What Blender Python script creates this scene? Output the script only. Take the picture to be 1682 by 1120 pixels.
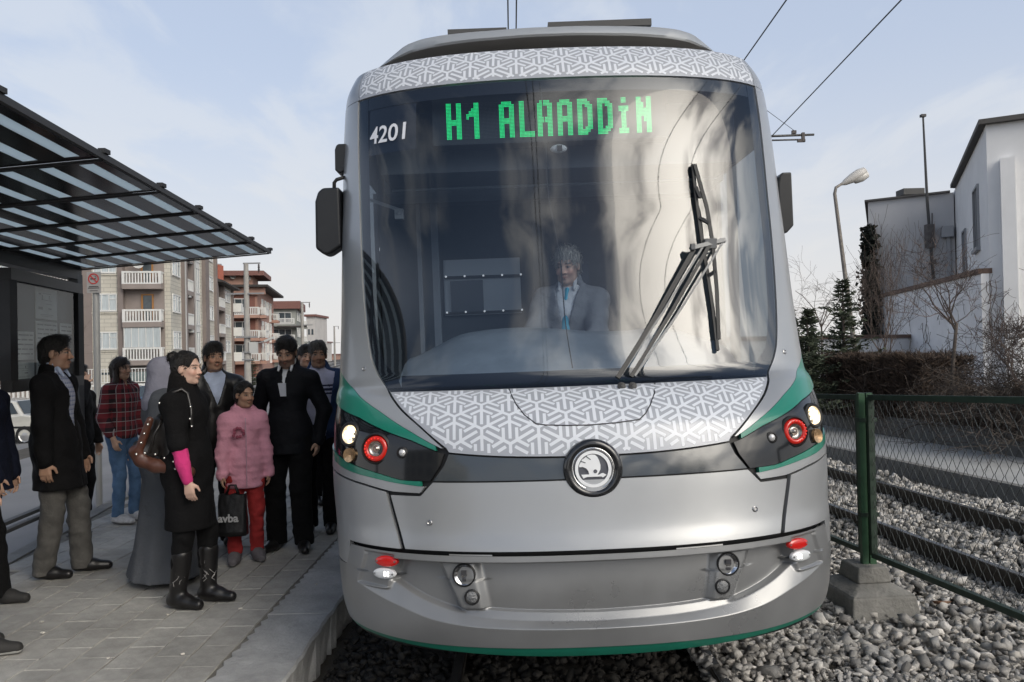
import bpy, bmesh, math, random
import numpy as np
from mathutils import Vector, Matrix

random.seed(7); rng = np.random.default_rng(7)
for o in list(bpy.data.objects):
    bpy.data.objects.remove(o)
SC = bpy.context.scene
COL = SC.collection
R = math.radians

# ------------------------------------------------------------------ camera
CAM = np.array([0.0, 0.0, 1.78])
FPX = 1308.2                      # focal length in photo pixels (1682 wide)
ROLL = R(1.2)
PITCH = math.atan(15 / FPX)
cam_d = bpy.data.cameras.new('camera')
cam_d.sensor_width = 36.0
cam_d.lens = 36.0 * FPX / 1682
cam_d.clip_start = 0.05
cam_d.clip_end = 3000
cam = bpy.data.objects.new('camera', cam_d)
COL.objects.link(cam)
SC.camera = cam
_m = Matrix.Rotation(R(90) + PITCH, 4, 'X') @ Matrix.Rotation(-ROLL, 4, 'Z')
cam.matrix_world = Matrix.Translation(CAM) @ _m

# ------------------------------------------------------------------ sky
SUN_AZ, SUN_EL = R(138), R(31)    # behind the camera, to the right
SUN_DIR = (math.sin(SUN_AZ) * math.cos(SUN_EL), math.cos(SUN_AZ) * math.cos(SUN_EL), math.sin(SUN_EL))
world = bpy.data.worlds.new('World')
SC.world = world
world.use_nodes = True
NT = world.node_tree
NT.nodes.clear()


def wn(kind, **kw):
    n = NT.nodes.new(kind)
    for k, v in kw.items():
        setattr(n, k, v)
    return n


def wl(a, b):
    NT.links.new(a, b)


def wmath(op, a, b=None, clamp=False):
    n = wn('ShaderNodeMath', operation=op, use_clamp=clamp)
    for i, v in enumerate((a, b)):
        if v is None:
            continue
        if isinstance(v, (int, float)):
            n.inputs[i].default_value = v
        else:
            wl(v, n.inputs[i])
    return n.outputs[0]


def wrange(v, a, b, c=0.0, d=1.0, smooth=True):
    n = wn('ShaderNodeMapRange')
    n.interpolation_type = 'SMOOTHSTEP' if smooth else 'LINEAR'
    wl(v, n.inputs['Value'])
    for nm, x in zip(('From Min', 'From Max', 'To Min', 'To Max'), (a, b, c, d)):
        n.inputs[nm].default_value = x
    return n.outputs['Result']


def wmix(fac, a, b):
    n = wn('ShaderNodeMix', data_type='RGBA')
    if isinstance(fac, (int, float)):
        n.inputs[0].default_value = fac
    else:
        wl(fac, n.inputs[0])
    for i, v in ((6, a), (7, b)):
        if isinstance(v, tuple):
            n.inputs[i].default_value = (*v, 1)
        else:
            wl(v, n.inputs[i])
    return n.outputs[2]


sky = wn('ShaderNodeTexSky', sky_type='NISHITA')
sky.sun_disc = False
sky.sun_elevation = SUN_EL
sky.sun_rotation = SUN_AZ
sky.air_density = 1.0
sky.dust_density = 1.0
sky.ozone_density = 1.5
SKY_STRENGTH = 0.10
nsky = wn('ShaderNodeVectorMath', operation='SCALE')
wl(sky.outputs[0], nsky.inputs[0])
nsky.inputs['Scale'].default_value = 1.0
tc = wn('ShaderNodeTexCoord')
sep = wn('ShaderNodeSeparateXYZ')
wl(tc.outputs['Generated'], sep.inputs[0])
zc = wmath('MAXIMUM', sep.outputs[2], 0.0)
den = wmath('ADD', zc, 0.16)
cx = wmath('DIVIDE', sep.outputs[0], den)
cy = wmath('DIVIDE', sep.outputs[1], den)
comb = wn('ShaderNodeCombineXYZ')
wl(cx, comb.inputs[0])
wl(cy, comb.inputs[1])
comb.inputs[2].default_value = 1.3
map1 = wn('ShaderNodeMapping')
wl(comb.outputs[0], map1.inputs[0])
map1.inputs['Rotation'].default_value = (0, 0, R(35))
map1.inputs['Scale'].default_value = (1.35, 0.62, 1)
noi = wn('ShaderNodeTexNoise')
wl(map1.outputs[0], noi.inputs['Vector'])
noi.inputs['Scale'].default_value = 2.1
noi.inputs['Detail'].default_value = 9
noi.inputs['Roughness'].default_value = 0.56
noi.inputs['Distortion'].default_value = 0.35
dotn = wn('ShaderNodeVectorMath', operation='DOT_PRODUCT')
wl(tc.outputs['Generated'], dotn.inputs[0])
dotn.inputs[1].default_value = SUN_DIR
sd = wmath('MAXIMUM', dotn.outputs['Value'], 0.0)
sd4 = wmath('MULTIPLY', wmath('POWER', sd, 4.0), 0.085)
cmask = wrange(wmath('ADD', noi.outputs[0], sd4), 0.48, 0.64)
# a thin high veil everywhere, thinner overhead; clumps of cloud by the noise, bright where they veil the sun
veil = wrange(sep.outputs[2], 0.39, 0.54, 0.60, 0.04)
base = wmix(veil, nsky.outputs[0], (7.4, 8.35, 10.2))
away = wmath('ADD', wmath('MULTIPLY', wmath('POWER', sd, 3.0), 0.55), 0.45)
cm2 = wmath('MULTIPLY', cmask, away)
glow = wmath('ADD', wmath('MULTIPLY', wmath('POWER', sd, 9.0), 66.0), wmath('MULTIPLY', wmath('POWER', sd, 60.0), 12.0))
cl0 = wn('ShaderNodeVectorMath', operation='SCALE')
cl0.inputs[0].default_value = (1.0, 0.93, 0.82)
wl(glow, cl0.inputs['Scale'])
ccol = wn('ShaderNodeVectorMath', operation='ADD')
wl(cl0.outputs[0], ccol.inputs[0])
ccol.inputs[1].default_value = (7.6, 8.0, 8.5)
skyc = wmix(cm2, base, ccol.outputs[0])
hz = wrange(sep.outputs[2], 0.0, 0.40, 1.0, 0.0)
hz2 = wmath('MULTIPLY', wmath('POWER', hz, 1.2), 0.85)
skyd = wmix(hz2, skyc, (8.2, 7.95, 7.7))
bg = wn('ShaderNodeBackground')
bg.inputs['Strength'].default_value = SKY_STRENGTH
wl(skyd, bg.inputs['Color'])
wo = wn('ShaderNodeOutputWorld')
wl(bg.outputs[0], wo.inputs['Surface'])

# ------------------------------------------------------------------ sun (veiled by thin cloud)
sun_d = bpy.data.lights.new('sun', 'SUN')
sun_d.energy = 0.65
sun_d.angle = R(44)
sun_d.color = (1.0, 0.90, 0.76)
sun = bpy.data.objects.new('sun', sun_d)
COL.objects.link(sun)
sun.rotation_euler = Vector(SUN_DIR).to_track_quat('Z', 'Y').to_euler()

SC.view_settings.view_transform = 'Standard'
SC.view_settings.look = 'None'
SC.view_settings.exposure = 0.0
SC.view_settings.gamma = 1.0
SC.view_settings.use_curve_mapping = False
SC.render.engine = 'CYCLES'
SC.cycles.use_denoising = True
SC.cycles.max_bounces = 7
SC.cycles.transparent_max_bounces = 12
SC.cycles.caustics_reflective = False
SC.cycles.caustics_refractive = False


# ------------------------------------------------------------------ surveying: photo pixel -> real place
def ray(u, v):
    cx = (u - 841) / FPX
    cy = -(v - 560) / FPX
    c, s = math.cos(ROLL), math.sin(ROLL)
    x, y = cx * c + cy * s, -cx * s + cy * c
    cp, sp = math.cos(PITCH), math.sin(PITCH)
    return np.array([x, cp - y * sp, sp + y * cp])


def at(u, v, y):
    d = ray(u, v)
    return CAM + d * (y / d[1])


def ground(u, v, z=0.0):
    d = ray(u, v)
    return CAM + d * ((z - CAM[2]) / d[2])


# ------------------------------------------------------------------ object helpers
def tag(o, label=None, cat=None, group=None, kind=None):
    if label:
        o['label'] = label
    if cat:
        o['category'] = cat
    if group:
        o['group'] = group
    if kind:
        o['kind'] = kind
    return o


def thing(name, label, cat, loc=(0, 0, 0), rz=0.0, group=None):
    o = bpy.data.objects.new(name, None)
    o.empty_display_size = 0.2
    COL.objects.link(o)
    o.location = loc
    o.rotation_euler = (0, 0, rz)
    tag(o, label, cat, group)
    return o


def mesh_data(name, V, Fc, mats, smooth=False, idx=None, auto=None):
    me = bpy.data.meshes.new(name)
    V = np.asarray(V, dtype=np.float32).reshape(-1, 3)
    if isinstance(Fc, np.ndarray) and Fc.ndim == 2:
        n, k = Fc.shape
        me.vertices.add(len(V))
        me.vertices.foreach_set('co', V.ravel())
        me.loops.add(n * k)
        me.loops.foreach_set('vertex_index', Fc.astype(np.int32).ravel())
        me.polygons.add(n)
        me.polygons.foreach_set('loop_start', np.arange(0, n * k, k, dtype=np.int32))
        me.update(calc_edges=True)
    else:
        me.from_pydata(V.tolist(), [], [list(map(int, f)) for f in Fc])
        me.update(calc_edges=True)
    for m in (mats if isinstance(mats, (list, tuple)) else [mats]):
        me.materials.append(m)
    if idx is not None:
        me.polygons.foreach_set('material_index', np.asarray(idx, dtype=np.int32))
    if smooth:
        me.polygons.foreach_set('use_smooth', np.ones(len(me.polygons), dtype=bool))
        if auto is not None:
            try:
                me.set_sharp_from_angle(angle=R(auto))
            except Exception:
                pass
    me.validate()
    return me


def obj(name, me, parent=None):
    o = bpy.data.objects.new(name, me)
    COL.objects.link(o)
    if parent is not None:
        o.parent = parent
    return o


class MB:
    """collects polygons; build() links them as one mesh object"""

    def __init__(self, off=(0, 0, 0)):
        self.V, self.F, self.I = [], [], []
        self.off = np.array(off, dtype=float)

    def add(self, V, F, mi=0):
        b = len(self.V)
        self.V.extend([tuple(np.asarray(v, dtype=float) - self.off) for v in V])
        self.F.extend([tuple(int(i) + b for i in f) for f in F])
        self.I.extend([mi] * len(F))
        return self

    def hexa(self, p, mi=0):
        """8 corners: bottom ring 0-3 ccw, top ring 4-7"""
        return self.add(p, [(3, 2, 1, 0), (4, 5, 6, 7), (0, 1, 5, 4), (1, 2, 6, 5), (2, 3, 7, 6), (3, 0, 4, 7)], mi)

    def box(self, c, s, mi=0, M=None):
        c = np.asarray(c, float)
        s = np.asarray(s, float) / 2
        q = [np.array(k) * s for k in ((-1, -1, -1), (1, -1, -1), (1, 1, -1), (-1, 1, -1), (-1, -1, 1), (1, -1, 1), (1, 1, 1), (-1, 1, 1))]
        if M is not None:
            q = [np.array(M @ Vector(k)) for k in q]
        return self.hexa([c + k for k in q], mi)

    def beam(self, a, b, w, h, mi=0, up=(0, 0, 1)):
        a, b = np.asarray(a, float), np.asarray(b, float)
        d = (b - a) / max(np.linalg.norm(b - a), 1e-9)
        s = np.cross(d, up)
        if np.linalg.norm(s) < 1e-6:
            s = np.cross(d, (0, 1, 0))
        s /= np.linalg.norm(s)
        t = np.cross(s, d)
        w, h = w / 2, h / 2
        return self.hexa([a - s * w - t * h, a + s * w - t * h, b + s * w - t * h, b - s * w - t * h,
                          a - s * w + t * h, a + s * w + t * h, b + s * w + t * h, b - s * w + t * h], mi)

    def tube(self, pts, r, n=8, mi=0, caps=True):
        pts = [np.asarray(p, float) for p in pts]
        m = len(pts)
        rs = r if hasattr(r, '__len__') else [r] * m
        V = []
        prev = None
        for i, p in enumerate(pts):
            d = pts[min(i + 1, m - 1)] - pts[max(i - 1, 0)]
            d = d / max(np.linalg.norm(d), 1e-9)
            if prev is None:
                a = np.cross(d, (0, 0, 1.0))
                if np.linalg.norm(a) < 0.1:
                    a = np.cross(d, (1.0, 0, 0))
            else:
                a = prev - d * prev.dot(d)
            a = a / max(np.linalg.norm(a), 1e-9)
            prev = a
            b = np.cross(d, a)
            for k in range(n):
                t = 2 * math.pi * k / n
                V.append(p + (a * math.cos(t) + b * math.sin(t)) * rs[i])
        F = []
        for i in range(m - 1):
            for k in range(n):
                k2 = (k + 1) % n
                F.append((i * n + k, i * n + k2, (i + 1) * n + k2, (i + 1) * n + k))
        if caps:
            F.append(tuple(range(n - 1, -1, -1)))
            F.append(tuple((m - 1) * n + k for k in range(n)))
        return self.add(V, F, mi)

    def lathe(self, c, ax, prof, n=24, mi=0):
        """prof: list of (radius, height along ax)"""
        ax = np.asarray(ax, float)
        ax = ax / np.linalg.norm(ax)
        a = np.cross(ax, (0, 0, 1.0))
        if np.linalg.norm(a) < 0.05:
            a = np.array([1.0, 0, 0])
        a /= np.linalg.norm(a)
        b = np.cross(ax, a)
        c = np.asarray(c, float)
        V = []
        for r, h in prof:
            for k in range(n):
                t = 2 * math.pi * k / n
                V.append(c + ax * h + (a * math.cos(t) + b * math.sin(t)) * max(r, 1e-4))
        F = []
        for i in range(len(prof) - 1):
            for k in range(n):
                k2 = (k + 1) % n
                F.append((i * n + k, i * n + k2, (i + 1) * n + k2, (i + 1) * n + k))
        return self.add(V, F, mi)

    def prism(self, poly, d, mi=0):
        """poly: 3-D ccw outline, extruded by vector d (front face at poly)"""
        n = len(poly)
        poly = [np.asarray(p, float) for p in poly]
        d = np.asarray(d, float)
        V = poly + [p + d for p in poly]
        F = [tuple(range(n)), tuple(range(2 * n - 1, n - 1, -1))]
        for i in range(n):
            j = (i + 1) % n
            F.append((j, i, n + i, n + j))
        return self.add(V, F, mi)

    def build(self, name, mats, parent=None, smooth=False, auto=None):
        return obj(name, mesh_data(name, self.V, self.F, mats, smooth, self.I, auto), parent)


def copy_tree(o, parent=None):
    c = o.copy()
    COL.objects.link(c)
    if parent is not None:
        c.parent = parent
    for ch in list(o.children):
        copy_tree(ch, c)
    return c


# ------------------------------------------------------------------ materials
MATS = {}


def mat(name, col, rough=0.6, metal=0.0, var=0.0, vscale=6.0, bump=0.0, bscale=40.0, spec=0.5, coat=0.0,
        emit=None, estr=0.0, island=0.0, col2=None, detail=6.0, rvar=0.0, sheen=0.0, stretch=None, bdist=0.02, wdirt=0.0, wscale=1.2):
    """one principled material with noise-driven colour, roughness and relief"""
    if name in MATS:
        return MATS[name]
    m = bpy.data.materials.new(name)
    m.use_nodes = True
    nt = m.node_tree
    p = nt.nodes['Principled BSDF']
    L = nt.links.new
    p.inputs['Roughness'].default_value = rough
    p.inputs['Metallic'].default_value = metal
    p.inputs['Specular IOR Level'].default_value = spec
    p.inputs['Coat Weight'].default_value = coat
    p.inputs['Coat Roughness'].default_value = 0.06
    p.inputs['Sheen Weight'].default_value = sheen
    p.inputs['Base Color'].default_value = (*col, 1)
    co = nt.nodes.new('ShaderNodeTexCoord')
    vec = co.outputs['Object']
    if stretch:
        mp = nt.nodes.new('ShaderNodeMapping')
        mp.inputs['Scale'].default_value = stretch
        L(vec, mp.inputs[0])
        vec = mp.outputs[0]
    src = None
    if var > 0 or col2 is not None or rvar > 0:
        n = nt.nodes.new('ShaderNodeTexNoise')
        n.inputs['Scale'].default_value = vscale
        n.inputs['Detail'].default_value = detail
        n.inputs['Roughness'].default_value = 0.6
        L(vec, n.inputs['Vector'])
        ra = nt.nodes.new('ShaderNodeMapRange')
        ra.inputs['From Min'].default_value = 0.32
        ra.inputs['From Max'].default_value = 0.68
        L(n.outputs[0], ra.inputs[0])
        src = ra.outputs[0]
        mx = nt.nodes.new('ShaderNodeMix')
        mx.data_type = 'RGBA'
        L(src, mx.inputs[0])
        c2 = col2 if col2 is not None else tuple(min(1, c * (1 + var)) for c in col)
        c1 = col if col2 is not None else tuple(c * (1 - var) for c in col)
        mx.inputs[6].default_value = (*c1, 1)
        mx.inputs[7].default_value = (*c2, 1)
        last = mx.outputs[2]
        L(last, p.inputs['Base Color'])
        if rvar > 0:
            r2 = nt.nodes.new('ShaderNodeMapRange')
            r2.inputs['To Min'].default_value = max(0.02, rough - rvar)
            r2.inputs['To Max'].default_value = min(1, rough + rvar)
            L(src, r2.inputs[0])
            L(r2.outputs[0], p.inputs['Roughness'])
    if island > 0:
        g = nt.nodes.new('ShaderNodeNewGeometry')
        hsv = nt.nodes.new('ShaderNodeHueSaturation')
        ra = nt.nodes.new('ShaderNodeMapRange')
        ra.inputs['To Min'].default_value = 1 - island
        ra.inputs['To Max'].default_value = 1 + island
        L(g.outputs['Random Per Island'], ra.inputs[0])
        L(ra.outputs[0], hsv.inputs['Value'])
        if p.inputs['Base Color'].links:
            L(p.inputs['Base Color'].links[0].from_socket, hsv.inputs['Color'])
        else:
            hsv.inputs['Color'].default_value = (*col, 1)
        L(hsv.outputs[0], p.inputs['Base Color'])
    if wdirt > 0:
        # worn and dusty patches that run on across neighbouring pieces
        gg = nt.nodes.new('ShaderNodeNewGeometry')
        n3 = nt.nodes.new('ShaderNodeTexNoise')
        n3.inputs['Scale'].default_value = wscale
        n3.inputs['Detail'].default_value = 10
        n3.inputs['Roughness'].default_value = 0.68
        L(gg.outputs['Position'], n3.inputs['Vector'])
        r3 = nt.nodes.new('ShaderNodeMapRange')
        r3.inputs['From Min'].default_value = .33
        r3.inputs['From Max'].default_value = .67
        r3.inputs['To Min'].default_value = 1 - wdirt
        r3.inputs['To Max'].default_value = 1 + wdirt * .55
        L(n3.outputs[0], r3.inputs[0])
        h3 = nt.nodes.new('ShaderNodeHueSaturation')
        L(r3.outputs[0], h3.inputs['Value'])
        if p.inputs['Base Color'].links:
            L(p.inputs['Base Color'].links[0].from_socket, h3.inputs['Color'])
        else:
            h3.inputs['Color'].default_value = (*col, 1)
        L(h3.outputs[0], p.inputs['Base Color'])
    if bump > 0:
        n2 = nt.nodes.new('ShaderNodeTexNoise')
        n2.inputs['Scale'].default_value = bscale
        n2.inputs['Detail'].default_value = 6
        L(vec, n2.inputs['Vector'])
        b = nt.nodes.new('ShaderNodeBump')
        b.inputs['Strength'].default_value = bump
        b.inputs['Distance'].default_value = bdist
        L(n2.outputs[0], b.inputs['Height'])
        L(b.outputs[0], p.inputs['Normal'])
    if emit is not None:
        p.inputs['Emission Color'].default_value = (*emit, 1)
        p.inputs['Emission Strength'].default_value = estr
    MATS[name] = m
    return m


def glass_mat(name, tint, ior=1.5, rough=0.0, extra=0.0, dirt=0.0):
    """thin pane: fresnel mirror over a tinted transparent sheet"""
    m = bpy.data.materials.new(name)
    m.use_nodes = True
    nt = m.node_tree
    nt.nodes.clear()
    L = nt.links.new
    tr = nt.nodes.new('ShaderNodeBsdfTransparent')
    tr.inputs[0].default_value = (*tint, 1)
    gl = nt.nodes.new('ShaderNodeBsdfGlossy')
    gl.inputs['Roughness'].default_value = rough
    fr = nt.nodes.new('ShaderNodeFresnel')
    # same mirror strength seen from either side of the sheet
    ge = nt.nodes.new('ShaderNodeNewGeometry')
    ri = nt.nodes.new('ShaderNodeMapRange')
    ri.inputs['To Min'].default_value = ior
    ri.inputs['To Max'].default_value = 1.0 / ior
    L(ge.outputs['Backfacing'], ri.inputs[0])
    L(ri.outputs[0], fr.inputs['IOR'])
    mx = nt.nodes.new('ShaderNodeMixShader')
    if extra:
        ad = nt.nodes.new('ShaderNodeMath')
        ad.operation = 'ADD'
        ad.use_clamp = True
        ad.inputs[1].default_value = extra
        L(fr.outputs[0], ad.inputs[0])
        L(ad.outputs[0], mx.inputs[0])
    else:
        L(fr.outputs[0], mx.inputs[0])
    L(tr.outputs[0], mx.inputs[1])
    L(gl.outputs[0], mx.inputs[2])
    last = mx.outputs[0]
    if dirt:
        df = nt.nodes.new('ShaderNodeBsdfDiffuse')
        df.inputs[0].default_value = (0.5, 0.5, 0.48, 1)
        m2 = nt.nodes.new('ShaderNodeMixShader')
        n = nt.nodes.new('ShaderNodeTexNoise')
        n.inputs['Scale'].default_value = 3.0
        n.inputs['Detail'].default_value = 8
        ra = nt.nodes.new('ShaderNodeMapRange')
        ra.inputs['To Max'].default_value = dirt
        ra.inputs['From Min'].default_value = 0.35
        ra.inputs['From Max'].default_value = 0.75
        L(n.outputs[0], ra.inputs[0])
        L(ra.outputs[0], m2.inputs[0])
        L(last, m2.inputs[1])
        L(df.outputs[0], m2.inputs[2])
        last = m2.outputs[0]
    out = nt.nodes.new('ShaderNodeOutputMaterial')
    L(last, out.inputs[0])
    return m


def pchip(xs, ys):
    xs, ys = np.asarray(xs, float), np.asarray(ys, float)
    h = np.diff(xs)
    d = np.diff(ys) / h
    m = np.zeros(len(xs))
    m[0], m[-1] = d[0], d[-1]
    for i in range(1, len(xs) - 1):
        if d[i - 1] * d[i] > 0:
            w1, w2 = 2 * h[i] + h[i - 1], h[i] + 2 * h[i - 1]
            m[i] = (w1 + w2) / (w1 / d[i - 1] + w2 / d[i])

    def f(x):
        x = np.clip(np.asarray(x, float), xs[0], xs[-1])
        k = np.clip(np.searchsorted(xs, x) - 1, 0, len(h) - 1)
        t = (x - xs[k]) / h[k]
        return ((2 * t**3 - 3 * t**2 + 1) * ys[k] + (t**3 - 2 * t**2 + t) * h[k] * m[k]
                + (-2 * t**3 + 3 * t**2) * ys[k + 1] + (t**3 - t**2) * h[k] * m[k + 1])
    return f


def lin(pts):
    xs = [p[0] for p in pts]
    ys = [p[1] for p in pts]
    return lambda x: np.interp(x, xs, ys)


def pc(pts):
    return pchip([p[0] for p in pts], [p[1] for p in pts])


def sstep(x, a, b):
    t = np.clip((np.asarray(x, float) - a) / (b - a), 0, 1)
    return t * t * (3 - 2 * t)

# =================================================================== TRAM
TX, TY, TROLL, TYAW = 0.365, 3.40, R(1.1), R(0.5)
_Y0 = pc([(0.40, .07), (.5, .02), (.7, 0), (.9, .02), (1.0, .05), (1.3, .11), (1.42, .15), (1.5, .22), (1.58, .34), (1.63, .46),
          (1.7, .50), (2.5, .725), (3.3, .95), (3.55, 1.15), (3.9, 1.5)])
_D = pc([(0.40, .80), (1.0, .80), (1.5, .75), (1.65, .62), (2.2, .60), (3.3, .55), (3.9, .5)])
_W = pc([(0.40, 1.19), (.6, 1.24), (.9, 1.26), (1.2, 1.285), (1.9, 1.285), (3.3, 1.27), (3.6, 1.2), (3.9, 1.1)])
PE = 2.3


def S0(t, z):
    t = np.radians(t)
    x = _W(z) * np.sign(t) * np.abs(np.sin(t)) ** (2 / PE)
    y = _Y0(z) + _D(z) * (1 - np.abs(np.cos(t)) ** (2 / PE))
    return np.stack([x, y, z + 0 * x], -1)


def Snorm(t, z):
    e = 0.05
    tt = np.where(np.abs(t) < 0.06, 0.06 * np.where(t < 0, -1, 1), t)
    a = S0(tt + e, z) - S0(tt - e, z)
    b = S0(t, z + .002) - S0(t, z - .002)
    n = np.cross(a, b)
    n = n / np.maximum(np.linalg.norm(n, axis=-1, keepdims=True), 1e-9)
    near0 = (np.abs(t) < 0.06)[..., None]
    n = np.where(near0, n * np.array([0, 1, 1]), n)
    n = n / np.linalg.norm(n, axis=-1, keepdims=True)
    return n * np.where((n[..., 1] > 0)[..., None], -1, 1)


def Spt(t, z, off=0.0):
    t, z = np.asarray(t, float), np.asarray(z, float)
    return S0(t, z) + Snorm(t, z) * np.asarray(off)[..., None]


def patch_me(name, tg, zg, off, mt, thick=0.02, sharp=None):
    """tg, zg: (rows, cols) grids on the tram skin; a closed shell with thickness"""
    r, c = tg.shape
    A = Spt(tg, zg, off + 0 * tg).reshape(-1, 3)
    B = Spt(tg, zg, off + 0 * tg - thick).reshape(-1, 3)
    n = r * c
    idx = np.arange(n).reshape(r, c)
    q = np.stack([idx[:-1, :-1], idx[:-1, 1:], idx[1:, 1:], idx[1:, :-1]], -1).reshape(-1, 4)
    p0, p1, p2 = A[q[len(q) // 2, 0]], A[q[len(q) // 2, 1]], A[q[len(q) // 2, 2]]
    nn = np.cross(p1 - p0, p2 - p0)
    flip = nn[1] > 0
    if flip:
        q = q[:, ::-1]
    loop = np.concatenate([idx[0, :-1], idx[:-1, -1], idx[-1, :0:-1], idx[:0:-1, 0]])
    l2 = np.roll(loop, -1)
    rim = np.stack([loop, loop + n, l2 + n, l2], -1)
    if flip:
        rim = rim[:, ::-1]
    # rim winding: outward for ccw loops
    rim = rim[:, ::-1] if not flip else rim[:, ::-1]
    # separate rim verts so that the face stays smooth up to its edge
    V = np.concatenate([A, B, A[loop], B[loop]])
    m = len(loop)
    k = np.arange(m)
    k2 = (k + 1) % m
    rim = np.stack([2 * n + k, 2 * n + k2, 2 * n + m + k2, 2 * n + m + k], -1)
    if not flip:
        rim = rim[:, ::-1]
    Fq = np.concatenate([q, q[:, ::-1] + n, rim])
    return mesh_data(name, V, Fq, mt, smooth=True, auto=sharp)


def grid_cols(t0, t1, lo, hi, nt, nz):
    """column-wise patch: z from lo(t) to hi(t)"""
    t = np.linspace(t0, t1, nt)
    v = np.linspace(0, 1, nz)[:, None]
    lo_, hi_ = lo(np.abs(t)) + 0 * t, hi(np.abs(t)) + 0 * t
    return np.broadcast_to(t, (nz, nt)).copy(), lo_ * (1 - v) + hi_ * v


def grid_rows(z0, z1, tl, tr, nz, nt):
    z = np.linspace(z0, z1, nz)[:, None]
    u = np.linspace(0, 1, nt)[None, :]
    return tl(z) * (1 - u) + tr(z) * u, z + 0 * u


M_SILVER = mat('tram silver paint', (.40, .41, .42), rough=.34, metal=.45, var=.03, vscale=3, spec=.5, coat=.35, rvar=.05)
M_BUMP = mat('shade-toned bumper silver', (.29, .295, .30), rough=.34, metal=.45, var=.09, vscale=2.2, spec=.5, coat=.25, rvar=.10)  # body silver with the shade of the downward-facing bumper put into its colour
M_GREEN = mat('tram green', (.012, .20, .135), rough=.28, coat=.5, var=.05)
M_SKIRT = mat('tram green skirt', (.012, .15, .10), rough=.4, coat=.2, var=.1)
M_PGREY = mat('printed film grey', (.40, .42, .46), rough=.35, coat=.3, metal=.1)
M_PWHITE = mat('printed film white', (.72, .75, .80), rough=.35, coat=.3)
M_BLACK = mat('black rubber', (.012, .012, .013), rough=.55)
M_GLOSS = mat('gloss dark band', (.035, .045, .055), rough=.12, coat=.8, spec=.6)
M_LENS = mat('smoked lamp cover', (.012, .013, .015), rough=.10, coat=.25, spec=.5)
M_FRIT = mat('glass black border', (.012, .013, .017), rough=.4)
M_CHROME = mat('chrome', (.8, .8, .8), rough=.12, metal=1.0)
M_DKGREY = mat('dark grey plastic', (.05, .05, .055), rough=.45, var=.1)
M_STEEL = mat('brushed steel screw', (.45, .45, .45), rough=.3, metal=.9)
M_TAUPE = mat('roof recess grey', (.20, .185, .17), rough=.6, var=.06)
M_GLASSW = glass_mat('windscreen glass', (.72, .79, .86), ior=1.75, extra=.04, rough=.035)
M_GLASSS = glass_mat('side window glass', (.25, .27, .28), ior=1.6)

tram = thing('tram', 'silver and green tram with grey and white patterned nose beside the platform', 'tram', (TX, TY, 0), 0)
tram.rotation_euler = (0, -TROLL, TYAW)


def tpart(name, me, parent=None, label=None):
    o = obj(name, me, parent or tram)
    if label:
        o['label'] = label
    return o


# --- black inner skin that shows in the joints
def inner(name, z0, z1, tl, tr, nz, nt):
    a, b = grid_rows(z0, z1, lambda z: tl + 0 * z, lambda z: tr + 0 * z, nz, nt)
    return a, b


def shell_me():
    gs = []
    for (z0, z1, a, b, nz, nt) in ((.45, 1.60, -89.5, 89.5, 40, 120), (3.27, 3.485, -89.5, 89.5, 8, 100), (1.60, 3.27, -89.5, -62, 40, 14), (1.60, 3.27, 62, 89.5, 40, 14)):
        gs.append(inner('s', z0, z1, a, b, nz, nt))
    V, Fq, base = [], [], 0
    for tg, zg in gs:
        rz = -0.022 - 0.075 * sstep(zg, .50, .56) * (1 - sstep(zg, .86, .90))
        A = Spt(tg, zg, rz + 0 * tg).reshape(-1, 3)
        r, c = tg.shape
        idx = np.arange(r * c).reshape(r, c) + base
        Fq.append(np.stack([idx[:-1, :-1], idx[:-1, 1:], idx[1:, 1:], idx[1:, :-1]], -1).reshape(-1, 4))
        V.append(A)
        base += r * c
    return mesh_data('joint_backing', np.concatenate(V), np.concatenate(Fq), M_BLACK, smooth=True)


tpart('joint_backing', shell_me())

# --- bumper with its stepped tray
zL = pc([(0, .586), (10, .589), (22, .597), (31, .615), (43, .669), (52, .706), (59, .735), (70, .78)])
z2 = pc([(0, .605), (13.7, .614), (25, .634), (34, .678), (45, .760), (50, .80)])
z3 = pc([(0, .634), (13.6, .643), (25.5, .662), (34, .70), (45, .78), (50, .82)])


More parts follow.
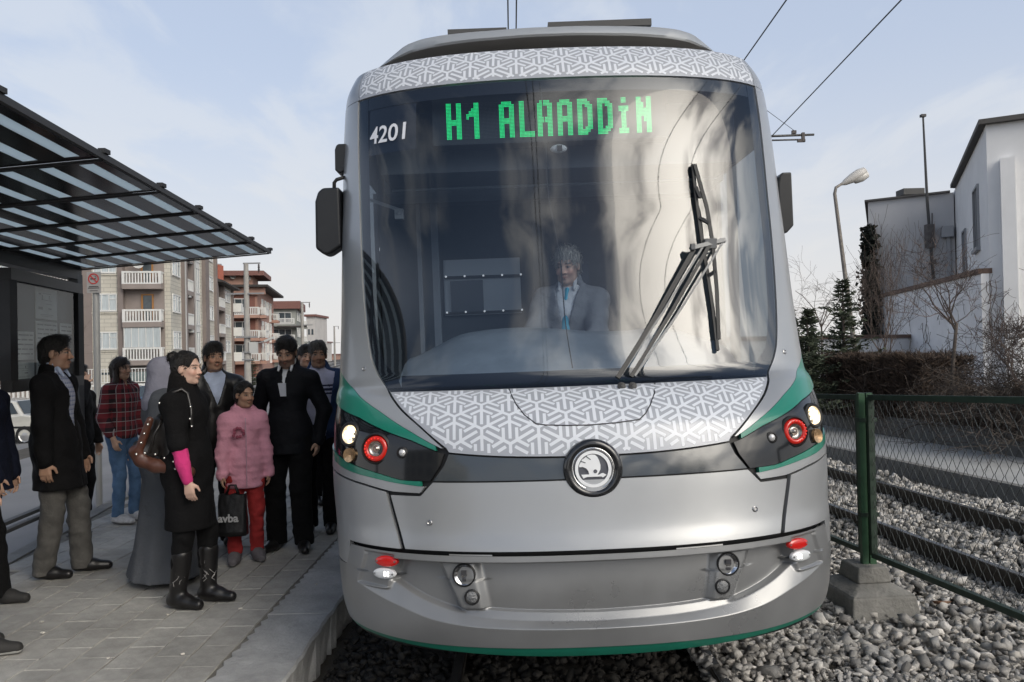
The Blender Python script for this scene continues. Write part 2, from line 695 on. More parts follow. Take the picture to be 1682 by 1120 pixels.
def bumper_depth(t, z):
    a = np.abs(t)
    # shelf under the tray
    w = .006
    # broad facet from the outer crease up to the second crease, then a narrower one
    d = .040 * np.clip((z - zL(a)) / (z2(a) - zL(a)), 0, 1)
    mid = 1 - sstep(a, 24.5, 27.5)
    d = d + mid * .020 * np.clip((z - z2(a)) / (z3(a) - z2(a)), 0, 1)
    d = d + mid * .016 * sstep(z, z3(a), z3(a) + .008)
    d = d + (1 - mid) * .036 * sstep(z, z2(a), z2(a) + .012)
    lip = 1 - sstep(z, .864, .872)
    # side wall of the tray and the lamp pocket beside it
    edge = np.interp(z, [.70, .76, .87], [46.5, 45.2, 42.8])
    s_in = 1 - sstep(a, edge - .4, edge + 1.2)
    out = np.interp(z, [.70, .725, .87], [58.5, 58.8, 53.8])
    pocket = sstep(z, .728, .742) * (1 - sstep(a, out - .5, out + 1.0)) * sstep(a, edge - .4, edge + 1.2) * .014
    tray = d * s_in
    shelf = d * (1 - s_in) * (1 - sstep(a, 56.5, 60)) * (1 - sstep(z, .722, .736))
    dep = np.where(z > .60, (tray + shelf * .9), d * (1 - sstep(a, 56, 60)))
    dep = np.maximum(dep * lip, pocket * (1 - sstep(z, .882, .890)))
    # raised fog lamp panels
    e1 = np.interp(z, [.658, .865], [26.2, 30.8])
    e2 = np.interp(z, [.658, .865], [20.6, 22.2])
    f = sstep(a, e2 - 1.2, e2 + .9) * (1 - sstep(a, e1 - .9, e1 + 1.2)) * sstep(z, .646, .668) * (1 - sstep(z, .876, .884))
    dep = dep * (1 - f) + f * .036 * lip
    return dep


def bumper_grid():
    zz = np.concatenate([np.linspace(.505, .575, 10)[:-1], np.linspace(.575, .80, 96)[:-1], np.linspace(.80, .899, 40)])
    tb = np.interp(zz, [.505, .785, .797, .899], [88, 88, 66, 61.8])
    nt = 421
    u = np.linspace(-1, 1, nt)
    tg = tb[:, None] * u[None, :]
    zg = zz[:, None] + 0 * tg
    zg = zg + .012 * sstep(np.abs(tg), 30, 70) * (1 - sstep(zg, .505, .55))
    return tg, zg


_tg, _zg = bumper_grid()
tpart('bumper', patch_me('bumper', _tg, _zg, -bumper_depth(_tg, _zg), M_BUMP, thick=.004))
g = grid_cols(-88, 88, lambda a: .458 + .036 * sstep(a, 0, 66), lambda a: .502 + .012 * sstep(a, 30, 70), 161, 5)
tpart('bumper_skirt', patch_me('bumper_skirt', *g, -.006, M_SKIRT, thick=.03), label='dark green strip along the lower edge')
# thin bright plates in the bumper joint
for a0, a1 in ((-27.5, -18), (13, 23)):
    g = grid_cols(a0, a1, lambda a: .900, lambda a: .906, 12, 2)
    tpart('joint_plate', patch_me('joint_plate', *g, -.006, M_STEEL, thick=.004))

# --- central silver apron and corner panels
u = np.linspace(-1, 1, 181)
hi_c = lambda a: np.interp(a, [0, 30.3, 33.6, 46], [1.207, 1.207, 1.146, 1.146])
vv = np.linspace(0, 1, 24)[:, None]
tU = 42.9 * u[None, :]
zz = .918 + (hi_c(np.abs(tU)) - .918) * vv
tt = u[None, :] * (39.0 + (zz - .918) / (1.155 - .918) * 3.5)
zz = .918 + (hi_c(np.abs(tt)) - .918) * vv
tpart('apron_panel', patch_me('apron_panel', tt, zz, 0.0, M_SILVER))
pod_lo = lin([(33.3, 1.150), (41.8, 1.153), (52.1, 1.179), (66.1, 1.203), (88, 1.235)])
for s in (-1, 1):
    uu = np.linspace(0, 1, 60)[None, :]
    v2 = np.linspace(0, 1, 20)[:, None]
    tt = np.zeros((20, 60)) + 44 + uu * 44
    for _ in range(3):
        lo_ = np.interp(tt, [0, 62.8, 63.6, 88], [.918, .915, .80, .80])
        zz = lo_ + (pod_lo(tt) - lo_) * v2
        tin = 40.4 + (zz - .918) / (1.155 - .918) * 3.6
        tt = tin + uu * (88 - tin)
    tpart('corner_panel', patch_me('corner_panel', tt * s, zz, 0.0, M_SILVER))

# --- gloss band
uu = np.linspace(-1, 1, 121)[None, :]
v2 = np.linspace(0, 1, 8)[:, None]
band_top = lambda a: 1.303 + .030 * (a / 27) ** 2
tt = 27 * uu + 0 * v2
for _ in range(2):
    zz = 1.214 + (band_top(np.abs(tt)) - 1.214) * v2
    tt = uu * np.interp(zz, [1.214, 1.28, 1.333], [30.3, 27.5, 26.3])
tpart('gloss_band', patch_me('gloss_band', tt, zz, -.004, M_GLOSS), label='dark glossy band behind the round badge')

# --- patterned hood
hood_lo = lambda a: np.where(a < 26.3, 1.311 + .030 * (a / 27) ** 2, np.interp(a, [26.3, 33.1, 39.6, 45.2], [1.350, 1.450, 1.534, 1.620]))
TH = 44.6
g = grid_cols(-TH, TH, hood_lo, lambda a: np.maximum(1.603 + 0 * a, hood_lo(a) + .001), 161, 40)
hood = tpart('nose_cover', patch_me('nose_cover', *g, 0.0, M_PGREY), label='grey cover printed with white interlocking strokes')
top_g = grid_rows(3.268, 3.488, lambda z: -(62.6 + (z - 3.268) * 14), lambda z: 62.6 + (z - 3.268) * 14, 18, 121)
top_cover = tpart('roof_front_cover', patch_me('roof_front_cover', *top_g, 0.0, M_PGREY), label='grey strip printed with white interlocking strokes above the windscreen')


def print_strokes(name, parent, zref, zlist, inside, L, shift=(0, 0), clear=None):
    """white three-armed strokes of the printed film, a fraction of a millimetre proud"""
    tg = np.linspace(-80, 80, 1601)
    pts = S0(tg, np.full_like(tg, zref))
    arc = np.concatenate([[0], np.cumsum(np.linalg.norm(np.diff(pts, axis=0), axis=1))])
    arc -= np.interp(0, tg, arc)
    zg = np.linspace(zlist[0], zlist[1], 400)
    p2 = S0(np.zeros_like(zg), zg)
    arcz = np.concatenate([[0], np.cumsum(np.linalg.norm(np.diff(p2, axis=0), axis=1))])
    A, B = L * math.cos(R(30)), L
    V, Fq = [], []
    strokes = []
    w = .098 * L
    for k in range(3):
        ang = R(-90 + 120 * k)
        d = np.array([math.cos(ang), math.sin(ang)])
        strokes.append((d * 0 - d * .03 * L, d * .84 * L))
        e = -d
        n = np.array([-e[1], e[0]])
        for sg in (-1, 1):
            strokes.append((n * sg * .205 * L + e * .09 * L, n * sg * .205 * L + e * .52 * L))
    nseg = 6
    hx = arc[-1]
    for i in range(int(-hx / A) - 2, int(hx / A) + 3):
        for j in range(-3, int(arcz[-1] / B) + 4):
            c = np.array([i * A + shift[0], (j + .5 * (i % 2)) * B + shift[1]])
            for a, b in strokes:
                dd = (b - a) / np.linalg.norm(b - a)
                nn = np.array([-dd[1], dd[0]]) * w / 2
                for q in range(nseg):
                    p, r_ = a + (b - a) * q / nseg, a + (b - a) * (q + 1) / nseg
                    quad = [c + p - nn, c + r_ - nn, c + r_ + nn, c + p + nn]
                    ts = [np.interp(x[0], arc, tg) for x in quad]
                    zs = [np.interp(x[1], arcz, zg, left=-1, right=9) for x in quad]
                    if not all(inside(t_, z_) for t_, z_ in zip(ts, zs)):
                        continue
                    P3 = Spt(np.array(ts), np.array(zs), .0012)
                    if clear is not None and clear(P3.mean(0)):
                        continue
                    base = len(V)
                    V.extend(P3)
                    Fq.append((base, base + 1, base + 2, base + 3))
    o = tpart(name, mesh_data(name, V, Fq, M_PWHITE), parent)
    o['kind'] = 'stuff'
    return o


EMB = Spt(np.array([0.06]), np.array([1.252]))[0]
print_strokes('printed_pattern', hood, 1.46, (1.28, 1.62), lambda t, z: z < 1.601 and abs(t) < TH - .3 and z > hood_lo(abs(t)) + .006, .148, (.03, .02),
              clear=lambda p: math.hypot(p[0] - EMB[0], (p[2] - EMB[2])) < .118)
print_strokes('printed_pattern', top_cover, 3.38, (3.25, 3.50), lambda t, z: 3.271 < z < 3.486 and abs(t) < 62.2 + (z - 3.268) * 14, .148, (.02, .03))
# joint of the flap in the hood
fl = [(-13.0, 1.603), (-12.4, 1.57), (-11.6, 1.533), (-10.2, 1.49), (-8.2, 1.452), (-6.5, 1.445), (-3, 1.440), (0, 1.438), (4, 1.443), (7.9, 1.452), (9.2, 1.475), (10.5, 1.511), (12, 1.56), (12.9, 1.603)]
_ft = np.array([q[0] for q in fl])
_fz = np.array([q[1] for q in fl])
mb = MB()
mb.tube(list(Spt(_ft, _fz, .0005)), .0035, 6)
mb.build('flap_joint', M_DKGREY, hood, smooth=True)

# --- lamp pods
blackU = [(1.354, 27.1), (1.445, 33.1), (1.527, 39.6), (1.614, 45.2), (1.699, 50.1), (1.781, 52.9), (2.061, 56.8), (2.6, 60.0), (3.262, 63.0)]
gUu = lin([(29.5, 1.367), (35.9, 1.428), (46.6, 1.516), (60.5, 1.609), (73.8, 1.690), (88, 1.76)])
gUl = lin([(27, 1.335), (29.4, 1.346), (35.8, 1.392), (43.7, 1.431), (55.2, 1.488), (76, 1.545), (88, 1.57)])
gLu = pc([(28, 1.209), (32.6, 1.211), (37.8, 1.213), (45.7, 1.236), (58.7, 1.271), (68.9, 1.298), (74.2, 1.312), (88, 1.34)])
gLl = pc([(33.8, 1.190), (40, 1.2), (48.1, 1.217), (59.8, 1.238), (72.1, 1.268), (88, 1.30)])
pod_bot = lin([(33.3, 1.160), (41.8, 1.163), (52.1, 1.189), (66.1, 1.213), (88, 1.245)])
tin_f = pc(blackU)
tout_f = lin([(1.360, 28.3), (1.367, 29.5), (1.428, 35.9), (1.516, 46.6), (1.609, 60.5), (1.690, 73.8), (1.76, 88), (3.3, 88)])
g_seam = lambda z: np.interp(z, [1.157, 1.211, 1.279, 1.341], [33.6, 31.2, 28.6, 27.3])
for s in (-1, 1):
    # silver cheek and windscreen pillar
    z = np.concatenate([np.linspace(1.357, 1.80, 60)[:-1], np.linspace(1.80, 3.262, 50)])[:, None]
    uu = np.linspace(0, 1, 40)[None, :]
    tl = tin_f(z) + .4
    tr = np.maximum(tout_f(z) - .1, tl + .3)
    tt = tl + (tr - tl) * uu
    tpart('windscreen_pillar', patch_me('windscreen_pillar', tt * s, z + 0 * tt, .002, M_SILVER, thick=.03))
    # upper corner beside the patterned strip
    z = np.linspace(3.268, 3.49, 14)[:, None]
    tl = 63.0 + (z - 3.268) * 14
    tt = tl + (89 - tl) * np.linspace(0, 1, 24)[None, :]
    tpart('roof_corner', patch_me('roof_corner', tt * s, z + 0 * tt, 0.0, M_SILVER))
    # green flash over the lamps
    t = np.linspace(29.4, 88, 90)
    v = np.linspace(0, 1, 12)[:, None]
    lo_, hi_ = gUl(t), np.maximum(gUu(t) - .001, gUl(t) + .004)
    tt, zz = np.broadcast_to(t, (12, 90)) * s, lo_ * (1 - v) + hi_ * v
    tpart('green_flash', patch_me('green_flash', tt, zz, .002, M_GREEN))
    # smoked lamp cover
    uu = np.linspace(0, 1, 70)[None, :]
    v = np.linspace(0, 1, 24)[:, None]
    tt = 30 + 58 * uu + 0 * v
    for _ in range(4):
        lo_, hi_ = gLu(tt) + .002, gUl(tt) - .005
        zz = lo_ + (hi_ - lo_) * v
        tl = g_seam(zz)
        tt = tl + (88 - tl) * uu
    cover = tpart('lamp_cover', patch_me('lamp_cover', tt * s, zz, -.004, M_LENS))
    # green strip and silver strip below it
    t = np.linspace(33.4, 88, 70)
    lo_, hi_ = gLl(t), gLu(t)
    v = np.linspace(0, 1, 6)[:, None]
    tpart('green_strip', patch_me('green_strip', np.broadcast_to(t, (6, 70)) * s, lo_ * (1 - v) + hi_ * v, .002, M_GREEN))
    uu = np.linspace(0, 1, 70)[None, :]
    tt = 33 + 55 * uu + 0 * v
    for _ in range(4):
        lo_, hi_ = pod_bot(tt), gLl(tt) - .001
        zz = lo_ + (hi_ - lo_) * v
        tl = g_seam(zz) + .2
        tt = tl + (88 - tl) * uu
    tpart('lower_pod_trim', patch_me('lower_pod_trim', tt * s, zz, .002, M_SILVER))

    # lamps: housings stand on the skin, facing forward
    def face(t, z, off=0.0, fwd=.55):
        p = Spt(np.array([t * s * 1.0]), np.array([z]), off)[0]
        n = Snorm(np.array([t * s * 1.0]), np.array([z]))[0]
        n = n * (1 - fwd) + np.array([0, -1, 0]) * fwd
        return p, n / np.linalg.norm(n)
    p, n = face(59.6, 1.409, -.004, .35)
    mb = MB()
    mb.lathe(p, n, [(.062, -.04), (.062, .010), (.056, .016), (.047, .014), (.045, .004)], 28, 0)
    hl = mb.build('headlight', M_BLACK, tram, smooth=True, auto=40)
    mb = MB()
    mb.lathe(p, n, [(.045, .012), (.036, .004), (.018, -.002), (.001, -.003)], 28, 0)
    mb.build('reflector', mat('lit headlight bowl', (.9, .82, .68), rough=.15, metal=.7, emit=(1, .74, .42), estr=.75), hl, smooth=True)
    mb = MB()
    mb.lathe(p + n * .002, n, [(.0215, 0.0), (.0215, .014), (.013, .020), (.001, .021)], 16, 0)
    for k in range(8):
        a = k * math.pi / 4 + .3
        sd_ = np.cross(n, (0, 0, 1))
        sd_ /= np.linalg.norm(sd_)
        up_ = np.cross(sd_, n)
        q = p + n * .009 + (sd_ * math.cos(a) + up_ * math.sin(a)) * .031
        mb.box(q, (.006, .006, .012))
    mb.build('bulb', mat('lit bulb', (1, .95, .85), rough=.3, emit=(1, .82, .55), estr=1.7), hl, smooth=True, auto=40)
    # red ring lamp
    p, n = face(47.2, 1.352, -.004, .55)
    mb = MB()
    mb.lathe(p, n, [(.074, -.05), (.074, .012), (.066, .020), (.060, .010)], 32, 0)
    rl = mb.build('tail_lamp', M_BLACK, tram, smooth=True, auto=40)
    mb = MB()
    mb.lathe(p, n, [(.0595, .006), (.058, .020), (.048, .024), (.038, .020), (.036, .006)], 36, 0)
    mb.build('red_ring', mat('red lamp lens', (.42, .012, .008), rough=.12, coat=.6, emit=(1, .03, .01), estr=.16), rl, smooth=True)
    mb = MB()
    for k in range(20):
        a = k * math.pi / 10
        q = p + n * .0235 + (np.array([1, 0, 0]) * math.cos(a) + np.array([0, 0, 1]) * math.sin(a)) * .048
        mb.lathe(q, n, [(.0048, 0), (.003, .003), (.001, .0035)], 6)
    mb.build('diode', mat('red diode', (.75, .03, .02), rough=.1, emit=(1, .05, .03), estr=.4), rl)
    mb = MB()
    mb.lathe(p, n, [(.036, .018), (.032, .008), (.02, .004), (.012, .008), (.008, .016), (.001, .018)], 24, 0)
    mb.build('reflector', mat('lamp bowl grey', (.45, .42, .38), rough=.2, metal=.8, var=.3, vscale=60), rl, smooth=True)
    # small side lamp and amber lamp
    p, n = face(38.6, 1.337, -.004, .6)
    mb = MB()
    mb.lathe(p, n, [(.027, -.03), (.027, .006), (.020, .010), (.017, .004)], 20, 0)
    pl_ = mb.build('position_lamp', M_BLACK, tram, smooth=True, auto=40)
    mb = MB()
    mb.lathe(p, n, [(.017, .004), (.012, .011), (.001, .013)], 16, 0)
    mb.build('lens', mat('clear lamp lens', (.7, .7, .7), rough=.1, metal=.3), pl_, smooth=True)
    p, n = face(59.0, 1.312, .010, .3)
    mb = MB()
    mb.lathe(p, n, [(.034, -.02), (.034, .006), (.026, .004), (.010, -.002), (.001, -.002)], 20, 0)
    mb.build('turn_signal', mat('amber lamp', (.62, .40, .22), rough=.18, metal=.7, var=.25, vscale=70), tram, smooth=True, auto=40)
    # oval reflectors on the bumper; the red one has a faint glow added
    for (t_, z_, m_) in ((45.9, .853, mat('glowing red reflector', (.55, .012, .010), rough=.15, coat=.8, emit=(1, .02, .01), estr=.06)),
                         (47.0, .797, mat('white oval lamp', (.72, .74, .76), rough=.15, coat=.8))):
        p, n = face(t_, z_, -.010, .35)
        sd_ = np.cross(n, (0, 0, 1))
        sd_ /= np.linalg.norm(sd_)
        up_ = np.cross(sd_, n)
        V, Fq = [], []
        prof = [(1.0, -.01), (1.0, .004), (.92, .008), (.6, .011), (.2, .012)]
        N = 28
        for r_, h_ in prof:
            for k in range(N):
                a = 2 * math.pi * k / N
                V.append(p + n * h_ + sd_ * math.cos(a) * .058 * r_ + up_ * math.sin(a) * .025 * r_)
        for i in range(len(prof) - 1):
            for k in range(N):
                k2 = (k + 1) % N
                Fq.append((i * N + k, i * N + k2, (i + 1) * N + k2, (i + 1) * N + k))
        Fq.append(tuple(range((len(prof) - 1) * N, len(prof) * N)))
        mb = MB()
        mb.add(V, Fq)
        nm = 'red_reflector' if z_ > .82 else 'marker_lamp'
        ro = mb.build(nm, m_, tram, smooth=True)
        if z_ < .82:
            mb = MB()
            for a_ in (-1, 1):
                for b_ in (-1, 1):
                    q = p + n * .0115 + sd_ * (s * .016 + a_ * .008) + up_ * b_ * .006
                    mb.lathe(q, n, [(.0058, 0), (.004, .004), (.001, .005)], 8)
            mb.build('diode', mat('lit white diode', (1, .98, .9), rough=.2, emit=(1, .97, .86), estr=2.2), ro)
        for a_ in (-1, 1):
            mb = MB()
            q = p + n * .008 + sd_ * a_ * .046
            mb.lathe(q, n, [(.005, 0), (.004, .004), (.001, .004)], 8)
            mb.build('screw', M_STEEL, ro)
    # fog lamps
    for (t_, z_, r_) in ((24.75, .815, .0475), (23.2, .719, .030)):
        p, n = face(t_, z_, -.034, .6)
        big = r_ > .04
        mb = MB()
        mb.lathe(p, n, [(r_ + .004, -.02), (r_ + .004, .004), (r_ - .001, .008), (r_ - .005, .002)], 32)
        fo = mb.build('fog_lamp' if big else 'fog_reflector', M_BLACK, tram, smooth=True, auto=40)
        mb = MB()
        if big:
            mb.lathe(p, n, [(r_ - .004, .004), (r_ * .7, -.006), (r_ * .35, -.012), (r_ * .30, .000), (.001, .002)], 32)
            mb.build('reflector', mat('fog lamp bowl', (.75, .76, .78), rough=.10, metal=.95, var=.2, vscale=50), fo, smooth=True, auto=50)
            mb = MB()
            up_ = np.array([0, 0, 1.0])
            mb.box(p + n * .004 + up_ * .010, (.024, .012, .020))
            mb.box(p + n * .003 - up_ * .020, (.017, .010, .012))
            mb.build('bulb_shield', M_DKGREY, fo)
        else:
            mb.lathe(p, n, [(r_ - .004, .003), (r_ * .6, .008), (.001, .010)], 24)
            mb.build('lens', mat('grey fluted lens', (.20, .205, .21), rough=.25, coat=.4, bump=.6, bscale=120), fo, smooth=True)
    # screws in the panels
    for (t_, z_) in ((31.6, 1.034), (56.4, 1.72)):
        p, n = face(t_, z_, .002, .1)
        mb = MB()
        mb.lathe(p, n, [(.0125, -.004), (.0125, .003), (.009, .005), (.006, .002), (.001, .002)], 14)
        mb.build('panel_lock', M_STEEL, tram, smooth=True, auto=40)

# --- emblem
c = EMB + np.array([0, .006, 0])
n = np.array([0, -1.0, .06])
n /= np.linalg.norm(n)
mb = MB()
mb.lathe(c, n, [(.131, -.03), (.131, .006), (.126, .018), (.113, .026), (.100, .024), (.094, .014), (.088, .010)], 56)
badge = mb.build('badge', mat('badge black ring', (.018, .019, .021), rough=.16, coat=.8), tram, smooth=True, auto=60)
mb = MB()
mb.lathe(c, n, [(.096, .013), (.092, .017), (.087, .016), (.085, .010)], 56)
mb.build('chrome_ring', M_CHROME, badge, smooth=True)
mb = MB()
mb.lathe(c, n, [(.088, .010), (.001, .012)], 48)
mb.build('badge_field', mat('badge grey field', (.10, .105, .125), rough=.25, coat=.6), badge)
mb = MB()
mb.lathe(c, n, [(.0805, .011), (.0800, .018), (.0665, .018), (.066, .011)], 56)
M_BW = mat('badge white', (.92, .94, .96), rough=.25, coat=.5)
mb.build('white_ring', M_BW, badge, smooth=True, auto=40)
# the winged arrow: outline in badge millimetres (u to the right, v up), white
bx = np.array([1.0, 0, 0])
bv = np.cross(bx, n) * -1
bv = bv if bv[2] > 0 else -bv
U_ = lambda q: c + bx * (q[0] - 590) / 240 * .0805 + bv * (555 - q[1]) / 240 * .0805 + n * .0125
wing = [(408, 525), (455, 522), (500, 545), (525, 580), (535, 622), (430, 622), (455, 672), (505, 655), (690, 655), (712, 668), (760, 635), (715, 610), (690, 616),
        (668, 628), (640, 633), (662, 600), (683, 560), (686, 505), (672, 450), (650, 400), (622, 372), (575, 366), (530, 374), (490, 392), (450, 425), (425, 465), (408, 500)]
mb = MB()
P3 = [U_(q) for q in wing][::-1]
mb.prism([p + n * .005 for p in P3], -n * .005)
wg = mb.build('winged_arrow', M_BW, badge)
mb = MB()
for a, b in (((432, 448), (492, 470)), ((455, 418), (512, 378)), ((505, 388), (560, 432))):
    mb.beam(U_(a) + n * .0056, U_(b) + n * .0056, .004, .0016, up=n)
mb.lathe(U_((615, 585)) + n * .0045, n, [(.0085, 0), (.0085, .0018), (.001, .0018)], 18)
mb.build('feather_line', mat('badge grey line', (.10, .105, .125), rough=.3), badge)

# --- windscreen
z = np.concatenate([np.linspace(1.607, 1.80, 24)[:-1], np.linspace(1.80, 3.260, 60)])[:, None]
uu = np.linspace(-1, 1, 121)[None, :]
tt = (tin_f(z) - .1) * uu
r_, c_ = tt.shape
A = Spt(tt, z + 0 * tt, -.004).reshape(-1, 3)
idx = np.arange(r_ * c_).reshape(r_, c_)
q = np.stack([idx[:-1, :-1], idx[:-1, 1:], idx[1:, 1:], idx[1:, :-1]], -1).reshape(-1, 4)
ws = tpart('windscreen', mesh_data('windscreen', A, q, M_GLASSW, smooth=True))
frit_f = pc([(1.60, 40), (1.687, 43.2), (1.75, 47.5), (2.06, 52.6), (2.5, 54.6), (2.885, 55.8), (3.262, 57.5)])


def sheet(name, tg, zg, off, mt, parent):
    r, c = tg.shape
    A = Spt(tg, zg, off + 0 * tg).reshape(-1, 3)
    i = np.arange(r * c).reshape(r, c)
    qq = np.stack([i[:-1, :-1], i[:-1, 1:], i[1:, 1:], i[1:, :-1]], -1).reshape(-1, 4)
    return tpart(name, mesh_data(name, A, qq, mt, smooth=True), parent)


for s in (-1, 1):
    z = np.linspace(1.607, 3.260, 60)[:, None]
    tl, tr = frit_f(z), tin_f(z) - .1
    tt = tl + (tr - tl) * np.linspace(0, 1, 8)[None, :]
    sheet('side_border', tt * s, z + 0 * tt, -.009, M_FRIT, ws)
g = grid_cols(-41, 41, lambda a: 1.607 + 0 * a, lambda a: 1.682 + 0 * a, 60, 4)
sheet('lower_border', *g, -.0095, M_FRIT, ws)
g = grid_cols(-57, 57, lambda a: 3.185 + 0 * a, lambda a: 3.2595 + 0 * a, 80, 4)
sheet('upper_border', *g, -.0095, M_FRIT, ws)
g = grid_cols(-56, -36, lambda a: 2.905 + 0 * a, lambda a: 3.183 + 0 * a, 24, 8)
sheet('number_panel', *g, -.013, mat('number panel black', (.008, .010, .018), rough=.5), ws)
# heating wire down the middle of the glass (slightly off centre)
zz = np.linspace(1.69, 3.25, 40)
wob = -3.6 + 2.4 * (3.25 - zz) / 1.56 + .25 * np.sin(zz * 9) + .3 * np.sin(zz * 4.1)
mb = MB()
mb.tube(list(Spt(wob, zz, -.007)), .0030, 5)
mb.build('centre_wire', M_BLACK, ws)

# number 4201 in white film on the glass
M_NUM = mat('white number film', (.75, .77, .82), rough=.5)


def text_mesh(txt, bold=0.0, shear=0.0):
    cu = bpy.data.curves.new('lettering', 'FONT')
    cu.body = txt
    cu.offset = bold
    cu.shear = shear
    cu.resolution_u = 4
    ob = bpy.data.objects.new('lettering', cu)
    COL.objects.link(ob)
    dg = bpy.context.evaluated_depsgraph_get()
    me = bpy.data.meshes.new_from_object(ob.evaluated_get(dg))
    V = np.array([v.co[:] for v in me.vertices])
    Fq = [tuple(p.vertices) for p in me.polygons]
    bpy.data.objects.remove(ob)
    bpy.data.meshes.remove(me)
    lo, hi = V.min(0), V.max(0)
    V[:, 0] = (V[:, 0] - lo[0]) / (hi[0] - lo[0])
    V[:, 1] = (V[:, 1] - lo[1]) / (hi[1] - lo[1])
    return V, Fq


V, Fq = text_mesh('4201', .015, .08)
P3 = Spt(-55.0 + V[:, 0] * 15.8, 2.966 + V[:, 1] * .103, -.0028)
me = mesh_data('fleet_number', P3, Fq, M_NUM)
tpart('fleet_number', me, ws)

# --- things behind and around the glass, in the tram's own frame
_Rt = np.array(Matrix.Rotation(TYAW, 3, 'Z') @ Matrix.Rotation(-TROLL, 3, 'Y'))
_ct = _Rt.T @ (CAM - np.array([TX, TY, 0]))


def tl_at(u, v, y):
    d = _Rt.T @ ray(u, v)
    return _ct + d * ((y - _ct[1]) / d[1])


# destination display
FONT = {
    'H': ["##..##"] * 5 + ["##..##", "######", "######"] + ["##..##"] * 5,
    '1': ["...##", "...##", "..###", ".####", "#####", "#..##", "...##", "...##", "...##", "...##", "...##", "...##", "...##"],
    'A': [".####.", "######", "##..##", "##..##", "##..##", "##..##", "######", "######", "##..##", "##..##", "##..##", "##..##", "##..##"],
    'L': ["##...."] * 11 + ["######", "######"],
    'D': ["####..", "#####.", "##.###", "##..##", "##..##", "##..##", "##..##", "##..##", "##..##", "##..##", "##.###", "#####.", "####.."],
    'i': [".##.", ".##.", "....", "####", "####", ".##.", ".##.", ".##.", ".##.", ".##.", ".##.", "####", "####"],
    'N': ["##..##", "##..##", "###.##", "###.##", "######", "######", "######", "##.###", "##.###", "##..##", "##..##", "##..##", "##..##"],
}
YD = 1.12
p00, p10, p01 = tl_at(732, 170, YD), tl_at(1070, 157, YD), tl_at(735, 230, YD)
x0, x1, z1, z0 = p00[0], p10[0], p00[2] - .002, p01[2]
NC = 82.0
pitch = (x1 - x0) / NC
rowp = (z1 - z0) / 13.0
lit, dim = MB(), MB()
M_LED = mat('green diodes', (.02, .3, .08), emit=(.015, .90, .25), estr=1.25)
M_LEDB = mat('led panel', (.010, .013, .014), rough=.35)
for ch, cx_ in zip('H1ALAADDiN', (0, 8, 21, 29, 36.2, 44.2, 52.2, 60.2, 68.6, 75.6)):
    for r_, row in enumerate(FONT[ch]):
        for k, cc in enumerate(row):
            if cc == '#':
                for a in (0, 1):
                    for b in (0, 1):
                        xx = x0 + (cx_ + k + .25 + .5 * a) * pitch
                        zz = z1 - (r_ + .25 + .5 * b) * rowp
                        hx, hz_ = pitch * .18, rowp * .18
                        lit.add([(xx - hx, YD - .003, zz - hz_), (xx + hx, YD - .003, zz - hz_), (xx + hx, YD - .003, zz + hz_), (xx - hx, YD - .003, zz + hz_)], [(0, 1, 2, 3)])
disp = MB()
disp.box(((x0 + x1) / 2 + .0, YD + .06, (z0 + z1) / 2 + .008), (x1 - x0 + .16, .12, z1 - z0 + .075))
disp = disp.build('destination_display', M_LEDB, tram)
o = lit.build('led_letters', M_LED, disp)
o['label'] = 'green lit letters H1 ALAADDiN'
for i in range(0, 164, 1):
    for j in range(26):
        xx, zz = x0 + (i + .5) * pitch / 2, z0 + (j + .5) * rowp / 2
        hx = pitch * .08
        dim.add([(xx - hx, YD - .0015, zz - hx), (xx + hx, YD - .0015, zz - hx), (xx + hx, YD - .0015, zz + hx), (xx - hx, YD - .0015, zz + hx)], [(0, 1, 2, 3)])
o = dim.build('unlit_diodes', mat('unlit diode', (.16, .19, .19), rough=.4), disp)
o['kind'] = 'stuff'

# header box, cab lining
M_LINE = mat('cab lining dark', (.075, .085, .10), rough=.7, var=.1)
M_LINE2 = mat('cab lining mid', (.20, .22, .25), rough=.6, var=.08)
M_DASH = mat('dash top', (.22, .25, .28), rough=.5, var=.12)
mb = MB()
hb = [(-1.02, 1.40, 3.20), (-1.02, 1.40, 2.86), (-.78, 1.30, 2.84), (x0 - .07, 1.19, 2.86), (x1 + .07, 1.19, 2.86), (.78, 1.30, 2.84), (1.02, 1.40, 2.86), (1.02, 1.40, 3.20), (.78, 1.28, 3.24), (-.78, 1.28, 3.24)]
mb.box((0, 1.85, 3.03), (2.1, 1.1, .36))
mb.build('display_housing', M_LINE, tram)
mb = MB()
a, b = tl_at(612, 325, 1.9), tl_at(1240, 305, 1.9)
mb.box((0, 1.95, a[2] + .18), (2.2, .4, .36))
mb.build('ceiling_panel', M_LINE2, tram)
mb = MB()
mb.box((0, 1.74, a[2] + .015), (2.1, .02, .02))
mb.build('ceiling_edge', mat('pale trim', (.45, .5, .55), rough=.4), tram)
# camera dome under the display
mb = MB()
cc = tl_at(918, 243, 1.10)
mb.lathe(cc + np.array([0, .02, 0]), (0, -1, 0), [(.048, 0), (.046, .012), (.03, .022), (.001, .024)], 24)
for i in range(len(mb.V)):
    v = mb.V[i]
    mb.V[i] = (v[0], v[1], cc[2] + (v[2] - cc[2]) * .5)
cm = mb.build('interior_camera', mat('white plastic', (.55, .56, .56), rough=.4), tram, smooth=True)
mb = MB()
mb.box(cc + np.array([.004, -.006, -.002]), (.028, .01, .030))
mb.build('camera_lens', M_BLACK, cm)
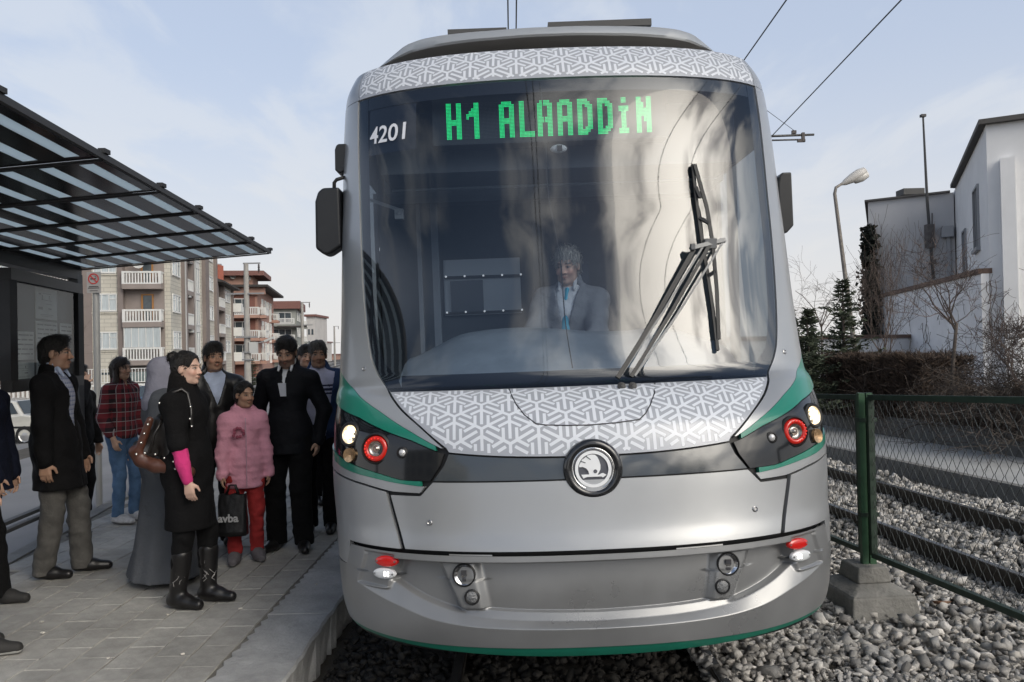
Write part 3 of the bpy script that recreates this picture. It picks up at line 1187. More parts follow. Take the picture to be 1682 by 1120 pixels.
# rear wall of the cab, with window and two rows of white studs given a weak glow of their own
YB = 2.55
mb = MB()
mb.box((0, YB + .03, 1.95), (2.53, .06, 3.0))
rear = mb.build('cab_rear_wall', M_LINE, tram)
wa, wb = tl_at(728, 428, YB), tl_at(857, 514, YB)
M_WINP = mat('cab rear window', (.30, .34, .39), rough=.15, coat=.5)
mb = MB()
mb.box(((wa[0] + wb[0]) / 2, YB - .01, (wa[2] + wb[2]) / 2), (wb[0] - wa[0], .02, wa[2] - wb[2]))
rw = mb.build('rear_window', M_WINP, rear)
for (u0, v0, u1, v1) in ((740, 462, 795, 512),):
    q0, q1 = tl_at(u0, v0, YB - .03), tl_at(u1, v1, YB - .03)
    mb = MB()
    mb.box(((q0[0] + q1[0]) / 2, YB - .035, (q0[2] + q1[2]) / 2), (q1[0] - q0[0], .03, q0[2] - q1[2]))
    mb.build('monitor', mat('dark monitor', (.03, .04, .06), rough=.2), rear)
for (u0, v0, u1, v1) in ((730, 456, 858, 452), (732, 515, 860, 510)):
    q0, q1 = tl_at(u0, v0, YB - .05), tl_at(u1, v1, YB - .05)
    mb = MB()
    mb.beam(q0, q1, .012, .018)
    rb = mb.build('shelf_bar', M_BLACK, rear)
    mb = MB()
    for k in range(5):
        q = q0 + (q1 - q0) * (.02 + .96 * k / 4) + np.array([0, -.012, .006])
        mb.lathe(q, (0, -1, 0), [(.008, 0), (.006, .006), (.001, .008)], 8)
    mb.build('stud', mat('glowing white stud', (.8, .8, .8), rough=.4, emit=(1, 1, 1), estr=.5), rb)
# door pillars and side posts on the left of the cab
for (u, w_, m_) in ((716, .05, M_LINE2), (690, .03, M_LINE2), (885, .08, M_LINE)):
    q = tl_at(u, 430, 2.3)
    mb = MB()
    mb.box((q[0], 2.3, 1.9), (w_, .06, 2.3))
    mb.build('cab_post', m_, tram)
q = tl_at(656, 352, 1.75)
mb = MB()
mb.box(q, (.055, .05, .065))
mb.beam(q + np.array([0, 0, .03]), q + np.array([-.2, .1, .12]), .03, .02)
mb.lathe(q + np.array([0, -.025, .008]), (0, -1, 0), [(.014, 0), (.012, .008), (.001, .009)], 12)
mb.build('cab_speaker', mat('pale grey plastic', (.5, .52, .54), rough=.5), tram)
# dashboard hump
xs = np.linspace(-.97, .97, 41)
prof = [(0.72, 1.50), (0.80, 1.66), (0.98, 1.76), (1.20, 1.86), (1.42, 1.90), (1.55, 1.86), (1.6, 1.3)]
hump = lambda x: 1 - .30 * sstep(np.abs(x + .02), .55, 1.05) - .05 * np.sin(x * 5)
V, Fq = [], []
for i, x in enumerate(xs):
    for (yy, z_) in prof:
        V.append((x, yy + .30 * (abs(x) / 1.12) ** 2, 1.45 + (z_ - 1.45) * hump(x)))
m_ = len(prof)
for i in range(len(xs) - 1):
    for k in range(m_ - 1):
        Fq.append((i * m_ + k, (i + 1) * m_ + k, (i + 1) * m_ + k + 1, i * m_ + k + 1))
tpart('dashboard', mesh_data('dashboard', V, Fq, M_DASH, smooth=True))
# floor, side lining
mb = MB()
mb.box((0, 1.75, .40), (2.3, 1.7, .06))
mb.build('cab_floor', M_LINE, tram)
# driver's seat back
q = tl_at(935, 470, 2.05)
mb = MB()
mb.box((q[0], 2.12, 1.75), (.5, .12, .9))
mb.box((q[0], 2.12, 2.26), (.28, .10, .2))
mb.build('driver_seat', mat('seat cloth', (.06, .07, .09), rough=.9, var=.2), tram)

# --- wipers
def on_glass(u, v, up=.03):
    lo, hi = .3, 1.6
    for _ in range(40):           # walk the sight line to the skin
        m = (lo + hi) / 2
        p = tl_at(u, v, m)
        q = min(abs(p[0]) / float(_W(p[2])), .999)
        ys = float(_Y0(p[2])) + float(_D(p[2])) * (1 - (1 - q**PE) ** (1 / PE))
        if p[1] > ys:
            hi = m
        else:
            lo = m
    p = tl_at(u, v, lo)
    t = math.degrees(math.asin(min(.999, (abs(p[0]) / float(_W(p[2]))) ** (PE / 2)))) * (1 if p[0] > 0 else -1)
    return Spt(np.array([t]), np.array([p[2]]), up)[0]


M_WIPE = mat('wiper black', (.015, .015, .016), rough=.45)
M_WIPG = mat('wiper arm grey', (.16, .165, .17), rough=.4, metal=.3)
wip = MB()
wip.lathe(on_glass(1020, 634, -.01), (0, -1, .4), [(.02, 0), (.02, .03), (.001, .032)], 12)
wip.lathe(on_glass(1038, 634, -.01), (0, -1, .4), [(.02, 0), (.02, .03), (.001, .032)], 12)
wip = wip.build('wiper', M_WIPE, tram)
wip['label'] = 'single long black windscreen wiper with twin arms'
for (a, b, w_, mm) in (((1014, 632), (1133, 416), .022, M_WIPE), ((1018, 630), (1148, 410), .010, M_WIPG), ((1036, 630), (1158, 408), .018, M_WIPE), ((1042, 629), (1180, 402), .011, M_WIPG)):
    mb = MB()
    m0 = ((a[0] + b[0]) / 2, (a[1] + b[1]) / 2)
    mb.beam(on_glass(*a, .035), on_glass(*m0, .055), w_, .014, up=(0, -1, .3))
    mb.beam(on_glass(*m0, .055), on_glass(*b, .05), w_, .014, up=(0, -1, .3))
    mb.build('wiper_arm', mm, wip)
mb = MB()
mb.beam(on_glass(1128, 414, .05), on_glass(1182, 400, .05), .022, .022, up=(0, -1, .3))
mb.box(on_glass(1160, 405, .045), (.06, .03, .05))
mb.box(on_glass(1130, 412, .06), (.02, .03, .03))
mb.build('wiper_head', M_WIPG, wip)
bl = [(1136, 272), (1142, 330), (1150, 390), (1160, 450), (1169, 510), (1177, 577)]
mb = MB()
for a, b in zip(bl[:-1], bl[1:]):
    mb.beam(on_glass(*a, .012), on_glass(*b, .012), .016, .02, up=(0, -1, .3))
mb.build('wiper_blade', M_WIPE, wip)
mb = MB()
for (a, b, h0, h1) in (((1137, 274), (1155, 345), .03, .04), ((1155, 345), (1163, 404), .04, .05), ((1163, 404), (1172, 480), .05, .035), ((1172, 480), (1177, 560), .035, .025), ((1140, 310), (1145, 330), .02, .04), ((1146, 360), (1158, 372), .02, .045), ((1160, 455), (1169, 450), .02, .045)):
    mb.beam(on_glass(*a, h0), on_glass(*b, h1), .018, .012, up=(0, -1, .3))
mb.build('wiper_frame', M_WIPE, wip)

# --- mirrors
def mirror(px, y, w, h, name, arm):
    q = tl_at(px[0], px[1], y)
    mb = MB()
    pr = [(-.5, -.40), (-.46, .30), (-.34, .44), (-.15, .5), (.5, .5), (.5, -.38), (.0, -.5), (-.2, -.5)]
    mb.prism([q + np.array([a * w, -.05, b * h]) for a, b in pr][::-1], (0, .13, 0))
    o_ = mb.build('wing_mirror', mat('mirror housing', (.014, .015, .017), rough=.35, var=.1), tram)
    bv_ = o_.modifiers.new('edge', 'BEVEL')
    bv_.width = .014
    bv_.segments = 3
    mb = MB()
    mb.tube([tl_at(*a, y) for a in arm], .011, 8)
    mb.build('mirror_arm', M_BLACK, o_, smooth=True)
    return o_


mirror((541, 365), 1.22, .150, .385, 'wing_mirror', [(549, 318), (549, 300), (553, 295), (566, 291)])
mirror((562, 263), 1.30, .07, .17, 'wing_mirror', [(566, 250), (572, 244)])
mirror((1286, 335), 1.35, .085, .36, 'wing_mirror', [(1284, 300), (1276, 292)])

# --- sides: straight walls behind the nose, doors and windows seen from an oblique step
Wz = [.46, .6, .9, 1.2, 1.9, 3.3, 3.49]
LEN = 9.5
for s in (-1, 1):
    for (za, zb, m_, nm, out) in ((.46, .56, M_SKIRT, 'side_skirt', 0), (.56, 1.35, M_SILVER, 'side_panel', 0), (1.35, 1.52, M_GREEN, 'side_stripe', .001), (1.52, 3.00, M_GLASSS, 'side_glazing', -.01), (3.00, 3.49, M_SILVER, 'cornice_panel', 0)):
        zz = np.linspace(za, zb, 9)
        yy0 = _Y0(zz) + _D(zz) + .02
        V = [(s * (float(_W(z_)) + out), yy0[i] if k == 0 else LEN, z_) for i, z_ in enumerate(zz) for k in (0, 1)]
        Fq = [(2 * i, 2 * i + 1, 2 * i + 3, 2 * i + 2) if s > 0 else (2 * i, 2 * i + 2, 2 * i + 3, 2 * i + 1) for i in range(8)]
        tpart(nm, mesh_data(nm, V, Fq, m_, smooth=True))
    for yd in (2.9, 6.4):
        mb = MB()
        for k in (0, 1):
            yc = yd + k * .68
            xw = s * 1.29
            for (a, b, c_, d_) in ((yc - .33, yc - .27, .52, 3.0), (yc + .27, yc + .33, .52, 3.0)):
                mb.box((xw, (a + b) / 2, (c_ + d_) / 2), (.03, b - a, d_ - c_))
            mb.box((xw, yc, .60), (.03, .54, .16))
            mb.box((xw, yc, 2.94), (.03, .54, .12))
        dr = mb.build('door', mat('door grey', (.2, .21, .22), rough=.4, metal=.3), tram)
        mb = MB()
        mb.box((s * 1.288, yd + .34, 1.78), (.006, 1.22, 2.2))
        mb.build('door_glass', M_GLASSS, dr)
mb = MB()
mb.box((0, LEN, 1.95), (2.5, .05, 3.0))
mb.build('rear_bulkhead', M_DKGREY, tram)
mb = MB()
mb.box((0, 5.0, .47), (2.3, 8.0, .03))
mb.box((0, 1.9, .30), (1.5, .5, .3))
mb.box((0, 1.0, .47), (2.0, 1.0, .03))
mb.box((0, .55, .47), (1.6, .5, .03))
mb.build('underframe', M_BLACK, tram)
mb = MB()
for y_ in (2.3, 4.1):
    for s in (-1, 1):
        mb.lathe((s * .78, y_, .33), (s, 0, 0), [(.10, -.05), (.36, -.05), (.36, .03), (.33, .05), (.10, .05)], 24)
    mb.tube([(-.8, y_, .33), (.8, y_, .33)], .06, 8)
mb.build('wheel_set', mat('wheel steel', (.05, .048, .045), rough=.6, metal=.5), tram)
# roof deck
xs = np.linspace(-89, 89, 60)
edge = S0(xs, np.full_like(xs, 3.488))
V = [tuple(p) for p in edge] + [(p[0], LEN, p[2] + .02) for p in edge]
n_ = len(edge)
tpart('roof_deck', mesh_data('roof_deck', V, [(i, i + 1, n_ + i + 1, n_ + i) for i in range(n_ - 1)], M_TAUPE))
# roof fairing: arched frame over the recess
out_px = [(622, 110), (640, 98), (662, 76), (690, 60), (725, 52), (800, 46), (900, 38), (980, 35), (1060, 36), (1110, 39), (1140, 44), (1162, 62), (1188, 92)]
in_px = [(630, 108), (652, 96), (676, 85), (705, 78), (740, 73), (810, 66), (900, 59.5), (980, 58), (1050, 59), (1100, 64), (1135, 71), (1158, 80), (1180, 92)]
YF = lambda x: 1.30 + .30 * (x / .9) ** 2


def fair(px):
    P = []
    for u_, v_ in px:
        y = 1.35
        for _ in range(5):
            q = tl_at(u_, v_, y)
            y = YF(q[0])
        P.append(tl_at(u_, v_, y))
    P = np.array(P)
    # make it symmetric about the tram's centre
    xs = np.linspace(-1, 1, 61)
    w_ = (abs(P[0, 0]) + abs(P[-1, 0])) / 2
    zi = np.interp(xs * w_, P[:, 0], P[:, 2])
    zi = (zi + zi[::-1]) / 2
    return np.stack([xs * w_, YF(xs * w_), zi], -1)


fo_, fi_ = fair(out_px), fair(in_px)
fi_[:, 2] = np.minimum(fi_[:, 2], np.interp(fi_[:, 0], fo_[:, 0], fo_[:, 2]) - .01)
n_ = len(fo_)
V, Fq = [], []
rows = [fi_ + [0, .30, .0], fi_ + [0, .01, 0], fi_, fi_ * .85 + fo_ * .15 + [0, -.008, 0], fi_ * .2 + fo_ * .8 + [0, .02, 0], fo_ + [0, .06, -.004], fo_ + [0, .16, .012], fo_ + [0, 1.2, .02], fo_ + [0, 6.0, .02]]
for r_ in rows:
    V.extend(map(tuple, r_))
for k in range(len(rows) - 1):
    for i in range(n_ - 1):
        Fq.append((k * n_ + i, k * n_ + i + 1, (k + 1) * n_ + i + 1, (k + 1) * n_ + i))
tpart('roof_fairing', mesh_data('roof_fairing', V, Fq, mat('fairing grey', (.40, .42, .44), rough=.4, metal=.2, coat=.2), smooth=True, auto=50))
back = np.array([(p[0], p[1] + .28, z_) for p in fi_ for z_ in (p[2] + .01, 3.45)])
tpart('roof_recess', mesh_data('roof_recess', back, [(2 * i, 2 * i + 2, 2 * i + 3, 2 * i + 1) for i in range(n_ - 1)], M_TAUPE))
# flat units and pantograph frame on the roof
for (ua, va, ub, vb, y) in ((735, 47, 832, 44, 2.2), (900, 35, 1070, 31, 2.6)):
    a, b = tl_at(ua, va, y), tl_at(ub, vb, y)
    mb = MB()
    mb.box(((a[0] + b[0]) / 2, y + .6, max(a[2], b[2]) - .03), (b[0] - a[0], 1.2, .05))
    mb.box(((a[0] + b[0]) / 2, y + .6, max(a[2], b[2]) - .15), (b[0] - a[0] - .1, 1.0, .2))
    mb.build('roof_unit', mat('roof unit dark', (.06, .06, .06), rough=.5), tram)

# =================================================================== GROUND, TRACKS, PLATFORM, FENCE
SK = .16                                            # the street runs off to the left: x = s - SK * y
_zs = pc([(-200, -1.6), (-60, -1.5), (-30, -1.35), (-22, -1.25), (-14, -.95), (-11, -.78), (-7, -.40), (-4.6, -.16), (-3.6, -.10), (0, -.10), (60, -.10), (200, -.10)])


def sheet_sl(name, s0, s1, y0, y1, lift, mt, ns=40, ny=20, kind='structure'):
    ss = np.linspace(s0, s1, ns)
    yy = np.linspace(y0, y1, ny)
    S_, Y_ = np.meshgrid(ss, yy)
    V = np.stack([S_ - SK * Y_, Y_, _zs(S_) + lift], -1).reshape(-1, 3)
    i = np.arange(ns * ny).reshape(ny, ns)
    q = np.stack([i[:-1, :-1], i[:-1, 1:], i[1:, 1:], i[1:, :-1]], -1).reshape(-1, 4)
    return tag(obj(name, mesh_data(name, V, q, mt, smooth=True)), kind=kind)


M_EARTH = mat('earth', (.055, .048, .040), rough=1, col2=(.095, .085, .072), vscale=3, bump=.6, bscale=25)
M_ASPH = mat('asphalt', (.20, .20, .205), rough=.85, var=.12, vscale=.6, bump=.25, bscale=120, bdist=.01)
M_CONC = mat('concrete', (.20, .195, .185), rough=.85, var=.16, vscale=2.2, bump=.35, bscale=55)
M_PAVE = mat('platform paver', (.37, .357, .33), rough=.8, var=.14, vscale=2.6, bump=.35, bscale=70, island=.06, bdist=.01, wdirt=.34)
M_KERB = mat('kerb concrete', (.40, .40, .395), rough=.8, var=.18, vscale=3.5, bump=.5, bscale=40, bdist=.015, wdirt=.30, wscale=2.0)
M_KERBF = M_KERB
sheet_sl('ground', -260, 260, -120, 900, 0, M_EARTH, 120, 40)
sheet_sl('road', -14.5, -3.35, -60, 260, .012, M_ASPH, 40, 40)
sheet_sl('far_pavement', -20.5, -14.6, -60, 260, .12, mat('far pavement slabs', (.26, .25, .235), rough=.9, var=.1), 10, 40)

# platform: a concrete bed with laid pavers and kerb stones as parts
PZ = .16
KX0, KX1 = -1.16, -1.555
YP0, YP1 = -2.0, 17.0
back_x = lambda y: -3.05 - SK * y
mb = MB()
mb.hexa([(back_x(YP0) + .0, YP0, -.2), (KX0 - .05, YP0, -.2), (KX0 - .05, YP1, -.2), (back_x(YP1), YP1, -.2),
         (back_x(YP0) + .0, YP0, PZ - .012), (KX0 - .05, YP0, PZ - .012), (KX0 - .05, YP1, PZ - .012), (back_x(YP1), YP1, PZ - .012)])
platform = mb.build('platform', mat('joint dirt', (.17, .16, .14), rough=1, var=.3, vscale=9))
tag(platform, kind='structure')
# kerb stones with a saw-toothed inner edge
r_k = random.Random(3)
for k in range(15):
    ya, yb = 2.0 + k * 1.0, 3.0 + k * 1.0 - .006
    inner_ = []
    n_ = 16
    for i in range(n_ + 1):
        yy = ya + (yb - ya) * i / n_
        inner_.append((KX1 + (.016 if i % 2 else -.008) + r_k.uniform(-.006, .006), yy))
    outer_ = []
    for i in range(17):
        yy = yb + (ya - yb) * i / 16
        outer_.append((KX0 + r_k.uniform(-.014, .004), yy))
    ring = inner_ + outer_            # clockwise seen from above
    ring = ring[::-1]
    dz = r_k.uniform(-.004, .004)
    m_ = len(ring)
    cxy = np.mean(ring, 0)
    V = [(x, y, PZ + dz - .012 - r_k.uniform(0, .004)) for x, y in ring]
    V += [(x + (.012 if x > -1.3 else -.002) * -1, y + (cxy[1] - y) * .006, PZ + dz + r_k.uniform(-.001, .001)) for x, y in ring]
    V += [(x - (r_k.uniform(0, .05) if x > -1.3 else 0), y, -.14) for x, y in ring]
    Fq = [tuple(range(m_, 2 * m_))]
    for i in range(m_):
        j = (i + 1) % m_
        Fq.append((i, j, m_ + j, m_ + i))
        Fq.append((2 * m_ + i, 2 * m_ + j, j, i))
    obj('kerb_stone', mesh_data('kerb_stone', V, Fq, M_KERB), platform)
# older kerb rows towards the camera and away
# pavers: rows laid along the kerb, a little uneven
PW, PL = .205, .305
slots = []
row = 0
x = KX1 - .022 - PW / 2
while x > -6.4:
    y = 1.6 + (row % 2) * PL / 2
    while y < 16.5:
        if x > back_x(y) + .12:
            slots.append((x, y))
        y += PL
    row += 1
    x -= PW
slots.sort(key=lambda q: q[0]**2 + (q[1])**2 if True else 0)
vis = [q for q in slots if (q[0] / q[1]) * FPX > -870 and q[1] > 3.2]
rest = [q for q in slots if q not in set(vis[:300])]


def paver_geo(rr):
    """one paver: chamfered slab with slightly irregular corners"""
    a, b, c_ = PW / 2 - .0022, PL / 2 - .0022, .005
    V, Fq = [], []
    for (e, z_) in ((0, -.03), (0, -c_), (c_ * .8, 0)):
        for sx_, sy_ in ((-1, -1), (1, -1), (1, 1), (-1, 1)):
            V.append((sx_ * (a - e) + rr.uniform(-.002, .002), sy_ * (b - e) + rr.uniform(-.002, .002), z_))
    for k in (0, 4):
        for i in range(4):
            j = (i + 1) % 4
            Fq.append((k + i, k + j, k + 4 + j, k + 4 + i))
    Fq.append((8, 9, 10, 11))
    return V, Fq


r_p = random.Random(11)
kinds = []
for k in range(8):
    V, Fq = paver_geo(r_p)
    m_ = mat('platform paver %d' % k, tuple(c * (0.93 + .02 * k) for c in (.37, .357, .33)), rough=.8, var=.14, vscale=7 + k, bump=.35, bscale=60, bdist=.01, wdirt=.34)
    kinds.append(mesh_data('paver', V, Fq, m_))
for (x, y) in vis[:300]:
    o = obj('paver', kinds[r_p.randrange(8)], platform)
    o.location = (x, y, PZ - .003 + r_p.uniform(-.0025, .0025))
    o.rotation_euler = (r_p.uniform(-.008, .008), r_p.uniform(-.008, .008), r_p.uniform(-.008, .008) + (math.pi if r_p.random() < .5 else 0))
V, Fq = [], []
for (x, y) in rest:
    v, f = paver_geo(r_p)
    b = len(V)
    dz = PZ - .003 + r_p.uniform(-.0025, .0025)
    V += [(p[0] + x, p[1] + y, p[2] + dz) for p in v]
    Fq += [tuple(i + b for i in q) for q in f]
tag(obj('paver', mesh_data('paver', V, Fq, M_PAVE), platform), kind='stuff')
# rear kerb of the platform towards the road
for k in range(16):
    ya, yb = -1 + k * 1.1, .1 + k * 1.1 - .01
    mb = MB()
    mb.hexa([(back_x(ya) - .12, ya, -.2), (back_x(ya) + .02, ya, -.2), (back_x(yb) + .02, yb, -.2), (back_x(yb) - .12, yb, -.2),
             (back_x(ya) - .12, ya, PZ + .004), (back_x(ya) + .02, ya, PZ + .004), (back_x(yb) + .02, yb, PZ + .004), (back_x(yb) - .12, yb, PZ + .004)])
    mb.build('kerb_stone', M_CONC, platform)
# scraps lying on the paving
mb = MB()
r_s = random.Random(5)
for (u, v) in ((275, 1010), (68, 1022), (70, 1040), (178, 1082), (130, 870), (395, 1000), (300, 1075), (520, 960)):
    q = ground(u, v, PZ + .002)
    a = r_s.uniform(.008, .016)
    mb.box(q + np.array([0, 0, .004]), (a * 1.6, a, .007), 0, Matrix.Rotation(r_s.uniform(0, 3), 3, 'Z'))
tag(mb.build('litter', mat('paper scrap', (.5, .47, .42), rough=.9, island=.5)), kind='stuff')


# --- ballast
def ico():
    t = (1 + 5**.5) / 2
    V = np.array([(-1, t, 0), (1, t, 0), (-1, -t, 0), (1, -t, 0), (0, -1, t), (0, 1, t), (0, -1, -t), (0, 1, -t), (t, 0, -1), (t, 0, 1), (-t, 0, -1), (-t, 0, 1)], float)
    V /= np.linalg.norm(V[0])
    Fq = np.array([(0, 11, 5), (0, 5, 1), (0, 1, 7), (0, 7, 10), (0, 10, 11), (1, 5, 9), (5, 11, 4), (11, 10, 2), (10, 7, 6), (7, 1, 8),
                   (3, 9, 4), (3, 4, 2), (3, 2, 6), (3, 6, 8), (3, 8, 9), (4, 9, 5), (2, 4, 11), (6, 2, 10), (8, 6, 7), (9, 8, 1)])
    return V, Fq


def blocky():
    V = np.array([(x, y, z) for z in (-1, 1) for y in (-1, 1) for x in (-1, 1)], float) * .72
    Q = [(0, 2, 3, 1), (4, 5, 7, 6), (0, 1, 5, 4), (1, 3, 7, 5), (3, 2, 6, 7), (2, 0, 4, 6)]
    return V, np.array([t for q in Q for t in ((q[0], q[1], q[2]), (q[0], q[2], q[3]))])


def rocks(P, size, rg):
    size = np.broadcast_to(np.asarray(size, float), (len(P),))
    m_ = rg.uniform(0, 1, len(P)) < .35
    V1, F1 = rocks1(P[m_], size[m_], rg, *ico())
    V2, F2 = rocks1(P[~m_], size[~m_], rg, *blocky())
    return np.concatenate([V1, V2]), np.concatenate([F1, F2 + len(V1)])


def rocks1(P, size, rg, V0, F0):
    n = len(P)
    nv = len(V0)
    J = V0[None] * rg.uniform(.60, 1.25, (n, nv, 1)) + rg.normal(0, .16, (n, nv, 3))
    sc = np.stack([rg.uniform(.9, 1.7, n), rg.uniform(.6, 1.05, n), rg.uniform(.4, .85, n)], -1)
    J = J * sc[:, None, :]
    a, b, c = rg.uniform(0, 6.28, n), rg.normal(0, .45, n), rg.normal(0, .45, n)
    ca, sa, cb, sb, cc, sc_ = np.cos(a), np.sin(a), np.cos(b), np.sin(b), np.cos(c), np.sin(c)
    Z = np.zeros(n)
    O = np.ones(n)
    Rz = np.stack([ca, -sa, Z, sa, ca, Z, Z, Z, O], -1).reshape(n, 3, 3)
    Ry = np.stack([cb, Z, sb, Z, O, Z, -sb, Z, cb], -1).reshape(n, 3, 3)
    Rx = np.stack([O, Z, Z, Z, cc, -sc_, Z, sc_, cc], -1).reshape(n, 3, 3)
    M = Rz @ Ry @ Rx
    J = np.einsum('nij,nkj->nki', M, J) * np.asarray(size).reshape(-1, 1, 1) + P[:, None, :]
    F_ = (F0[None] + nv * np.arange(n)[:, None, None]).reshape(-1, 3)
    return J.reshape(-1, 3), F_


rg = np.random.default_rng(21)
M_ROCK = mat('ballast stone', (.33, .325, .315), col2=(.47, .44, .40), rough=.9, vscale=5, island=.55, wdirt=.30, wscale=2.5, bump=.3, bscale=90)
M_ROCKD = mat('dirty shaded ballast', (.042, .038, .033), rough=.95, var=.3, vscale=14, island=.5, bump=.3, bscale=90)  # earthy dirt, with the shade under the tram nose also put into the colour


def scatter(x0f, x1f, y0, y1, dens, zf):
    n = int(dens * (y1 - y0) * 3.0)
    y = rg.uniform(y0, y1, n)
    a, b = x0f(y), x1f(y)
    k = rg.uniform(0, 1, n)
    wmax = 3.0
    keep = rg.uniform(0, wmax, n) < (b - a)
    x = a + (b - a) * k
    P = np.stack([x, y, zf(x, y)], -1)
    return P[keep]


zball = lambda x, y: -.055 + .035 * np.sin(x * 2.3 + y * .9) * np.sin(y * 1.7) + rg.uniform(-.02, .03, len(x))
xl = lambda y: 1.02 + 0 * y
xr = lambda y: np.minimum(6.45 - SK * y * .75, 5.75)
bal = []
for (a, b, y0, y1, dn, sz) in ((xl, lambda y: 3.4 + 0 * y, 2.2, 4.4, 1700, .0185), (xl, lambda y: 4.2 - .1 * y + .2, 4.4, 7.0, 1200, .021), (lambda y: 3.1 + 0 * y, xr, 4.0, 7.0, 800, .024),
                                (lambda y: 1.6 + 0 * y, xr, 7.0, 10.5, 480, .031), (lambda y: 1.6 - .1 * y, xr, 10.5, 20, 170, .048), (lambda y: -.1 * y, lambda y: 6.4 - SK * y, 20, 45, 45, .08)):
    P = scatter(a, b, y0, y1, dn, zball)
    bal.append(rocks(P, sz * rg.uniform(.6, 1.5, len(P)), rg))
# a second, coarser layer on top near the camera
P = scatter(xl, lambda y: 3.3 + 0 * y, 2.3, 7.0, 90, lambda x, y: -.02 + rg.uniform(-.01, .02, len(x)))
bal.append(rocks(P, .030 * rg.uniform(.7, 1.5, len(P)), rg))
V = np.concatenate([b[0] for b in bal])
o_ = np.cumsum([0] + [len(b[0]) for b in bal[:-1]])
Fq = np.concatenate([b[1] + k for b, k in zip(bal, o_)])
tag(obj('ballast_gravel', mesh_data('ballast_gravel', V, Fq, M_ROCK)), kind='stuff')
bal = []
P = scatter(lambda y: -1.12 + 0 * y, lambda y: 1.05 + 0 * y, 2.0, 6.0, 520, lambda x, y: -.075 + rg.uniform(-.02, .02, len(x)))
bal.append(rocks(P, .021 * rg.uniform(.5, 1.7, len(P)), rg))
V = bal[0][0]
tag(obj('dirty_shaded_gravel', mesh_data('dirty_shaded_gravel', V, bal[0][1], M_ROCKD)), kind='stuff')
# flat stones and a rusty scrap
for (u, v, s_, lab) in ((1262, 1100, .16, 'flat pale stone lying on the gravel in front of the tram corner'),):
    q = ground(u, v, -.02)
    V, F_ = rocks(np.array([[0, 0, 0.]]), [s_], np.random.default_rng(5))
    V[:, 2] *= .35
    o = tag(obj('flat_stone', mesh_data('flat_stone', V, F_, M_CONC)), lab, 'stone')
    o.location = q
for (u, v, s_, lab) in ((1548, 990, .035, 'small rusty brown scrap on the gravel beside the fence'),):
    q = ground(u, v, .01)
    V, F_ = rocks(np.array([[0, 0, 0.]]), [s_], np.random.default_rng(9))
    V[:, 0] *= 1.6
    o = tag(obj('rusty_scrap', mesh_data('rusty_scrap', V, F_, mat('rust', (.16, .085, .05), rough=.9, var=.3, vscale=30))), lab, 'scrap')
    o.location = q

# --- rails
M_RAIL = mat('rail steel', (.055, .048, .042), rough=.6, metal=.4, var=.3, vscale=8)
M_RAILT = mat('rail running face', (.30, .30, .30), rough=.25, metal=.9)


def rail(p0, p1, top, label, h=.16):
    p0, p1 = np.array([*p0, top]), np.array([*p1, top])
    mb = MB()
    for (w_, a, b) in ((.066, -.004, -.040), (.02, -.040, -h + .02), (.13, -h + .02, -h)):
        mb.beam(p0 + [0, 0, (a + b) / 2], p1 + [0, 0, (a + b) / 2], w_, abs(a - b))
    o = mb.build('rail', M_RAIL)
    tag(o, label, 'rail', 'tram rails')
    mb = MB()
    mb.beam(p0 + [0, 0, -.002], p1 + [0, 0, -.002], .05, .005)
    mb.build('running_face', M_RAILT, o)
    return o


gx = lambda y, k: TX + k * .7175 + (y - 3.4) * math.sin(TYAW)
rail((gx(.5, -1), .5), (gx(30, -1), 30), .0, 'rail under the tram on the platform side')
rail((gx(.5, 1), .5), (gx(30, 1), 30), .0, 'rail under the tram on the gravel side')
rail((3.61 + .118 * 8, 5.69 - 8), (3.61 - .118 * 60, 65.7), .10, 'dark rail of the second track nearest to the wire fence', .18)
rail((4.67 + .118 * 9, 7.33 - 9), (4.67 - .118 * 60, 67.3), .10, 'dark rail of the second track beside the pale pavement', .18)

# --- pavement with kerb, planter wall behind it
dirR = np.array([-.163, 1.0])
pk = np.array([5.74, 9.01])
pf = np.array([7.19, 11.26])


def strip(name, a, b, z0, z1, y0, y1, mt, kind='structure'):
    """a, b: two points; strip between the parallel lines through them"""
    mb = MB()
    q = lambda p, y: (p[0] + dirR[0] * (y - p[1]) / dirR[1], y)
    mb.hexa([(*q(a, y0), z0), (*q(b, y0), z0), (*q(b, y1), z0), (*q(a, y1), z0), (*q(a, y0), z1), (*q(b, y0), z1), (*q(b, y1), z1), (*q(a, y1), z1)])
    return tag(mb.build(name, mt), kind=kind)


M_SLAB = mat('pale pavement', (.42, .42, .41), rough=.85, var=.12, vscale=1.5, bump=.2, bscale=60)
pave = strip('pavement', pk + [.13, 0], pf + [.05, 0], -.12, .10, 2, 40, M_SLAB)
q_ = lambda p, y: (p[0] + dirR[0] * (y - p[1]), y)
for k in range(24):
    ya, yb = 4 + k * 1.0, 4.985 + k * 1.0
    mb = MB()
    a0, a1 = q_(pk, ya), q_(pk, yb)
    mb.hexa([(a0[0], a0[1], -.12), (a0[0] + .125, a0[1], -.12), (a1[0] + .125, a1[1], -.12), (a1[0], a1[1], -.12),
             (a0[0] + .01, a0[1], .108), (a0[0] + .125, a0[1], .108), (a1[0] + .125, a1[1], .108), (a1[0] + .01, a1[1], .108)])
    mb.build('kerb_stone', M_CONC, pave)
pl = strip('planter_wall', pf + [.02, 0], pf + [.22, 0], -.1, .44, 3, 27, mat('planter concrete', (.15, .148, .142), rough=.9, var=.2, vscale=1.3, bump=.3), kind=None)
tag(pl, 'low grey concrete planter wall behind the pavement, under the hedge', 'wall')
bed = strip('planter_soil', pf + [.22, 0], pf + [9.0, 0], -.1, .40, 3, 60, M_EARTH)

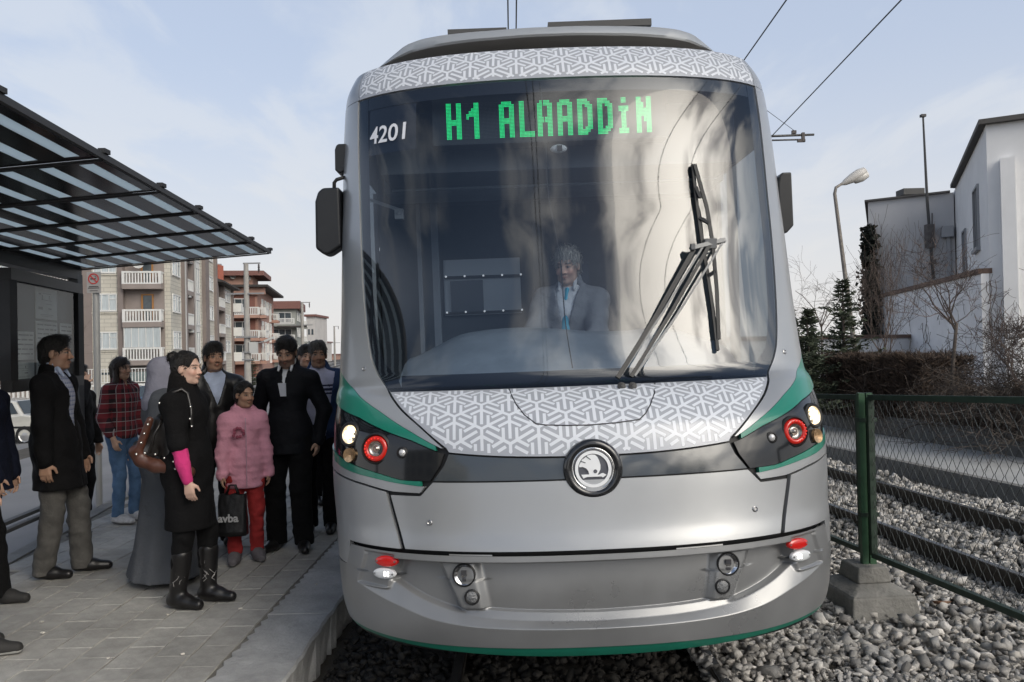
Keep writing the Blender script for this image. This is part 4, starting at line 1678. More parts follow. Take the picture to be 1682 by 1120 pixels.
# --- wire mesh fence on posts set in concrete blocks
M_FG = mat('green fence paint', (.030, .085, .042), rough=.5, var=.25, vscale=12, coat=.1)
M_FGD = mat('dark green frame', (.022, .042, .028), rough=.55, var=.2, vscale=12)
M_WIRE = mat('mesh wire', (.085, .09, .085), rough=.5, metal=.4)
M_BLOCK = mat('block concrete', (.20, .195, .18), rough=.9, var=.25, vscale=6, bump=.6, bscale=35, bdist=.02)
PB = np.array([2.42, 5.50])
fdir = np.array([.05, -1.0])
fdir /= np.linalg.norm(fdir)
bl = MB()
cx_, cy_ = PB[0] - .02, PB[1] + .02


def frustum(mb, c, w0, d0, w1, d1, z0, z1, ang=.1):
    M_ = Matrix.Rotation(ang, 3, 'Z')
    V = []
    for (w_, d_, z_) in ((w0, d0, z0), (w1, d1, z1)):
        for sx_, sy_ in ((-1, -1), (1, -1), (1, 1), (-1, 1)):
            p = M_ @ Vector((sx_ * w_ / 2, sy_ * d_ / 2, 0))
            V.append((c[0] + p.x, c[1] + p.y, z_))
    mb.hexa(V)


frustum(bl, (cx_, cy_), .50, .58, .44, .50, -.12, .10)
frustum(bl, (cx_, cy_), .44, .50, .24, .27, .10, .155)
frustum(bl, (cx_, cy_), .24, .27, .21, .24, .155, .262)
bl = bl.build('concrete_base', M_BLOCK)
tag(bl, 'stepped grey concrete block holding the green fence post', 'concrete block')
bv_ = bl.modifiers.new('worn', 'BEVEL')
bv_.width = .012
bv_.segments = 2
post = thing('fence_post', 'green steel fence post standing in the concrete block', 'post', (PB[0], PB[1], .26))
mb = MB((PB[0], PB[1], .26))
for dx in (-.025, .028):
    mb.beam((PB[0] + dx, PB[1], .26), (PB[0] + dx, PB[1], 1.435), .042, .042, up=(0, 1, 0))
mb.beam((PB[0] + .002, PB[1] + .012, .26), (PB[0] + .002, PB[1] + .012, 1.425), .02, .03, up=(0, 1, 0))
mb.build('upright', M_FG, post)
for z_ in (.60, 1.25):
    mb = MB((PB[0], PB[1], .26))
    mb.box((PB[0] + .01, PB[1], z_), (.125, .06, .026))
    mb.lathe((PB[0] + .045, PB[1] - .032, z_), (0, -1, 0), [(.010, 0), (.010, .012), (.001, .013)], 6)
    mb.build('clamp', M_FGD, post)


def mesh_panel(start, length, label, lift=0.0):
    a = np.array([start[0], start[1]])
    b = a + fdir * length
    k0_ = float((a - PB) @ fdir)
    P = lambda k, z_: np.array([*(a + fdir * k), z_ + .048 * (k + k0_)])
    z0, z1 = .335 + lift, 1.405 + lift
    o = thing('mesh_fence_panel', label, 'fence', (a[0], a[1], z0))
    off = (a[0], a[1], z0)
    mb = MB(off)
    for z_ in (z0, z1):
        mb.beam(P(0, z_), P(length, z_), .035, .035)
    for k in (0, length):
        mb.beam(P(k, z0), P(k, z1), .04, .035, up=(0, 1, 0))
    mb.build('frame', M_FGD, o)
    # interlinked zig-zag wires
    mb = MB(off)
    W_, H_ = .040, .047
    n_ = int(length / W_) + 1
    nz = int((z1 - z0) / H_)
    nrm = np.array([fdir[1], -fdir[0], 0])
    for i in range(n_):
        pts = []
        for j in range(nz + 1):
            k = min(max(i * W_ + (W_ * 1.04 if (j + i) % 2 else -W_ * .04), .0), length)
            pts.append(P(k, z0 + (z1 - z0) * j / nz) + nrm * (.004 if (j + i) % 2 else -.004))
        mb.tube(pts, .0019, 4, caps=False)
    w = mb.build('chain_link_mesh', M_WIRE, o)
    w['kind'] = 'stuff'
    return o


mesh_panel(PB + fdir * .08, 2.15, 'chain link panel to the right of the green post, in front of the second track')
mesh_panel(PB - fdir * 2.22, 2.14, 'chain link panel between the green post and the tram headlight')
mesh_panel(PB - fdir * 4.46, 2.14, 'chain link panel behind the tram')

# =================================================================== SHELTER, SIGNS, POLES, WIRES
M_ALU = mat('shelter dark grey', (.045, .045, .047), rough=.5, metal=.3, var=.1)
M_ALU2 = mat('shelter post grey', (.10, .105, .11), rough=.45, metal=.4, var=.15, vscale=5)
M_POLY = mat('dark canopy sheet', (.016, .017, .018), rough=.16, spec=.35)
m = bpy.data.materials.new('frosted strip')
m.use_nodes = True
nt = m.node_tree
pb = nt.nodes['Principled BSDF']
pb.inputs['Base Color'].default_value = (.62, .70, .74, 1)
pb.inputs['Roughness'].default_value = .35
trl = nt.nodes.new('ShaderNodeBsdfTranslucent')
trl.inputs[0].default_value = (.72, .80, .84, 1)
mx = nt.nodes.new('ShaderNodeMixShader')
mx.inputs[0].default_value = .75
nt.links.new(pb.outputs[0], mx.inputs[1])
nt.links.new(trl.outputs[0], mx.inputs[2])
nt.links.new(mx.outputs[0], nt.nodes['Material Output'].inputs[0])
M_FROST = m
FF, FN, BF, BN = np.array([-2.25, 7.42, 2.735]), np.array([-1.90, 2.95, 2.755]), np.array([-4.02, 7.40, 2.615]), np.array([-3.50, 2.95, 2.63])
shelter = thing('tram_shelter', 'dark tram stop shelter with striped flat canopy over the waiting people', 'shelter', (-4.02, 7.38, PZ))
SO = np.array([-4.02, 7.38, PZ])
CP = lambda k, w_: (FN + (FF - FN) * k) * (1 - w_) + (BN + (BF - BN) * k) * w_   # k along the tram, w from front to back
NB = 6
bay_k = [0.0, .203, .375, .530, .690, .845, 1.0]
for i in range(NB):
    k0, k1 = bay_k[i] + .004, bay_k[i + 1] - .004
    mb = MB(SO)
    c4 = [CP(k0, 0.015), CP(k1, .015), CP(k1, .985), CP(k0, .985)]
    mb.hexa([c4[0], c4[3], c4[2], c4[1], c4[0] + [0, 0, .008], c4[3] + [0, 0, .008], c4[2] + [0, 0, .008], c4[1] + [0, 0, .008]])
    # openings for the pale strips are left between dark bands
    mb = MB(SO)
    NSX = 8
    edges = [0.015]
    strips = []
    for j in range(NSX):
        w0 = .045 + j * .1215
        strips.append((w0, w0 + .044))
    kk0, kk1 = k0 + .07 * (k1 - k0), k1 - .07 * (k1 - k0)
    prev = .012

    def slab(mb_, a0, a1, w0, w1, t=.008):
        q = [CP(a0, w0), CP(a1, w0), CP(a1, w1), CP(a0, w1)]
        mb_.hexa([q[0], q[3], q[2], q[1], q[0] + [0, 0, t], q[3] + [0, 0, t], q[2] + [0, 0, t], q[1] + [0, 0, t]][0:4][::-1] + [q[0] + [0, 0, t], q[3] + [0, 0, t], q[2] + [0, 0, t], q[1] + [0, 0, t]][::-1])
    for (w0, w1) in strips:
        slab(mb, k0, k1, prev, w0)
        slab(mb, k0, kk0, w0, w1)
        slab(mb, kk1, k1, w0, w1)
        prev = w1
    slab(mb, k0, k1, prev, .988)
    mb.build('canopy_panel', M_POLY, shelter)
    for (w0, w1) in strips:
        mb = MB(SO)
        slab(mb, kk0, kk1, w0, w1, .006)
        mb.build('frosted_strip', M_FROST, shelter)
for i, k in enumerate(bay_k):
    mb = MB(SO)
    mb.beam(CP(k, -.005) + [0, 0, .022], CP(k, 1.0) + [0, 0, .022], .030, .028)
    mb.beam(CP(k, .0) + [0, 0, -.006], CP(k, 1.0) + [0, 0, -.006], .012, .012)
    mb.box(CP(k, -.006) + [0, 0, .034], (.035, .055, .022))
    mb.build('canopy_rib', M_ALU, shelter)
for (nm, w_, dz, sz) in (('front_edge', -.004, .008, (.022, .030)), ('rear_beam', 1.02, -.04, (.11, .11))):
    mb = MB(SO)
    mb.beam(CP(-.01, w_) + [0, 0, dz], CP(1.004, w_) + [0, 0, dz], *sz)
    mb.build(nm, M_ALU, shelter)
mb = MB(SO)
mb.beam(CP(-.008, -.01) + [0, 0, .03], CP(-.008, 1.02) + [0, 0, .03], .03, .075)
mb.build('end_fascia', mat('fascia grey', (.22, .22, .23), rough=.5, metal=.3), shelter)
for k in (1.0, .02):
    b = CP(k, 1.02)
    mb = MB(SO)
    mb.beam((b[0] + .02, b[1] - .02, PZ), (b[0] + .02, b[1] - .02, b[2] - .05), .085, .085, up=(0, 1, 0))
    mb.box((b[0] + .02, b[1] - .02, PZ + .006), (.16, .16, .012))
    p_ = mb.build('post', M_ALU2, shelter)
    mb = MB(SO)
    mb.box((b[0] + .09, b[1] - .05, PZ + .22), (.05, .03, .08))
    mb.build('post_socket', M_ALU2, p_)
# bench bar along the back of the shelter
mb = MB(SO)
for z_ in (.62, .56):
    mb.beam((BN[0] - .0, BN[1] + 1.4, z_), (BF[0] + .3, BF[1] - 1.1, z_), .05, .025)
mb.beam((-3.62, 4.9, PZ), (-3.62, 4.9, .6), .05, .05, up=(0, 1, 0))
mb.build('leaning_rail', M_ALU, shelter)

# notice case at the back of the shelter
na, nb = at(8, 440, 5.65), at(128, 470, 7.05)
na2, nb2 = at(8, 643, 5.65), at(128, 634, 7.05)
zt, zb = (na[2] + nb[2]) / 2 + .01, (na2[2] + nb2[2]) / 2
A_, B_ = np.array([na[0], 5.65, 0]), np.array([nb[0], 7.05, 0])
ln = np.linalg.norm(B_ - A_)
du = (B_ - A_) / ln
dn = np.array([du[1], -du[0], 0])         # towards the platform
case = thing('notice_case', 'dark framed glass notice case with timetables behind the man in the black coat', 'notice board', (A_[0], A_[1], zb))
CO = (A_[0], A_[1], zb)
N_ = lambda k, z_, d=0: A_ + du * (k * ln) + np.array([0, 0, z_]) + dn * d
mb = MB(CO)
fw = .085
mb.beam(N_(0, zt - fw / 2), N_(1, zt - fw / 2), .08, fw)
mb.beam(N_(0, zb + fw / 2), N_(1, zb + fw / 2), .08, fw)
mb.beam(N_(.03, zb + fw), N_(.03, zt - fw), .08, fw, up=(0, 1, 0))
mb.beam(N_(.97, zb + fw), N_(.97, zt - fw), .08, fw, up=(0, 1, 0))
mb.build('frame', M_ALU, case)
mb = MB(CO)
mb.beam(N_(.05, (zt + zb) / 2, -.03), N_(.95, (zt + zb) / 2, -.03), .006, zt - zb - .16)
mb.build('backing', mat('case backing', (.10, .115, .12), rough=.6, var=.25, vscale=1.2), case)
M_PAPER = mat('notice paper', (.66, .68, .66), rough=.7, var=.1, vscale=5)
M_INK = mat('printed grey', (.20, .21, .215), rough=.7)
hgt = zt - zb


def sheet_paper(k0, k1, f0, f1, draw):
    mb = MB(CO)
    zc_ = zb + hgt * (f0 + f1) / 2
    mb.beam(N_(k0, zc_, -.022), N_(k1, zc_, -.022), .004, hgt * (f1 - f0))
    p_ = mb.build('notice_paper', M_PAPER, case)
    mb = MB(CO)
    r_ = random.Random(int(k0 * 100 + f0 * 50))
    if draw == 'lines':
        f = f1 - .03
        while f > f0 + .02:
            a = k0 + .02
            while a < k1 - .03:
                l_ = r_.uniform(.05, .16)
                mb.beam(N_(a, zb + hgt * f, -.0195), N_(min(a + l_, k1 - .015), zb + hgt * f, -.0195),   .001, .010)
                a += l_ + .012
            f -= .040
    else:
        for (a, f, w_, h_) in ((.2, .80, .12, .04), (.5, .83, .4, .012), (.5, .62, .5, .012), (.6, .5, .25, .012), (.22, .35, .2, .09), (.65, .35, .15, .05), (.3, .7, .03, .16), (.62, .72, .03, .12), (.5, .15, .6, .01), (.5, .1, .5, .01)):
            ca, cf = k0 + (k1 - k0) * a, f0 + (f1 - f0) * f
            hw = (k1 - k0) * w_ / 2
            mb.beam(N_(ca - hw, zb + hgt * cf, -.0195), N_(ca + hw, zb + hgt * cf, -.0195), .001, hgt * (f1 - f0) * h_)
    mb.build('print', M_INK, p_)


sheet_paper(.40, .70, .62, .90, 'blocks')
sheet_paper(.40, .70, .10, .60, 'lines')
sheet_paper(.08, .37, .26, .50, 'lines')
sheet_paper(.08, .37, .10, .24, 'blocks')
sheet_paper(.74, .93, .50, .60, 'lines')
mb = MB(CO)
mb.add([N_(.06, zb + .08, .012), N_(.94, zb + .08, .012), N_(.94, zt - .08, .012), N_(.06, zt - .08, .012)], [(0, 1, 2, 3)])
mb.build('glass_pane', glass_mat('case glass', (.84, .88, .89), ior=1.25), case)

# no smoking sign on its own post
YS = 10.0
sa, sb = at(144, 447, YS), at(167, 481, YS)
sg = thing('no_smoking_sign', 'grey no smoking sign on a thin post beside the shelter', 'sign', ((sa[0] + sb[0]) / 2, YS, -.2))
SOF = ((sa[0] + sb[0]) / 2, YS, -.2)
cx_, cz_ = (sa[0] + sb[0]) / 2, (sa[2] + sb[2]) / 2
mb = MB(SOF)
mb.tube([(cx_, YS + .03, -.2), (cx_, YS + .03, sa[2] - .05)], .04, 12)
mb.build('sign_post', mat('sign post grey', (.30, .30, .29), rough=.5, metal=.3), sg, smooth=True, auto=40)
mb = MB(SOF)
mb.box((cx_, YS - .02, cz_), (sb[0] - sa[0], .012, sa[2] - sb[2]))
pn = mb.build('sign_plate', mat('sign plate', (.30, .29, .28), rough=.5), sg)
hh = sa[2] - sb[2]
cc = np.array([cx_, YS - .0275, cz_ + hh * .17])
mb = MB(SOF)
mb.lathe(cc, (0, -1, 0), [(.068, 0), (.068, .003), (.054, .003), (.054, 0)], 28)
mb.beam(cc + [-.042, -.0025, .042], cc + [.042, -.0025, -.042], .0135, .003, up=(0, -1, 0))
mb.build('red_ring', mat('sign red', (.42, .03, .03), rough=.5), pn)
mb = MB(SOF)
mb.box(cc + [-.002, -.001, 0], (.072, .002, .013))
mb.box(cc + [.03, -.001, .022], (.006, .002, .02))
mb.box(cc + [.022, -.001, .034], (.02, .002, .005))
mb.box((cx_, YS - .027, cz_ - hh * .20), (.12, .002, .012), 0)
mb.box((cx_, YS - .027, cz_ - hh * .27), (.14, .002, .010), 0)
mb.box((cx_, YS - .027, cz_ - hh * .40), (.10, .002, .008), 0)
mb.build('sign_print', mat('sign print dark', (.05, .045, .045), rough=.6), pn)

# concrete street poles along the road
M_POLE = mat('concrete pole', (.36, .345, .32), rough=.9, var=.12, vscale=3)
M_GALV = mat('galvanised', (.33, .33, .33), rough=.5, metal=.5)
M_INSUL = mat('insulator dark', (.06, .05, .05), rough=.5)


def zs_at(x, y):
    return float(_zs(x + SK * y))


def street_pole(u, vtop, y, label, lamp=False, arm=True, second=None):
    t = at(u, vtop, y)
    x = t[0]
    zg = zs_at(x, y)
    o = thing('street_pole', label, 'utility pole', (x, y, zg), group='concrete poles along the road')
    off = (x, y, zg)
    mb = MB(off)
    mb.tube([(x, y, zg), (x, y, t[2])], [.24, .15], 10)
    mb.build('shaft', M_POLE, o, smooth=True, auto=40)
    k = y / 53
    mb = MB(off)
    mb.beam((x - .2, y, t[2] + .02), (x + .95, y, t[2] + .02), .07, .09)
    mb.build('cross_arm', M_GALV, o)
    mb = MB(off)
    mb.lathe((x + .85, y, t[2] - .02), (0, 0, -1), [(.03, 0), (.07, .1), (.05, .15), (.08, .25), (.05, .32), (.08, .42), (.03, .5), (.02, .62)], 8)
    mb.build('insulator', M_INSUL, o, smooth=True)
    if second is not None:
        mb = MB(off)
        mb.beam((x - 1.3, y - .1, t[2] - second), (x + 1.2, y - .1, t[2] - second), .08, .1)
        mb.build('cross_arm', M_GALV, o)
    if lamp:
        z_ = t[2] - 5.4
        mb = MB(off)
        mb.tube([(x + .15, y, z_), (x + .7, y, z_ + .1), (x + 1.2, y, z_ + .22)], .04, 6)
        l_ = mb.build('lamp_arm', M_GALV, o, smooth=True)
        mb = MB(off)
        mb.beam((x + 1.15, y, z_ + .2), (x + 1.75, y, z_ + .45), .22, .13)
        mb.build('lamp_head', mat('lamp head pale', (.55, .55, .53), rough=.4), l_)
        for dz, ww in ((-4.9, 1.3), (-5.9, .5), (-6.4, .55)):
            mb = MB(off)
            mb.box((x, y - .05, t[2] + dz), (ww, .5, .09))
            mb.build('bracket', M_GALV, o)
        mb = MB(off)
        mb.box((x + .45, y - .1, t[2] - 5.6), (.5, .35, .75))
        mb.build('switch_box', mat('box pale', (.5, .5, .48), rough=.5), o)
    return o


street_pole(404, 433, 53, 'tall concrete pole with lamp head and box in front of the brick-red houses', lamp=True, second=2.0)
street_pole(496, 497, 92, 'concrete pole in front of the grey-green house at the end of the row', second=2.6)
street_pole(549, 536, 165, 'farthest thin pole, beside the edge of the tram', second=3.4)

# overhead wires
M_CW = mat('overhead wire', (.03, .03, .03), rough=.5)


def wire(name, pts, label, r=.009):
    mb = MB()
    mb.tube(pts, r, 5)
    return tag(mb.build(name, M_CW), label, 'wire', 'overhead tram wires')


def sag(a, b, n=24, s=0.0):
    a, b = np.array(a, float), np.array(b, float)
    return [a + (b - a) * i / n - np.array([0, 0, 4 * s * (i / n) * (1 - i / n)]) for i in range(n + 1)]


wire('contact_wire', sag((.02, -25, 5.6), (.05, 60, 5.6)), 'left of the two overhead wires right above the tram roof')
wire('contact_wire', sag((.11, -25, 5.6), (.15, 60, 5.6)), 'right of the two overhead wires right above the tram roof')
wire('contact_wire', sag((1.95, -25, 5.6), (3.2, 11, 5.6)) + sag((3.2, 11, 5.6), (2.0, 60, 5.6)), 'overhead wire that meets the top edge nearest the tram roof corner')
wire('contact_wire', sag((2.0, -25, 5.6), (4.84, 14.6, 5.6)) + sag((4.84, 14.6, 5.6), (1.5, 60, 5.6)), 'overhead wire running to the bracket above the second track')
# pull-off bracket
br = thing('wire_bracket', 'horizontal tube bracket with insulator holding the wire of the second track', 'bracket', tuple(at(1300, 225, 14.6)))
BO = tuple(at(1300, 225, 14.6))
mb = MB(BO)
mb.tube([at(1200, 226, 14.6), at(1337, 221, 14.6)], .022, 8)
mb.tube([at(1240, 231, 14.6), at(1322, 229, 14.6)], .016, 8)
mb.build('tube', mat('bracket tube', (.09, .09, .09), rough=.5, metal=.3), br, smooth=True)
mb = MB(BO)
mb.box(at(1319, 225, 14.6), (.05, .06, .16))
mb.box(at(1316, 231, 14.6), (.14, .05, .05))
mb.box(at(1304, 217, 14.6), (.08, .05, .06))
mb.build('insulator', M_INSUL, br)
tag(obj('stay_wire', (lambda mb: (mb.tube([at(1304, 214, 14.6), at(1258, 180, 13.2)], .006, 4), mesh_data('stay_wire', mb.V, mb.F, M_CW))[1])(MB())), 'thin slanting stay wire above the tube bracket', 'wire')
# the pole that carries the bracket stands behind the tram
pp = at(1200, 226, 14.6)
o = thing('catenary_mast', 'grey mast behind the tram carrying the wire bracket', 'mast', (pp[0], 14.6, -.1))
mb = MB((pp[0], 14.6, -.1))
mb.tube([(pp[0], 14.6, -.1), (pp[0], 14.6, 6.4)], .09, 10)
mb.build('shaft', M_GALV, o, smooth=True, auto=40)

# street lamp on the right
LY = 24.0
l0, l1, l2, l3 = at(1402, 560, LY), at(1371, 318, LY), at(1373, 308, LY), at(1384, 301, LY)
la = thing('street_lamp', 'leaning street lamp with pale twin-bowl head in front of the white building', 'street lamp', (l0[0] + .25, LY, .3))
LO = (l0[0] + .25, LY, .3)
mb = MB(LO)
mb.tube([(l0[0] + .25, LY, .3), l0, l1, l2, l3], [.085, .075, .05, .045, .04], 10)
mb.build('pole', mat('lamp pole', (.22, .20, .18), rough=.6, metal=.3, var=.2), la, smooth=True)
h0, h1 = at(1382, 303, LY), at(1424, 279, LY)
ax = (h1 - h0) / np.linalg.norm(h1 - h0)
mb = MB(LO)
mb.lathe(h0, ax, [(.03, 0), (.09, .12), (.15, .40), (.17, .62), (.13, .82), (.02, .88)], 14)
mb.build('lamp_head', mat('lamp shell', (.55, .53, .50), rough=.4), la, smooth=True)
dn_ = np.array([ax[2], 0, -ax[0]])
mb = MB(LO)
mb.lathe(h0 + ax * .62 + dn_ * .10, ax, [(.02, -.28), (.10, -.22), (.15, 0), (.12, .2), (.02, .26)], 14)
mb.build('lamp_bowl', mat('lamp glass', (.62, .60, .56), rough=.25, coat=.4), la, smooth=True)

# =================================================================== HOUSES ALONG THE STREET
RD = np.array([-.187, .982, 0.0])        # along the street, away
CD = np.array([-.982, -.187, 0.0])       # along the gable, to the left
M_CREAM = None


def brickmat(name, c1, c2, mortar, sx, sy, ms=.03, rough=.9):
    """coursed stone or brick too far away to tell the pieces apart"""
    m = bpy.data.materials.new(name)
    m.use_nodes = True
    nt = m.node_tree
    L = nt.links.new
    geo = nt.nodes.new('ShaderNodeNewGeometry')
    sp = nt.nodes.new('ShaderNodeSeparateXYZ')
    L(geo.outputs['Position'], sp.inputs[0])
    ad = nt.nodes.new('ShaderNodeMath')
    ad.operation = 'ADD'
    L(sp.outputs[0], ad.inputs[0])
    L(sp.outputs[1], ad.inputs[1])
    cb = nt.nodes.new('ShaderNodeCombineXYZ')
    L(ad.outputs[0], cb.inputs[0])
    L(sp.outputs[2], cb.inputs[1])
    b = nt.nodes.new('ShaderNodeTexBrick')
    L(cb.outputs[0], b.inputs['Vector'])
    b.inputs['Color1'].default_value = (*c1, 1)
    b.inputs['Color2'].default_value = (*c2, 1)
    b.inputs['Mortar'].default_value = (*mortar, 1)
    b.inputs['Scale'].default_value = 1
    b.inputs['Brick Width'].default_value = sx
    b.inputs['Row Height'].default_value = sy
    b.inputs['Mortar Size'].default_value = ms
    n = nt.nodes.new('ShaderNodeTexNoise')
    n.inputs['Scale'].default_value = .6
    n.inputs['Detail'].default_value = 8
    mx = nt.nodes.new('ShaderNodeMix')
    mx.data_type = 'RGBA'
    mx.blend_type = 'MULTIPLY'
    mx.inputs[0].default_value = .5
    ra = nt.nodes.new('ShaderNodeMapRange')
    ra.inputs['From Min'].default_value = .3
    ra.inputs['From Max'].default_value = .7
    ra.inputs['To Min'].default_value = .7
    ra.inputs['To Max'].default_value = 1.15
    L(n.outputs[0], ra.inputs[0])
    L(b.outputs[0], mx.inputs[6])
    L(ra.outputs[0], mx.inputs[7])
    p = nt.nodes['Principled BSDF']
    p.inputs['Roughness'].default_value = rough
    L(mx.outputs[2], p.inputs['Base Color'])
    return m


M_CREAM = brickmat('cream stone courses', (.62, .59, .515), (.56, .53, .46), (.42, .40, .35), 1.1, .30, .025)
M_BROWN = mat('brown pilaster', (.22, .185, .172), rough=.9, var=.1, vscale=.8)
M_LOGGIA = mat('loggia wall', (.28, .24, .22), rough=.9, var=.1, vscale=.8)
M_WHITE = mat('white paint', (.68, .68, .66), rough=.6, var=.05, vscale=2)
M_CURT = mat('curtained glass', (.46, .51, .53), rough=.18, coat=.5, var=.18, vscale=3.5, stretch=(3, 3, .2))
M_DGL = mat('dark window glass', (.06, .075, .085), rough=.08, coat=.6, var=.3, vscale=1.5)
M_ORANGE = mat('orange door frame', (.36, .17, .05), rough=.6)
M_RBRICK = brickmat('red facing brick', (.40, .20, .145), (.35, .165, .12), (.36, .28, .24), .24, .08, .012)
M_PINK = mat('pink render', (.42, .255, .20), rough=.9, var=.1, vscale=.7)
M_ROOFB = mat('dark roof sheet', (.05, .045, .042), rough=.8, var=.3, vscale=2)
M_MAROON = mat('maroon fascia', (.20, .095, .08), rough=.8, var=.12)
M_GREYG = mat('grey green render', (.29, .30, .275), rough=.9, var=.12, vscale=.8)
M_SOFFIT = mat('balcony underside', (.16, .14, .13), rough=.9)


class Face:
    """a facade: along-vector d, outward normal n, origin o"""

    def __init__(self, o, d, n, off):
        self.o, self.d, self.n, self.off = np.array(o, float), np.array(d, float), np.array(n, float), off

    def p(self, a, z, out=0.0):
        return self.o + self.d * a + self.n * out + np.array([0, 0, z - self.o[2]])

    def slab(self, mb, a0, a1, z0, z1, o0, o1, mi=0):
        P = self.p
        mb.hexa([P(a0, z0, o0), P(a1, z0, o0), P(a1, z0, o1), P(a0, z0, o1), P(a0, z1, o0), P(a1, z1, o0), P(a1, z1, o1), P(a0, z1, o1)], mi)
        return mb

    def part(self, name, m_, parent, *boxes):
        mb = MB(self.off)
        for b in boxes:
            self.slab(mb, *b)
        return mb.build(name, m_, parent)

    def window(self, parent, a0, a1, z0, z1, out=0.0, n=3, glass=None, frame=None, transom=True):
        w = self.part('window', glass or M_CURT, parent, (a0, a1, z0, z1, out, out + .02))
        t = .07
        bx = [(a0 - .03, a1 + .03, z1 - t, z1 + .03, out, out + .07), (a0 - .03, a1 + .03, z0 - .05, z0 + t, out, out + .10)]
        for i in range(n + 1):
            a = a0 + (a1 - a0) * i / n
            bx.append((a - t / 2, a + t / 2, z0 + t, z1 - t, out, out + .06))
        if transom:
            zt_ = z0 + (z1 - z0) * .68
            bx.append((a0, a0 + (a1 - a0) / n, zt_, zt_ + .05, out, out + .06))
            bx.append((a0 + (a1 - a0) * (n - 1) / n, a1, zt_, zt_ + .05, out, out + .06))
        self.part('window_frame', frame or M_WHITE, w, *bx)
        return w

    def balcony(self, parent, a0, a1, z, out, glazed=False, mt=None, slabm=None, bal=True, step=.21):
        s = self.part('balcony_slab', slabm or M_LOGGIA, parent, (a0, a1, z - .38, z, 0.01, out))
        bx = [(a0, a1, z + .84, z + .98, out - .14, out), (a0, a1, z, z + .10, out - .14, out),
              (a0, a0 + .14, z + .84, z + .98, .02, out - .14), (a1 - .14, a1, z + .84, z + .98, .02, out - .14),
              (a0, a0 + .2, z + .1, z + .84, out - .18, out), (a1 - .2, a1, z + .1, z + .84, out - .18, out)]
        if bal:
            k = a0 + .32
            while k < a1 - .25:
                bx.append((k, k + .10, z + .1, z + .84, out - .12, out - .03))
                k += step
            k = .2
            while k < out - .25:
                for e in (a0 + .02, a1 - .12):
                    bx.append((e, e + .10, z + .1, z + .84, k, k + .10))
                k += step
        else:
            bx.append((a0, a1, z + .1, z + .84, out - .1, out - .02))
        self.part('balustrade', mt or M_WHITE, s, *bx)
        return s


def house_body(root, off, C, wid, dep, z0, z1, m_, name='wall'):
    mb = MB(off)
    p = [C + CD * wid, C, C + RD * dep, C + CD * wid + RD * dep]
    mb.hexa([(q[0], q[1], z0) for q in p] + [(q[0], q[1], z1) for q in p])
    return mb.build(name, m_, root)


# ---- cream apartment house (nearest)
C1 = np.array([-27.0, 62.0, -1.3])
b1 = thing('apartment_house', 'cream stone apartment house with white balustrades and brown pilasters behind the shelter', 'house', tuple(C1))
off1 = tuple(C1)
ZT = 13.4
house_body(b1, off1, C1, 34, 19.4, -1.3, ZT, M_LOGGIA)
f1 = Face(C1, CD, -RD, off1)
f2 = Face(C1, RD, -CD, off1)
floors = [1.6, 4.52, 7.44, 10.36]
for base in (0.0, 9.0, 18.0, 27.0):
    # from the corner: balcony bay, pilaster, window bay, pilaster
    f1.part('pilaster', M_BROWN, b1, (base + 2.85, base + 3.22, -1.3, ZT, 0.01, .62))
    f1.part('pilaster', M_BROWN, b1, (base + 5.1, base + 5.75, -1.3, ZT, .01, .50))
    f1.part('stone_bay', M_CREAM, b1, (base + 3.22, base + 5.1, -1.3, ZT, .01, .42))
    if base + 5.75 < 30:
        f1.part('stone_bay', M_CREAM, b1, (base + 8.6, base + 9.0, -1.3, ZT, .01, .40))
    for k, z in enumerate([-1.3] + floors):
        if k > 0:
            f1.window(b1, base + 3.35, base + 4.95, z + .90, z + 2.20, .42)
            f1.part('sill_band', M_CREAM, b1, (base + 3.2, base + 5.12, z + .70, z + .80, .42, .50))
            a0, a1 = base + .02, base + 2.84
            f1.balcony(b1, a0, a1, z, .95)
            if k == 1 or (base > 0 and k == 3):
                g_ = f1.part('balcony_glazing', M_CURT, b1, (a0 + .1, a1 - .1, z + 1.0, z + 2.5, .80, .84))
                f1.part('glazing_bars', M_WHITE, g_, *[(a0 + .1 + j * .52, a0 + .15 + j * .52, z + 1.0, z + 2.5, .84, .88) for j in range(6)])
                f1.part('glazing_head', M_LOGGIA, b1, (a0, a1, z + 2.5, z + 2.56, .02, .9))
            else:
                d_ = f1.part('balcony_door', M_DGL, b1, (base + .9, base + 1.55, z + .05, z + 2.1, .01, .05))
                f1.part('door_frame', M_ORANGE, d_, (base + .78, base + .90, z + .05, z + 2.2, .01, .10), (base + 1.55, base + 1.68, z + .05, z + 2.2, .01, .10), (base + .90, base + 1.55, z + 2.1, z + 2.2, .01, .10))
        else:
            f1.part('cellar_vent', M_DGL, b1, (base + 3.6, base + 4.6, .55, .72, .42, .45))
        if base + 5.75 < 30:
            a0, a1 = base + 5.78, base + 8.58
            if k > 0:
                f1.balcony(b1, a0, a1, z, .75)
                f1.window(b1, a0 + .7, a1 - .7, z + .9, z + 2.1, .02, n=2, glass=M_DGL if k % 2 else M_CURT)
